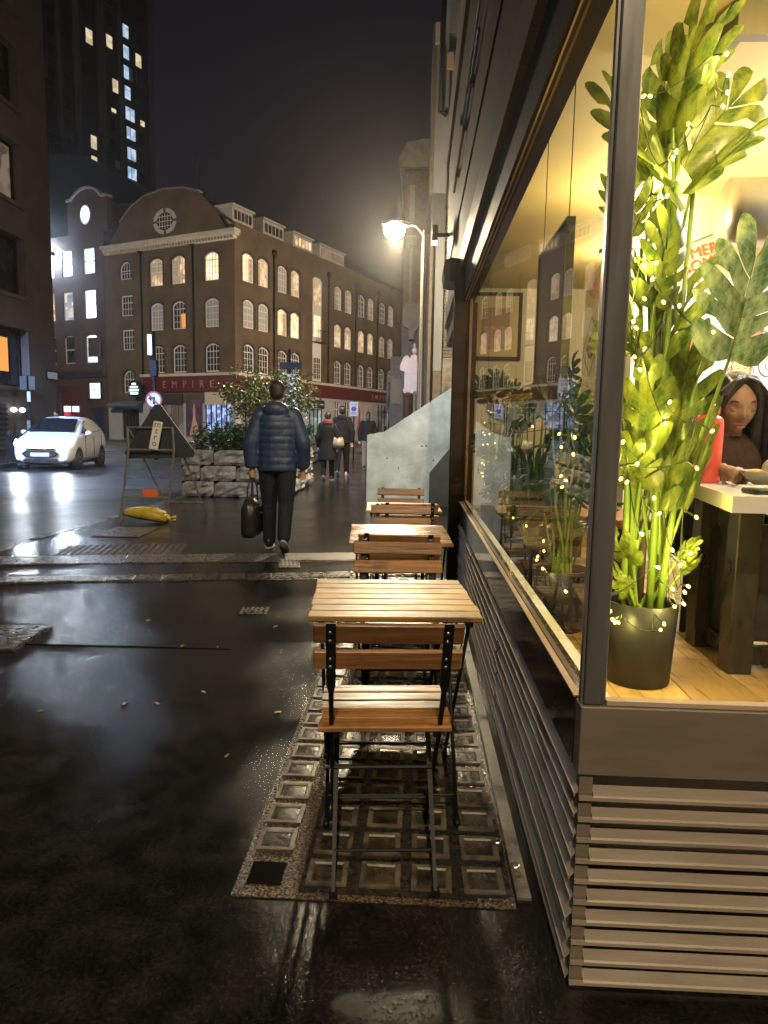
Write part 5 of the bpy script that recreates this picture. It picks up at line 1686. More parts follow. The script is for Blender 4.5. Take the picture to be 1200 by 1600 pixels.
# bollard and blue sign post by the far kerb
tag(MB().lathe([(.11, 0), (.10, .75), (.12, .8), (.12, .9), (.05, 1.0), (0, 1.02)], 12).build('bollard', G['black'], None, (-13.3, 22.2, 0)), 'black bollard on the left pavement beside the car', 'bollard')
t = sign_pole('crossing_post', 'slim blue grey post at the far kerb in front of the shop doors', (-1.55, 38, -.1), 3.9, .06, 'galv')
MB().box(-.12, .12, -.1, -.06, 2.2, 3.3).build('signal_back', pm('navy box', (.03, .04, .09), .4), t)
# awning by the narrow bay
t = thing('shop_awning', 'dark folded awning over the shop door left of the red fascia', 'awning', K + L_ * 11.2 + NL * .1 + V((0, 0, 2.4)), RL)
MB().loft([[(-1.6, 0, .8), (1.6, 0, .8), (1.6, 0, .7), (-1.6, 0, .7)], [(-1.75, -1.1, .35), (1.75, -1.1, .35), (1.75, -1.1, .2), (-1.75, -1.1, .2)]], smooth=False).build('canvas', pm('dark canvas', (.035, .036, .045), .7, 0, (.06, .06, .07), 4), t)
# ------------------------------------------------------------------ people
def remesh(mb, name, m, parent, voxel=.010, smooth=4, loc=None, rot=None):
    me = mb.mesh(name, m)
    o = bpy.data.objects.new('tmp', me)
    col.objects.link(o)
    r = o.modifiers.new('r', 'REMESH')
    r.mode = 'VOXEL'
    r.voxel_size = voxel
    r.use_smooth_shade = True
    if smooth:
        s = o.modifiers.new('s', 'SMOOTH')
        s.iterations = smooth
        s.factor = .5
    bpy.context.view_layer.update()
    out = bpy.data.meshes.new_from_object(o.evaluated_get(bpy.context.evaluated_depsgraph_get()))
    bpy.data.objects.remove(o)
    out.name = name
    out.materials.clear()
    out.materials.append(m)
    out.polygons.foreach_set('use_smooth', [True] * len(out.polygons))
    return obj(name, out, parent, loc, rot)


def limb(mb, pts, rs, n=12):
    """a tapered limb with round joints"""
    P = [V(p) for p in pts]
    mb.tube(P, rs, n)
    for p, r in zip(P, rs):
        mb.ell(p, (r * .99,) * 3, n, 7)


def hand(mb, w, d, side, curl=.5, s=1.0):
    """palm and five fingers from wrist w along d; the thumb leaves the side of the palm"""
    d = V(d).normalized()
    a = d.cross(V((0, 1, 0)))
    a = (a if a.length > .2 else d.cross(V((1, 0, 0)))).normalized()      # across the knuckles
    b = a.cross(d).normalized() * side                                      # curl direction
    w = V(w)
    limb(mb, [w, w + d * .045 * s, w + d * .085 * s], [.026 * s, .030 * s, .030 * s], 10)
    for k, L in enumerate((.066, .075, .070, .055)):
        k0 = w + d * .085 * s + a * (k - 1.5) * .019 * s
        k1 = k0 + (d * (1 - curl * .5) + b * curl * .5).normalized() * L * .5 * s
        k2 = k1 + (d * (.7 - curl) + b * curl * 1.2).normalized() * L * .5 * s
        limb(mb, [k0, k1, k2], [.0095 * s, .0088 * s, .0075 * s], 8)
    t0 = w + d * .03 * s - a * .025 * s
    t1 = t0 + (d * .6 - a * .7 + b * .4).normalized() * .035 * s
    limb(mb, [t0, t1, t1 + (d * .8 + b * .5).normalized() * .03 * s], [.011 * s, .010 * s, .0085 * s], 8)


def head_shape(c, s, yaw=0, pitch=0, face=True, n=36, m=28):
    """head about c (its middle), facing +y: skull, brow, sockets, nose, lips, chin"""
    vs, fs = [], []
    g = lambda x, z, cx, cz, sx, sz: math.exp(-((x - cx) / sx) ** 2 - ((z - cz) / sz) ** 2)
    for i in range(m + 1):
        t = PI * i / m - PI / 2
        for k in range(n):
            w = 2 * PI * k / n
            x, y, z = math.cos(t) * math.cos(w), math.cos(t) * math.sin(w), math.sin(t)
            X, Y, Z = x * .076, y * .096, z * .116
            if Z < 0:                                     # jaw narrows to the chin
                f = min(1, -Z / .116)
                X *= 1 - .30 * f ** 1.5
                Y = Y * (1 - .20 * f) + (.016 * f if y > 0 else .030 * f)
            if Y > 0 and face:
                Y = min(Y, .088)
                Y += .026 * g(X, Z, 0, -.026, .013, .020) + .012 * g(X, Z, 0, -.002, .010, .028)
                Y += .007 * g(X, Z, .032, .028, .026, .010) + .007 * g(X, Z, -.032, .028, .026, .010)
                Y -= .012 * g(X, Z, .033, .006, .016, .013) + .012 * g(X, Z, -.033, .006, .016, .013)
                Y += .009 * g(X, Z, 0, -.061, .022, .006) + .010 * g(X, Z, 0, -.073, .019, .007)
                Y -= .004 * g(X, Z, 0, -.066, .03, .003)
                Y += .012 * g(X, Z, 0, -.103, .022, .014)
                Y += .006 * g(X, Z, .045, -.025, .02, .025) + .006 * g(X, Z, -.045, -.025, .02, .025)
            vs.append((X, Y, Z))
    for i in range(m):
        for k in range(n):
            fs.append((i * n + k, i * n + (k + 1) % n, (i + 1) * n + (k + 1) % n, (i + 1) * n + k))
    Mx = Matrix.Translation(c) @ Matrix.Rotation(yaw, 4, 'Z') @ Matrix.Rotation(pitch, 4, 'X') @ Matrix.Scale(s, 4)
    mb = MB()
    mb.add(vs, fs, Mx, True)
    for q in (-1, 1):
        mb.ell((q * .077, -.005, -.005), (.010, .022, .032), 8, 6, Mx)
    return mb, Mx


def cloth(name, c1, c2, rough=.8, bump=.3, scale=40):
    m = pm(name, c1, rough, 0, c2, scale, bump=bump)
    m.node_tree.nodes['Principled BSDF'].inputs['Specular IOR Level'].default_value = .15
    return m


def walker(label, loc, rot, H, top, trouser, shoe, hem=.50, stride=.16, lift=.07, lead=-1, quilt=0, hood=False, arm_out=.0, hair='hair', skin='skin', voxel=.013, flare=0.0, width=1.0, hair_long=False, hairpuff=1.0):
    t = thing('person', label, 'person', loc, rot)
    k = H / 1.77
    body = MB()
    z_ = lambda v: v * k
    hip, sh = z_(.93), z_(1.43)
    leg = {}
    for q in (-1, 1):
        fwd = (q == lead)
        hx = q * .095 * k
        if fwd:
            leg[q] = [V((hx, 0, hip)), V((hx * 1.05, stride * .75, z_(.50))), V((hx * 1.1, stride * .9, z_(.085)))]
        else:
            leg[q] = [V((hx, 0, hip)), V((hx, -.02, z_(.50))), V((hx * .95, -stride, z_(.085) + lift))]
        limb(body, leg[q], [.085 * k, .055 * k, .040 * k], 10)
        an = leg[q][2]
        pitch = 0 if fwd else -.75
        toe = an + V((0, .17 * k * math.cos(pitch), -.05 * k + .17 * k * math.sin(pitch) * .55))
        limb(body, [an, toe], [.038 * k, .03 * k], 8)
    arm = {}
    for q in (-1, 1):
        sw = -.06 if q == lead else .07
        s0 = V((q * .185 * k * width, 0, sh))
        el = V((q * (.255 + arm_out) * k * width, -.03 + sw * .3, z_(1.13)))
        wr = V((q * (.245 + arm_out) * k * width, .04 + sw, z_(.875)))
        arm[q] = [s0, el, wr]
        limb(body, arm[q], [.055 * k, .042 * k, .030 * k], 10)
        hand(body, wr, (0, .05, -1), -q, .6, k)
    limb(body, [(0, 0, z_(.95)), (0, -.01, z_(1.15)), (0, -.01, z_(1.36)), (0, -.005, z_(1.47))], [.12 * k, .11 * k, .115 * k, .058 * k], 14)
    limb(body, [(0, -.005, z_(1.45)), (0, .01, z_(1.56))], [.055 * k, .05 * k], 10)
    hm, Mx = head_shape((0, .015, z_(1.655)), k, 0, 0, True, 20, 16)
    body.add(hm.v, hm.f, None, True)
    remesh(body, 'body', G[skin], t, voxel, 2)
    # hair: a cap drawn a little off the skull, low at the back
    hr = MB()
    hr.ell((0, -.012, .034), (.084 * hairpuff, .096 * hairpuff, .092 * hairpuff), 16, 10, Mx)
    hr.ell((0, -.045, -.01), (.074 * hairpuff, .062 * hairpuff, .075), 14, 8, Mx)
    if hair_long:
        hr.ell((0, -.06, -.09), (.075, .05, .12), 14, 8, Mx)
    remesh(hr, 'hair', G[hair], t, .012, 2)
    # trousers
    tr = MB()
    for q in (-1, 1):
        a, b, c = leg[q]
        limb(tr, [a, (a + b) / 2, b, (b + c) / 2, c + V((0, 0, .01))], [.112 * k, .102 * k, .082 * k, .074 * k, .068 * k], 12)
    tr.ell((0, 0, z_(.94)), (.175 * k, .125 * k, .10 * k), 14, 8)
    remesh(tr, 'trousers', trouser, t, voxel, 2)
    # shoes
    for q in (-1, 1):
        an = leg[q][2]
        fwd = (q == lead)
        Ms = Matrix.Translation(an + V((0, 0, -.045 * k))) @ Matrix.Rotation(0 if fwd else -.62, 4, 'X')
        s_ = MB()
        s_.ell((0, .045, .012), (.046, .135, .045), 12, 7, Ms)
        s_.ell((0, -.03, .04), (.040, .055, .05), 10, 6, Ms)
        sh_ = remesh(s_, 'shoe', shoe, t, .011, 2)
        MB().loft([[(x * w, .05 + y_ * ln, z0) for x, y_ in [(math.cos(2 * PI * i / 14), math.sin(2 * PI * i / 14)) for i in range(14)]] for w, ln, z0 in ((.044, .138, -.038), (.049, .145, -.034), (.049, .145, -.018))], Ms).build('sole', G['sole'], sh_)
    # coat or jacket: rings from hem to collar, quilted if asked
    jk = MB()
    z0, z1 = z_(hem * 1.77), z_(1.485)
    nz = 64 if quilt else 26
    prof = [(0, .205 + flare, .15 + flare * .8), (.15, .20 + flare * .7, .150 + flare * .5), (.45, .195, .152), (.75, .205, .158), (.88, .195, .145), (.95, .155, .12), (1.0, .085, .085)]
    if hem < .45:
        prof = [(0, .21 + flare, .165 + flare), (.25, .20 + flare * .6, .155 + flare * .6), (.55, .175, .14), (.8, .195, .145), (.9, .185, .135), (.955, .14, .11), (1, .085, .085)]
    for i in range(nz + 1):
        u = i / nz
        for (a, ra, da), (b, rb, db) in zip(prof[:-1], prof[1:]):
            if a <= u <= b:
                f = (u - a) / (b - a)
                rx, ry = ra + (rb - ra) * f, da + (db - da) * f
                break
        rp_ = 0
        if quilt and u < .90:
            rp_ = .008 * (abs(math.sin(PI * u * quilt / .9)) ** .45) - .002
        ring_ = []
        for j in range(28):
            w = 2 * PI * j / 28
            wob = .006 * noise.noise(V((math.cos(w) * 3, math.sin(w) * 3, u * 9)))
            ring_.append(((rx * width + rp_ + wob) * k * math.cos(w), (ry + rp_ + wob) * k * math.sin(w) - .005, z0 + (z1 - z0) * u))
        jk.loft([ring_], caps=False) if False else None
        if i == 0:
            rings_ = []
        rings_.append(ring_)
    jk.loft(rings_)
    for q in (-1, 1):
        a, b, c = arm[q]
        a = a - V((q * .03 * k, 0, .005))
        pts, rs_ = [], []
        for i in range(22):
            u = i / 21
            p = a.lerp(b, u * 2) if u < .5 else b.lerp(c, u * 2 - 1)
            r_ = (.092 - .024 * u) * k * (1.04 if quilt else .90)
            if quilt:
                r_ += .004 * abs(math.sin(PI * u * 8)) ** .5
            pts.append(p)
            rs_.append(r_)
        rs_[-1] *= .82
        jk.tube(pts, rs_, 14)
        jk.ell(a, (.096 * k, .094 * k, .085 * k), 14, 8)
    if hood:
        jk.ell((0, -.085, z_(1.475)), (.135 * k, .085 * k, .085 * k), 16, 9)
        jk.ell((0, -.02, z_(1.49)), (.120 * k, .10 * k, .06 * k), 16, 9)
    remesh(jk, 'jacket' if hem > .42 else 'coat', top, t, .010 if quilt else voxel, 1)
    return t, arm, k


G['sole'] = pm('shoe sole', (.30, .29, .27), .6)
G['trainer'] = pm('black shoe', (.012, .012, .014), .45)
G['navy_puffer'] = pm('navy puffer nylon', (.014, .028, .066), .48, 0, (.024, .044, .095), 30, bump=.35)
G['black_cloth'] = cloth('black cloth', (.006, .006, .007), (.011, .011, .012))
G['navy_trouser'] = cloth('dark navy trousers', (.012, .013, .018), (.020, .022, .030))
G['grey_trouser'] = cloth('grey brown trousers', (.13, .115, .10), (.19, .17, .15))
man, arm, k = walker('man in navy hooded puffer jacket walking away with a black bag', (-1.43, 7.12, 0), R(3), 1.76, G['navy_puffer'], G['navy_trouser'], G['trainer'], .478, .15, .075, -1, 8, True, .012, width=1.0, voxel=.009)
# the bag in his left hand
bag = thing('laptop_bag', 'black leather bag with two handles held in the hand of the walking man', 'bag', (0, 0, 0))
hp_ = Matrix.Translation((-1.43, 7.12, 0)) @ Matrix.Rotation(R(3), 4, 'Z') @ (arm[-1][2] + V((0, 0, -.115)))
bag.location = hp_
bag.rotation_euler = (0, 0, R(86))
G['leather'] = pm('black leather', (.012, .011, .011), .35, 0, (.022, .020, .019), 25, bump=.4)
MB().loft([[(-.150, -.045, -.60), (.150, -.045, -.60), (.150, .045, -.60), (-.150, .045, -.60)], [(-.175, -.065, -.56), (.175, -.065, -.56), (.175, .065, -.56), (-.175, .065, -.56)], [(-.175, -.065, -.30), (.175, -.065, -.30), (.175, .065, -.30), (-.175, .065, -.30)], [(-.15, -.03, -.20), (.15, -.03, -.20), (.15, .03, -.20), (-.15, .03, -.20)]]).build('bag_body', G['leather'], bag)
for q in (-1, 1):
    MB().tube([(-.08, q * .035, -.22), (-.065, q * .025, -.07), (-.02, q * .008, .0), (.02, q * .008, .0), (.065, q * .025, -.07), (.08, q * .035, -.22)], .008, 6).build('handle', G['leather'], bag)
for x, z in ((-.09, -.19), (.09, -.19), (.1, -.27)):
    MB().box(x - .014, x + .014, -.072, -.060, z - .10, z - .084).build('buckle', G['bolt'], bag)
# group ahead
wm_, arm, k = walker('woman in long black coat and maroon scarf walking ahead with a shoulder bag', (-2.15, 16.9, 0), R(2), 1.66, G['black_cloth'], G['black_cloth'], G['trainer'], .30, .13, .06, 1, 0, False, .0, flare=.05, hairpuff=1.08)
rings_ = [[((.085 + .02 * math.sin(v * PI / 3)) * math.cos(2 * PI * i / 18) * s, (.085) * math.sin(2 * PI * i / 18) * s, z) for i in range(18)] for v, (z, s) in enumerate(((1.36, 1.15), (1.40, 1.35), (1.45, 1.2), (1.49, 1.0)))]
MB().loft(rings_).build('scarf', pm('maroon scarf', (.10, .022, .032), .9, 0, (.15, .035, .05), 30, bump=.5), wm_)
hb = thing('shoulder_bag', 'pale and brown shoulder bag hanging at the side of the long black coat', 'bag', (-1.88, 16.84, .80), R(10))
MB().loft([[(-.11, -.05, 0), (.11, -.05, 0), (.11, .05, 0), (-.11, .05, 0)], [(-.14, -.07, .08), (.14, -.07, .08), (.14, .07, .08), (-.14, .07, .08)], [(-.11, -.03, .26), (.11, -.03, .26), (.11, .03, .26), (-.11, .03, .26)]]).build('bag_body', pm('taupe leather', (.20, .16, .12), .4, 0, (.28, .23, .17), 8), hb)
MB().tube([(-.1, 0, .24), (-.16, .0, .42), (-.13, .02, .60)], .012, 5).tube([(.1, 0, .24), (.0, .0, .42), (-.1, .02, .60)], .012, 5).build('strap', G['leather'], hb)
walker('tall man in black jacket walking just ahead of the long coat', (-1.98, 18.6, 0), R(-3), 1.86, G['black_cloth'], G['black_cloth'], pm('pale trainer', (.5, .5, .5), .5), .47, .16, .07, 1, 0, True, .02, hairpuff=1.12)
walker('person in black top and grey trousers walking at the concrete wall', (-1.52, 22.0, 0), R(4), 1.80, G['black_cloth'], G['grey_trouser'], G['trainer'], .50, .12, .06, -1, 0, False, .0, hair_long=True)
fm_, arm, k = walker('far man in dark coat facing the camera, carrying a pink bag', (-1.62, 41, -.1), R(184), 1.78, G['navy_trouser'], G['black_cloth'], G['trainer'], .45, .1, .05, 1)
tag(MB().loft([[(-.1, -.05, .75), (.1, -.05, .75), (.1, .05, .75), (-.1, .05, .75)], [(-.14, -.07, .9), (.14, -.07, .9), (.14, .07, .9), (-.14, .07, .9)], [(-.12, -.05, 1.12), (.12, -.05, 1.12), (.12, .05, 1.12), (-.12, .05, 1.12)]]).build('pink_bag', pm('pink and white bag', (.7, .25, .4), .5, 0, (.8, .75, .78), 5), None, (-1.66, 40.72, -.1)), 'small pink and white bag held in front of the far man', 'bag')
walker('dim figure in dark clothes on the left pavement behind the car', (-13.5, 25.6, 0), R(170), 1.72, G['navy_trouser'], G['black_cloth'], G['trainer'], .46, .1, .05, 1)

# ------------------------------------------------------------------ woman at the restaurant table
TX = 1.43
wo = thing('person', 'woman with long dark hair seated at the restaurant table, looking down', 'person', (TX, 3.26, FZ))
b = MB()
HZ = 1.435 - FZ
limb(b, [(0, .10, .45), (0, .08, .60), (0, .03, .78), (0, .0, .83)], [.15, .14, .15, .085], 14)
limb(b, [(0, .0, .82), (0, -.02, .93)], [.052, .050], 10)
for q, el, wr in ((-1, (-.30, -.06, .62), (-.17, -.36, .755)), (1, (.30, -.04, .60), (.14, -.30, .745))):
    limb(b, [(q * .17, .04, .82), el, wr], [.062, .046, .030], 10)
    hand(b, wr, (.55 * -q * .3, -.85, -.12), 1, .75, .95)
for q in (-1, 1):
    limb(b, [(q * .10, .08, .46), (q * .12, -.34, .47), (q * .12, -.34, .10), (q * .12, -.32, .05)], [.095, .065, .045, .04], 10)
    limb(b, [(q * .12, -.32, .045), (q * .12, -.46, .03)], [.04, .028], 8)
hm, Mx = head_shape((0, -.055, HZ), 1.08, PI - .06, R(-17), True, 44, 34)
b.add(hm.v, hm.f, None, True)
body = remesh(b, 'body', G['skin2'], wo, .0062, 1)
# eyes closed downwards: lids, lashes, brows, lips
for q in (-1, 1):
    lid = MB()
    lid.ell((q * .033, .0705, .004), (.017, .010, .010), 12, 8, Mx)
    lid.build('eyelid', pm('eyelid %d' % q, (.25, .125, .075), .7), wo)
    MB().tube([(q * .033 + x * .018, .0835 - abs(x) * .006, -.003 - .004 * (1 - x * x)) for x in (-1, -.5, 0, .5, 1)], .0018, 6, Mx).build('lashes', G['hair'], wo)
    MB().tube([(q * (.016 + .036 * u), .089 - .014 * u * u, .026 + .009 * math.sin(PI * u * .8)) for u in (0, .25, .5, .75, 1)], [.002, .0035, .0035, .003, .0012], 6, Mx).build('eyebrow', G['hair'], wo)
MB().tube([(x * .023, .0905 - abs(x) ** 2 * .010, -.0615 + (.002 if abs(x) < .2 else .003) * (1 - abs(x))) for x in (-1, -.6, -.2, .2, .6, 1)], [.001, .004, .005, .005, .004, .001], 8, Mx).tube([(x * .021, .0915 - abs(x) ** 2 * .010, -.0725) for x in (-1, -.5, 0, .5, 1)], [.001, .005, .006, .005, .001], 8, Mx).build('lips', pm('lips', (.30, .09, .075), .4), wo)
# long dark hair: cap with a parting and falls at both sides
h = MB()
h.ell((0, -.026, .034), (.088, .098, .098), 20, 12, Mx)
for q in (-1, 1):
    # front falls leave the parting, cover the temple and run down beside the cheek
    pts = [(q * .004, .050, .122), (q * .038, .066, .104), (q * .068, .062, .066), (q * .082, .044, .016), (q * .090, .028, -.05), (q * .098, .020, -.13), (q * .108, .018, -.22), (q * .112, .022, -.31), (q * .108, .026, -.38)]
    h.tube(pts, [.012, .020, .024, .026, .030, .036, .044, .046, .024], 10, Mx)
    pts = [(q * .03, .0, .10), (q * .07, -.01, .05), (q * .095, -.02, -.06), (q * .120, -.03, -.18), (q * .13, -.03, -.30), (q * .12, -.03, -.40)]
    h.tube(pts, [.04, .045, .048, .055, .055, .03], 10, Mx)
h.tube([(0, -.08, 0), (0, -.09, -.15), (0, -.09, -.34)], [.08, .09, .07], 12, Mx)
hair_o = remesh(h, 'hair', G['hair2'], wo, .008, 2)
rs_ = random.Random(5)
sb_ = MB()
for i in range(110):
    q = rs_.choice((-1, 1))
    o1, o2 = rs_.uniform(-.02, .04), rs_.uniform(-.03, .03)
    w1 = rs_.uniform(.9, 1.18)
    pts = [(q * rs_.uniform(.004, .02), .045 + o1, .126), (q * .045, .066 + o1 * .4, .112), (q * .080 * w1, .066 + o1, .062), (q * .100 * w1, .050 + o1, .0), (q * .112 * w1, .040 + o1, -.08), (q * .128 * w1 + o2 * .3, .046 + o1, -.18), (q * .140 * w1 + o2, .050 + o1, -.29), (q * .130 * w1 + o2 * 1.6, .054 + o1, -.38 - rs_.uniform(0, .06))]
    sb_.tube(pts, [.0012, .002, .0022, .0024, .0024, .0022, .0018, .0006], 4, Mx, caps=False)
sb_.build('hair_strands', G['hair2'], wo)['kind'] = 'stuff'
tp_ = MB()
limb(tp_, [(0, .10, .42), (0, .08, .60), (0, .035, .76), (0, .015, .83)], [.172, .162, .172, .10], 16)
for q, el, wr in ((-1, (-.30, -.06, .62), (-.19, -.32, .745)), (1, (.30, -.04, .60), (.155, -.26, .735))):
    limb(tp_, [(q * .17, .04, .81), el, wr], [.082, .062, .044], 12)
remesh(tp_, 'top', cloth('dark brown top', (.030, .018, .013), (.055, .034, .024)), wo, .011, 2)
lg = MB()
for q in (-1, 1):
    limb(lg, [(q * .10, .08, .46), (q * .12, -.34, .47), (q * .12, -.34, .12)], [.115, .085, .062], 12)
remesh(lg, 'trousers', G['black_cloth'], wo, .012, 2)
ch = thing('dining_chair', 'dark dining chair under the seated woman', 'chair', (TX, 3.34, FZ))
MB().cbox(-.21, .21, -.22, .22, .33, .36, .008).build('seat', G['darkmetal'], ch)
MB().cbox(-.20, .20, .21, .235, .42, .72, .008).build('backrest', G['darkmetal'], ch)
for x in (-.19, .19):
    for yy in (-.2, .22):
        MB().tube([(x, yy, 0), (x, yy, .33 if yy < 0 else .70)], .014, 6).build('leg', G['black'], ch)

# ------------------------------------------------------------------ dining table with her things
TZ = 1.10
dt = thing('dining_table', 'white topped dining table on a black frame inside the window', 'table', (1.5, 2.8, FZ))
G['tabletop'] = pm('white laminate', (.72, .69, .60), .18, 0, (.76, .73, .64), 2)
MB().slab([(1.04 - 1.5, 2.30 - 2.8), (2.4 - 1.5, 2.28 - 2.8), (2.4 - 1.5, 3.04 - 2.8), (1.17 - 1.5, 3.04 - 2.8), (1.14 - 1.5, 2.9 - 2.8)], TZ - FZ - .055, TZ - FZ).build('tabletop', G['tabletop'], dt)
G['worn_black'] = pm('scuffed black steel', (.016, .014, .011), .35, .2, (.05, .043, .032), 14, (1, 1, .5), rvar=.15)
for x in (-.26, .7):
    for yy in (-.18, .15):
        MB().cbox(x - .045, x + .045, yy - .045, yy + .045, .0, TZ - FZ - .056, .004).build('leg', G['worn_black'], dt)
MB().cbox(-.215, .655, -.17, -.12, .02, .09, .004).build('foot_rail', G['worn_black'], dt)
MB().cbox(-.25, -.20, -.135, .105, .02, .09, .004).build('foot_rail', G['worn_black'], dt)
MB().box(-.215, .655, -.12, -.10, .10, .56).box(-.24, -.22, -.13, .10, .10, .6).build('modesty_panel', pm('black sheeting', (.020, .018, .015), .3, 0, (.05, .045, .036), 4, (1, 1, 3), .8, 5), dt)
# water bottle
wb = thing('water_bottle', 'coral red water bottle standing on the table beside the woman', 'bottle', (1.205, 2.93, TZ))
G['coral'] = pm('coral red plastic', (.66, .085, .065), .28, 0, (.70, .10, .075), 3)
MB().lathe([(.0, 0), (.054, .0), (.058, .006), (.058, .245), (.054, .262), (.040, .275), (.036, .277)], 24).build('bottle_body', G['coral'], wb)
MB().lathe([(.037, .278), (.040, .282), (.040, .312), (.036, .318), (.022, .320), (.020, .34), (.010, .345), (0, .345)], 20).build('cap', G['coral'], wb)
bw = thing('bowl', 'grey ceramic bowl on the table in front of the woman', 'bowl', (1.36, 2.72, TZ))
G['ceramic'] = pm('grey brown ceramic', (.30, .26, .20), .3, 0, (.38, .33, .26), 8)
MB().lathe([(.0, .004), (.035, .004), (.04, .0), (.045, .004), (.085, .035), (.105, .062), (.102, .064), (.08, .04), (.04, .014), (0, .012)], 24).build('bowl_body', G['ceramic'], bw)
MB().tube([(.0 + .028 * math.cos(i * PI / 6), -.02, .072 + .028 * math.sin(i * PI / 6)) for i in range(13)], .013, 8).build('handle', G['ceramic'], bw)
MB().ell((-.03, .0, .05), (.05, .04, .02), 12, 7).ell((-.06, -.02, .06), (.035, .02, .012), 10, 6).build('food', pm('golden food', (.6, .33, .06), .5, 0, (.7, .45, .12), 12), bw)
tag(MB().add([(-.16, -.05, .001), (.25, -.07, .001), (.27, .06, .001), (-.14, .07, .001), (-.15, -.045, .008), (.24, -.06, .014), (.25, .055, .006), (-.13, .06, .012), (.05, 0, .02)], [(0, 1, 5, 4), (1, 2, 6, 5), (2, 3, 7, 6), (3, 0, 4, 7), (4, 5, 8), (5, 6, 8), (6, 7, 8), (7, 4, 8)]).build('napkin', G['white'], None, (1.36, 2.62, TZ)), 'crumpled white paper napkin on the table before the bowl', 'napkin')
tag(MB().cbox(0, .30, 0, .09, 0, .018, .005).build('dark_tray', G['worn_black'], None, (1.14, 2.37, TZ + .001), R(2)), 'dark flat case lying at the front edge of the table', 'case')
# ------------------------------------------------------------------ white car
car = thing('car', 'white five door hatchback with headlights on, driving towards the camera', 'car', (-11.38, 21.95, -.12), R(10))
G['paint'] = pm('white car paint', (.80, .80, .79), .25, 0, coat=.5)
G['carglass'] = pm('car glass', (.010, .012, .016), .05)
G['rubber'] = pm('tyre rubber', (.015, .015, .016), .7)
G['plastic'] = pm('black plastic', (.018, .018, .020), .5)
G['chrome'] = pm('chrome', (.7, .7, .7), .12, 1.0)
st = [(-2.04, .26, .50, .56, .58, .54, .40, .64), (-1.98, .21, .68, .74, .66, .70, .55, .73), (-1.80, .19, .78, .84, .76, .80, .62, .84), (-1.55, .19, .82, .865, .88, .845, .66, .95), (-1.3, .19, .83, .87, .95, .86, .70, 1.03), (-1.1, .19, .835, .872, .985, .862, .715, 1.085),
      (-.65, .19, .84, .875, 1.0, .862, .67, 1.36), (-.25, .19, .84, .875, 1.02, .862, .63, 1.55), (.1, .19, .84, .875, 1.03, .862, .62, 1.61), (.6, .19, .84, .875, 1.05, .86, .615, 1.63), (1.2, .19, .835, .87, 1.07, .855, .60, 1.60), (1.7, .21, .82, .86, 1.08, .835, .57, 1.48), (1.92, .27, .77, .83, 1.08, .79, .53, 1.27), (2.03, .36, .70, .76, .92, .70, .45, 1.0)]
rings = []
for y, zb, wb, ws, zs, wsh, wr, zr in st:
    h = [(0, zb), (wb * .6, zb), (wb, zb + .03), (ws, (zb + zs) / 2 - .02), (ws * .998, (zb + zs) / 2 + .15), (wsh, zs), ((wsh + wr) / 2 + .012, (zs + zr) / 2), (wr, zr - .035), (wr * .6, zr - .006), (0, zr)]
    rings.append([(x, y, z) for x, z in h] + [(-x, y, z) for x, z in h[-2:0:-1]])
body = MB().loft(rings).build('body', G['paint'], car)
b_ = body.modifiers.new('sub', 'SUBSURF')
b_.levels = b_.render_levels = 1
sx_at = lambda z: .872 - (z - 1.0) * .49
ws_ = [(-.67, -1.04, 1.125), (0, -1.07, 1.135), (.67, -1.04, 1.125), (.585, -.34, 1.52), (0, -.35, 1.55), (-.585, -.34, 1.52)]
MB().add([(x * 1.0, y - .03, z + .012) for x, y, z in ws_], [(0, 1, 4, 5), (1, 2, 3, 4)]).build('windscreen', G['carglass'], car)
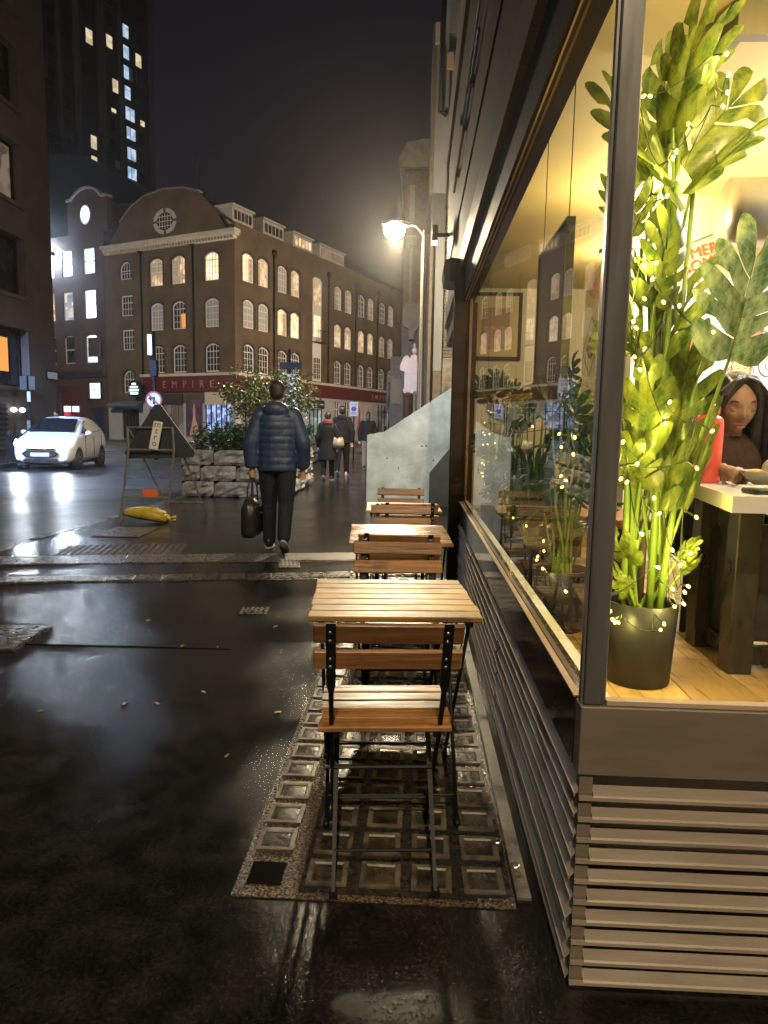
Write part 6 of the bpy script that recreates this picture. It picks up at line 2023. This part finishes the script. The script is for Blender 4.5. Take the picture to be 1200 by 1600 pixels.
for q in (-1, 1):
    for poly in ([(-.72, 1.075), (.27, 1.10), (.27, 1.50), (-.02, 1.49), (-.3, 1.40)], [(.35, 1.105), (1.25, 1.16), (1.17, 1.38), (1.02, 1.45), (.35, 1.505)], [(-1.02, 1.05), (-.77, 1.07), (-.42, 1.31)]):
        vs = [(q * (sx_at(z) + .014), y, z) for y, z in poly]
        MB().add(vs, [tuple(range(len(vs))) if q > 0 else tuple(reversed(range(len(vs))))]).build('side_window', G['carglass'], car)
    mr = MB().ell((q * .96, -.60, 1.10), (.10, .075, .075), 12, 8).box(min(q * .86, q * .93), max(q * .86, q * .93), -.62, -.57, 1.03, 1.08).build('wing_mirror', G['paint'], car)
    for y, z in ((.12, .93), (.98, .97)):
        MB().cbox(min(q * .872, q * .895), max(q * .872, q * .895), y - .09, y + .09, z - .013, z + .013, .004).build('door_handle', G['paint'], car)
    for y in (-.62, .31, 1.2):
        MB().box(min(q * .866, q * .8795), max(q * .866, q * .8795), y - .006, y + .006, .38, 1.0).build('door_gap', G['plastic'], car)
    for y in (-1.28, 1.24):
        w = MB().tube([(q * .68, y, .325), (q * .878, y, .325)], .355, 24).build('wheel_arch', G['plastic'], car)
        tyre = MB().lathe([(.20, -.09), (.29, -.095), (.315, -.07), (.318, 0), (.315, .07), (.29, .095), (.20, .09)], 26, Matrix.Translation((q * .80, y, .318)) @ Matrix.Rotation(PI / 2, 4, 'Y')).build('wheel', G['rubber'], car)
        rim = MB().lathe([(.205, -.08), (.205, .085), (.19, .095), (.17, .06), (.0, .05)], 20, Matrix.Translation((q * .81, y, .318)) @ Matrix.Rotation(q * PI / 2, 4, 'Y'))
        rim.build('rim', G['alu'], tyre)
        sp = MB()
        for k in range(5):
            a = k * 2 * PI / 5
            xx = q * .91
            sp.add([(xx, y + math.cos(a + d) * r_, .318 + math.sin(a + d) * r_) for r_, d in ((.04, -.5), (.19, -.12), (.19, .12), (.04, .5))], [(0, 1, 2, 3) if q > 0 else (3, 2, 1, 0)])
        sp.build('spokes', G['galv'], tyre)
    # headlamp: swept back along the wing
    hl = MB()
    f = [(q * .46, -2.01, .66), (q * .66, -1.975, .67), (q * .80, -1.84, .74), (q * .845, -1.52, .90), (q * .72, -1.66, .875), (q * .52, -1.93, .78)]
    hl.add([(x + q * .02, y - .03, z + .012) for x, y, z in f], [tuple(range(6)) if q > 0 else tuple(reversed(range(6)))])
    hl = hl.build('headlight', em('headlight glass %d' % q, (.80, .91, 1.0), 11), car)
    MB().ell((q * .63, -2.02, .715), (.085, .04, .06), 12, 8).build('bulb', em('headlight bulb %d' % q, (.86, .94, 1.0), 22), hl)
    MB().ell((q * .62, -2.03, .36), (.06, .03, .04), 10, 6).build('fog_lamp', em('fog lamp %d' % q, (.88, .95, 1.0), 10), car)
    l = lamp('headlight_beam', 'SPOT', (q * .6, -2.12, .68), 160, (.80, .90, 1.0), .06, None, 75, .7, car)
    l.rotation_euler = (R(-80), 0, 0)
MB().prism([(-.40, .58), (.40, .58), (.52, .50), (.44, .42), (-.44, .42), (-.52, .50)], -2.105, -2.02).build('grille', G['chrome'], car)
MB().prism([(-.36, .565), (.36, .565), (.46, .50), (.40, .435), (-.40, .435), (-.46, .50)], -2.115, -2.10).build('grille_mesh', G['plastic'], car)
MB().box(-.26, .26, -2.135, -2.115, .415, .525).build('number_plate', G['white'], car)
MB().prism([(-.5, .28), (.5, .28), (.46, .35), (-.46, .35)], -2.07, -1.98).build('lower_intake', G['plastic'], car)
MB().box(-.42, .42, -2.085, -2.02, .625, .645).build('chrome_strip', G['chrome'], car)
MB().tube([(.0, -.05, 1.53), (.0, .18, 1.76)], .006, 5).build('aerial', G['black'], car)
MB().box(-.7, .7, -1.9, 1.9, .14, .2).build('underside', G['plastic'], car)
# ------------------------------------------------------------------ monstera plants and string lights
def var_leaf_mat(name, dark, pale, lo, hi, trans=.35):
    """variegated leaf: blotches of pale on green, light glows through the thin blade"""
    m = bpy.data.materials.new(name)
    m.use_nodes = True
    nt = m.node_tree
    N, L = nt.nodes.new, nt.links.new
    b = nt.nodes['Principled BSDF']
    out = nt.nodes['Material Output']
    t = N('ShaderNodeTexCoord')
    oi = N('ShaderNodeObjectInfo')
    cx = N('ShaderNodeCombineXYZ')
    for q in range(3):
        L(oi.outputs['Random'], cx.inputs[q])
    vm = N('ShaderNodeVectorMath')
    vm.operation = 'MULTIPLY_ADD'
    vm.inputs[1].default_value = (31, 17, 23)
    L(cx.outputs[0], vm.inputs[0])
    mp = N('ShaderNodeMapping')
    mp.inputs['Scale'].default_value = (1.0, .45, 1.0)
    L(t.outputs['Object'], mp.inputs[0])
    L(mp.outputs[0], vm.inputs[2])
    nz = N('ShaderNodeTexNoise')
    nz.inputs['Scale'].default_value = 7.5
    nz.inputs['Detail'].default_value = 7
    nz.inputs['Roughness'].default_value = .68
    L(vm.outputs[0], nz.inputs['Vector'])
    r = N('ShaderNodeValToRGB')
    r.color_ramp.elements[0].position = lo
    r.color_ramp.elements[1].position = hi
    r.color_ramp.elements[0].color = (*dark, 1)
    r.color_ramp.elements[1].color = (*pale, 1)
    L(nz.outputs['Fac'], r.inputs[0])
    # side veins sweep from the midrib towards the tip
    sx_ = N('ShaderNodeSeparateXYZ')
    L(t.outputs['Object'], sx_.inputs[0])
    ab = N('ShaderNodeMath'); ab.operation = 'ABSOLUTE'
    L(sx_.outputs['X'], ab.inputs[0])
    ma = N('ShaderNodeMath'); ma.operation = 'MULTIPLY_ADD'
    ma.inputs[1].default_value = -.75
    L(ab.outputs[0], ma.inputs[0]); L(sx_.outputs['Y'], ma.inputs[2])
    mu = N('ShaderNodeMath'); mu.operation = 'MULTIPLY'; mu.inputs[1].default_value = 15
    L(ma.outputs[0], mu.inputs[0])
    fr = N('ShaderNodeMath'); fr.operation = 'FRACT'
    L(mu.outputs[0], fr.inputs[0])
    lt = N('ShaderNodeMapRange')
    lt.inputs[1].default_value = .0; lt.inputs[2].default_value = .16; lt.inputs[3].default_value = .28; lt.inputs[4].default_value = 0
    L(fr.outputs[0], lt.inputs[0])
    vx = N('ShaderNodeMixRGB')
    vx.inputs[2].default_value = (pale[0] * .9, pale[1] * .95, pale[2] * 1.4, 1)
    L(lt.outputs[0], vx.inputs[0]); L(r.outputs[0], vx.inputs[1])
    r = vx
    bpv = N('ShaderNodeBump'); bpv.inputs['Strength'].default_value = .2; bpv.inputs['Distance'].default_value = .01
    L(fr.outputs[0], bpv.inputs['Height']); L(bpv.outputs[0], b.inputs['Normal'])
    L(r.outputs[0], b.inputs['Base Color'])
    b.inputs['Roughness'].default_value = .34
    tl = N('ShaderNodeBsdfTranslucent')
    L(r.outputs[0], tl.inputs[0])
    mx = N('ShaderNodeMixShader')
    mx.inputs[0].default_value = trans
    L(b.outputs[0], mx.inputs[1])
    L(tl.outputs[0], mx.inputs[2])
    L(mx.outputs[0], out.inputs[0])
    return m


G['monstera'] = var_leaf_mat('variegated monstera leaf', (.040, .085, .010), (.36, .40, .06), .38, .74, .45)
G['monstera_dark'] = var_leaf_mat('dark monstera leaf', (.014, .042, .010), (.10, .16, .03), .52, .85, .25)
G['stem'] = pm('plant stem', (.10, .17, .025), .4, 0, (.17, .24, .04), 5, (1, 1, .3))


def leaf_mesh(seed, mat_, lobes=6, cut=.45, ratio=.42, holes=True, sweep=.40):
    """unit length split leaf: midrib along +y, lobes on both sides, slits and holes between the veins"""
    rnd = random.Random(seed)
    mb = MB()

    def width(t):
        return ratio * (math.sin(PI * min(1, (t * .80 + .16))) ** .8)

    def pt(side, t, f, tn):
        # t along the midrib, f across (0..1); the lobes sweep towards the tip
        w = width(t) * f
        y = t * .74 + sweep * f ** 1.3 * (.35 + .65 * t) - (.20 * f if t < .16 else 0) * (1 - t / .16)
        z = .07 * math.sin(PI * f * .8) - .20 * f * f * ratio - .14 * y * y + .03 * math.sin(tn * 9 + side)
        return V((side * w * (1 - .25 * y), y, z))
    for side in (-1, 1):
        n = lobes
        for k in range(n):
            t0, t1 = k / n, (k + 1) / n
            c = cut * rnd.uniform(.75, 1.2)
            rows_ = []
            fs_ = [0, .25, .5, .75, .92, 1.0]
            for f in fs_:
                shrink = 0 if f < c else (f - c) / (1 - c) * rnd.uniform(.16, .26)
                if f == .92:
                    shrink = max(shrink, .30)
                if f == 1.0:
                    shrink = .49
                gap = 0
                if holes and .4 < f < .6 and k % 2 == 1:
                    gap = .30
                a = t0 + (t1 - t0) * max(shrink, gap)
                b_ = t1 - (t1 - t0) * shrink * .8
                rows_.append([pt(side, a + (b_ - a) * u / 3, f, t0) for u in range(4)])
            vs = [p for r_ in rows_ for p in r_]
            q_ = []
            for i in range(len(fs_) - 1):
                for u in range(3):
                    a = i * 4 + u
                    q_.append((a, a + 1, a + 5, a + 4) if side < 0 else (a, a + 4, a + 5, a + 1))
            mb.add(vs, q_, None, True)
    mb.tube([(0, -.02, .006), (0, .38, -.018), (0, .76, -.078)], [.010, .007, .002], 5)
    return mb.mesh('leaf', mat_)


LM = [leaf_mesh(s, G['monstera'], lb, ct, rt) for s, lb, ct, rt in ((1, 5, .50, .40), (2, 4, .55, .36), (3, 5, .62, .46), (4, 4, .85, .34))]
G['monstera_pale'] = var_leaf_mat('pale monstera leaf', (.06, .11, .035), (.40, .46, .20), .40, .66, .45)
LBIG = leaf_mesh(14, G['monstera_pale'], 5, .58, .46)
LD = [leaf_mesh(s, G['monstera_dark'], lb, ct, rt) for s, lb, ct, rt in ((5, 5, .4, .44), (6, 5, .5, .40), (7, 4, .6, .36))]
LS = [leaf_mesh(8, G['monstera'], 4, .95, .32, False), leaf_mesh(9, G['monstera'], 4, .95, .26, False)]


def place_leaf(me, base, tip, wfac, roll, parent, origin, face=V((-.35, -1, .15))):
    base, tip = V(base), V(tip)
    y = (tip - base)
    L = y.length
    y.normalize()
    z = (face - y * face.dot(y)).normalized()
    x = y.cross(z)
    Mr = Matrix((x, y, z)).transposed().to_4x4()
    Mr = Matrix.Translation(base - origin) @ Mr @ Matrix.Rotation(roll, 4, 'Y')
    o = obj('leaf', me, parent)
    o.matrix_local = Mr @ Matrix.Diagonal((L * wfac, L * 1.0, L * .9, 1))
    return o


def pot(t, r=.128, h=.30):
    MB().lathe([(.0, 0), (r * .84, 0), (r * .88, .006), (r, h - .002), (r * .985, h), (r * .93, h), (r * .92, h - .02), (r * .9, h - .04)], 36, caps=False).build('pot', G['pot'], t)
    MB().lathe([(r * .9, h - .035), (.0, h - .03)], 24, caps=False).build('soil', G['tar'], t)


G['pot'] = pm('dark grey pot', (.012, .012, .012), .45, 0, (.022, .022, .022), 6, (1, 1, .2), rvar=.1)
leaves = [((0.82,2.45,2.30),(0.86,2.35,2.66),0.22),((0.88,2.50,2.38),(0.97,2.45,2.69),0.16),((0.82,2.50,2.26),(0.81,2.60,2.68),0.20),((0.86,2.50,2.20),(1.18,2.60,2.56),0.20),((0.91,2.50,2.11),(1.11,2.45,2.35),0.18),((0.76,2.45,2.16),(0.57,2.40,2.44),0.20),((0.76,2.50,2.24),(0.71,2.60,2.56),0.20),((0.84,2.60,2.08),(1.12,2.70,2.76),0.20),((0.86,2.45,2.04),(0.67,2.40,2.28),0.22),((0.83,2.40,1.92),(0.95,2.40,2.18),0.20),((0.77,2.50,1.99),(0.61,2.40,2.12),0.16),((0.75,2.45,1.74),(0.66,2.40,2.04),0.20),((0.78,2.40,1.72),(0.82,2.35,2.01),0.20),((0.76,2.50,1.86),(0.60,2.45,2.00),0.14),((0.85,2.50,1.56),(0.95,2.50,1.90),0.16),((0.78,2.45,1.53),(0.66,2.40,1.71),0.18),((0.82,2.40,1.42),(0.67,2.30,1.48),0.14),((0.78,2.40,1.25),(0.75,2.35,1.54),0.20),((0.79,2.45,1.11),(0.67,2.40,1.27),0.20),((0.86,2.45,1.03),(0.88,2.40,1.36),0.12),((0.80,2.40,0.96),(0.65,2.35,1.08),0.18),((0.78,2.45,0.84),(0.66,2.40,0.96),0.15),((0.82,2.35,1.14),(0.69,2.30,1.37),0.17),((0.92,2.40,0.88),(0.96,2.35,0.95),0.09),((0.93,2.40,0.82),(0.97,2.35,0.89),0.08),((0.78,2.45,0.72),(0.69,2.40,0.87),0.10),((0.76,2.40,0.76),(0.69,2.35,0.80),0.09),((0.93,2.42,1.05),(1.00,2.40,1.42),0.05),((0.89,2.45,1.25),(0.94,2.45,1.68),0.12),((0.995,2.30,1.54),(1.055,2.24,1.95),0.25),((0.92,2.50,1.38),(0.93,2.50,1.73),0.10),((0.76,2.55,2.07),(0.84,2.60,2.40),0.20),((0.71,2.50,1.56),(0.64,2.50,1.69),0.15),((0.83,2.60,1.86),(0.77,2.60,2.15),0.20)]
P0 = V((.83, 2.49, FZ))
mon = thing('monstera_plant', 'tall variegated monstera in a dark pot at the front window corner', 'plant', P0)
pot(mon)
rnd = random.Random(11)
for i, (b, t_, w) in enumerate(leaves):
    if i in (6, 7, 9, 13, 16, 20, 22, 31, 33):
        continue
    L = (V(t_) - V(b)).length
    if V(b).z > 2.0 and w > .11:
        w = w * .8
    me = (LBIG if w > .24 else LM[i % 4 if b[2] < 2.0 else (3, 1, 3, 2)[i % 4]]) if w > .11 else LS[i % 2]
    wf = max(.45 if w < .06 else .8, min(1.7, w / (L * .62)))
    place_leaf(me, b, t_, wf, (.15 if w > .24 else rnd.uniform(-.9, .9)), mon, P0, V((-.3 + rnd.uniform(-.6, .6), -1, .2)))
    # petiole down to the stems
    q = V((.83 + rnd.uniform(-.05, .07), 2.49 + rnd.uniform(-.03, .04), max(.62, b[2] - rnd.uniform(.35, .9))))
    bb_ = V(b)
    mid = (q + bb_) / 2 + V((rnd.uniform(-.02, .02), .01, -.04))
    MB().tube([q - P0, mid - P0, bb_ - P0], [.009, .007, .005], 6).build('petiole', G['stem'], mon)
for k, (x, y, h, x2) in enumerate(((-.05, .0, 1.75, .0), (.02, -.03, 1.95, .02), (.06, .02, 1.6, .10), (-.01, .04, 1.3, -.06), (.045, -.05, 1.0, .14), (-.075, -.03, .8, -.09))):
    MB().tube([(x, y, .24), (x + (x2 - x) * .3, y, .24 + h * .4), (x2, y + .01, .24 + h)], [.015, .012, .007], 8).build('stem', G['stem'], mon)
MB().tube([(.0, .02, .22), (.01, .02, 1.7)], .013, 8).build('moss_pole', G['bark'], mon)
MB().box(-.03, .05, -.045, .04, .96, 1.02).build('tie_clip', pm('green clip', (.02, .07, .02), .5), mon)

G['bulb'] = em('fairy bulb', (1.0, .72, .20), 4.6)
G['cable'] = pm('dark green cable', (.010, .016, .008), .5)
bulb_me = MB().ell((0, 0, 0), (.0056, .0056, .008), 8, 6).mesh('bulb', G['bulb'])


def light_string(label, pts, loc, jit, n_lamp, power):
    t = thing('string_lights', label, 'lights', loc)
    o = V(loc)
    rnd = random.Random(len(pts))
    srt = sorted(pts, key=lambda p: (round(-p[2] * 5), p[0] if int(round(-p[2] * 5)) % 2 else -p[0]))
    path = []
    for p in srt:
        b = V(p) - o
        a = b + V((rnd.uniform(-.035, .035), .025 + rnd.uniform(0, .02), rnd.uniform(-.015, .03)))
        path.append(a)
        st_ = MB().tube([a, a.lerp(b, .75)], [.0025, .003], 5).build('bulb_stem', G['cable'], t)
        obj('bulb', bulb_me, t, tuple(b), (rnd.uniform(-1, 1), rnd.uniform(-1, 1), 0))
    sm = []
    for i in range(len(path) - 1):
        for u in (0, .33, .66):
            sm.append(path[i].lerp(path[i + 1], u) + V((0, .012 * math.sin(u * PI), -.02 * math.sin(u * PI))))
    MB().tube(sm + [path[-1]], .0018, 4).build('cable', G['cable'], t)
    step = max(1, len(srt) // n_lamp)
    for i in range(step // 2, len(srt), step):
        lamp('fairy_glow', 'POINT', tuple(V(srt[i]) - o + V((0, .02, 0))), power, (1.0, .80, .20), .012, parent=t)
    return t


bulbs = [(0.91,2.28,2.44),(0.92,2.28,2.38),(0.92,2.28,2.33),(0.91,2.28,2.29),(0.67,2.28,2.32),(0.69,2.28,2.32),(0.81,2.28,2.24),(0.78,2.28,2.16),(0.77,2.28,2.14),(0.79,2.28,2.08),(0.76,2.28,2.03),(0.74,2.28,2.06),(0.74,2.28,2.03),(0.74,2.28,1.83),(0.64,2.28,1.77),(0.71,2.28,1.72),(0.73,2.28,1.78),(0.70,2.28,1.82),(0.68,2.28,1.65),(0.69,2.28,1.63),(0.82,2.28,1.70),(0.77,2.28,1.71),(0.69,2.28,1.54),(0.71,2.28,1.50),(0.81,2.28,1.40),(0.67,2.28,1.15),(0.69,2.28,1.14),(0.72,2.28,1.20),(0.91,2.28,1.19),(0.95,2.28,1.31),(0.78,2.28,1.09),(0.80,2.28,1.04),(0.92,2.28,1.03),(0.75,2.28,0.97),(0.85,2.28,0.92),(0.81,2.28,0.86),(0.88,2.28,0.87),(0.91,2.28,0.91),(0.86,2.28,0.79),(0.91,2.28,0.80),(0.90,2.28,0.78),(0.87,2.28,0.73),(0.90,2.28,0.74),(0.66,2.28,0.71),(0.67,2.28,0.68),(0.68,2.28,0.67),(0.83,2.28,0.65),(0.84,2.28,0.67),(0.69,2.28,0.67),(0.63,2.28,1.77),(0.93,2.28,1.62),(0.80,2.28,1.33),(0.67,2.28,1.27)]
light_string('warm fairy lights wound up the tall variegated monstera', bulbs, (.83, 2.28, .66), 0, 13, 2.6)
# ---- more plants along the side window
def side_plant(label, x, y, n, h, seed, pr=.12):
    rnd = random.Random(seed)
    t = thing('monstera_plant', label, 'plant', (x, y, FZ))
    o = V((x, y, FZ))
    pot(t, pr, .28)
    for i in range(n):
        a = rnd.uniform(0, 2 * PI)
        z = .34 + h * ((i + rnd.random()) / n) ** .8
        rr_ = rnd.uniform(.05, .15)
        b = o + V((math.cos(a) * rr_ * .8, math.sin(a) * rr_, z))
        b.x = max(b.x, .50)
        d = V((math.cos(a) * .8, math.sin(a), rnd.uniform(.1, .9))).normalized() * rnd.uniform(.16, .28)
        tp = b + d
        if tp.x < .47:
            tp.x = .47
        place_leaf(LD[i % 3] if i % 4 else LM[i % 4], b, tp, 1.15, rnd.uniform(-.8, .8), t, o, V((-1, rnd.uniform(-1, -.2), .5)))
        MB().tube([(rnd.uniform(-.04, .04), rnd.uniform(-.04, .04), .24), (b - o) * .5 + V((0, 0, .05)), b - o], [.007, .006, .004], 5).build('petiole', G['stem'], t)
    return t


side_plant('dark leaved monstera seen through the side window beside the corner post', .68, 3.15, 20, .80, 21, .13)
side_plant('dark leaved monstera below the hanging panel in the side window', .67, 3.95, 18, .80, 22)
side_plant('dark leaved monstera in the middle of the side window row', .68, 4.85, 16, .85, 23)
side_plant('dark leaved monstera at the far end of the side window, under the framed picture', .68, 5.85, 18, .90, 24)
bulbs2 = [(0.60,6.20,1.62),(0.60,5.94,1.53),(0.60,5.64,1.50),(0.60,5.44,1.46),(0.60,5.30,1.43),(0.60,5.73,1.36),(0.60,5.85,1.28),(0.60,5.8,1.18),(0.60,5.44,1.19),(0.60,4.95,1.21),(0.60,5.70,1.26),(0.60,5.33,1.27),(0.60,5.88,1.02),(0.60,5.86,0.94),(0.60,5.8,1.03),(0.60,5.66,1.02),(0.60,5.7,0.95),(0.60,5.73,0.92),(0.60,5.21,0.91),(0.60,5.56,0.87),(0.60,3.38,1.32),(0.60,2.75,1.29),(0.60,2.70,1.24),(0.60,2.48,1.28),(0.60,2.49,1.22),(0.60,2.68,1.13),(0.60,2.59,1.12),(0.60,2.65,1.09),(0.60,5.27,0.82),(0.60,5.14,0.82),(0.60,3.47,0.94),(0.60,3.42,0.92),(0.60,3.87,0.85),(0.60,3.90,0.81),(0.60,3.44,0.83),(0.60,2.97,0.83),(0.60,2.95,0.79),(0.60,3.09,0.74),(0.60,3.11,0.72),(0.60,2.96,0.71),(0.60,2.50,0.72)]
light_string('warm fairy lights strung through the plants along the side window', [(.56, p[1], p[2]) for p in bulbs2], (.56, 4.2, .7), 0, 6, 1.0)
ct = thing('side_cabinet', 'long dark low bench along the inside of the side window', 'bench', (1.0, 5.0, FZ))
MB().cbox(-.1, .25, -1.4, 1.6, .40, .45, .005).build('seat', G['slat'], ct)
for yy in (-1.3, 0, 1.5):
    MB().cbox(-.06, .21, yy - .03, yy + .03, 0, .40, .004).build('support', G['darkmetal'], ct)
# ------------------------------------------------------------------ damp night air
hz = MB().box(-75, 75, -35, 135, -1.3, 80).build('haze', None)
hz.data.materials.clear()
hm_ = bpy.data.materials.new('damp air')
hm_.use_nodes = True
nt = hm_.node_tree
nt.nodes.clear()
ho = nt.nodes.new('ShaderNodeOutputMaterial')
hv = nt.nodes.new('ShaderNodeVolumePrincipled')
hv.inputs['Color'].default_value = (.9, .9, .92, 1)
hv.inputs['Density'].default_value = 0.0009
hv.inputs['Anisotropy'].default_value = 0.85
nt.links.new(hv.outputs[0], ho.inputs['Volume'])
hz.data.materials.append(hm_)
hz['kind'] = 'stuff'
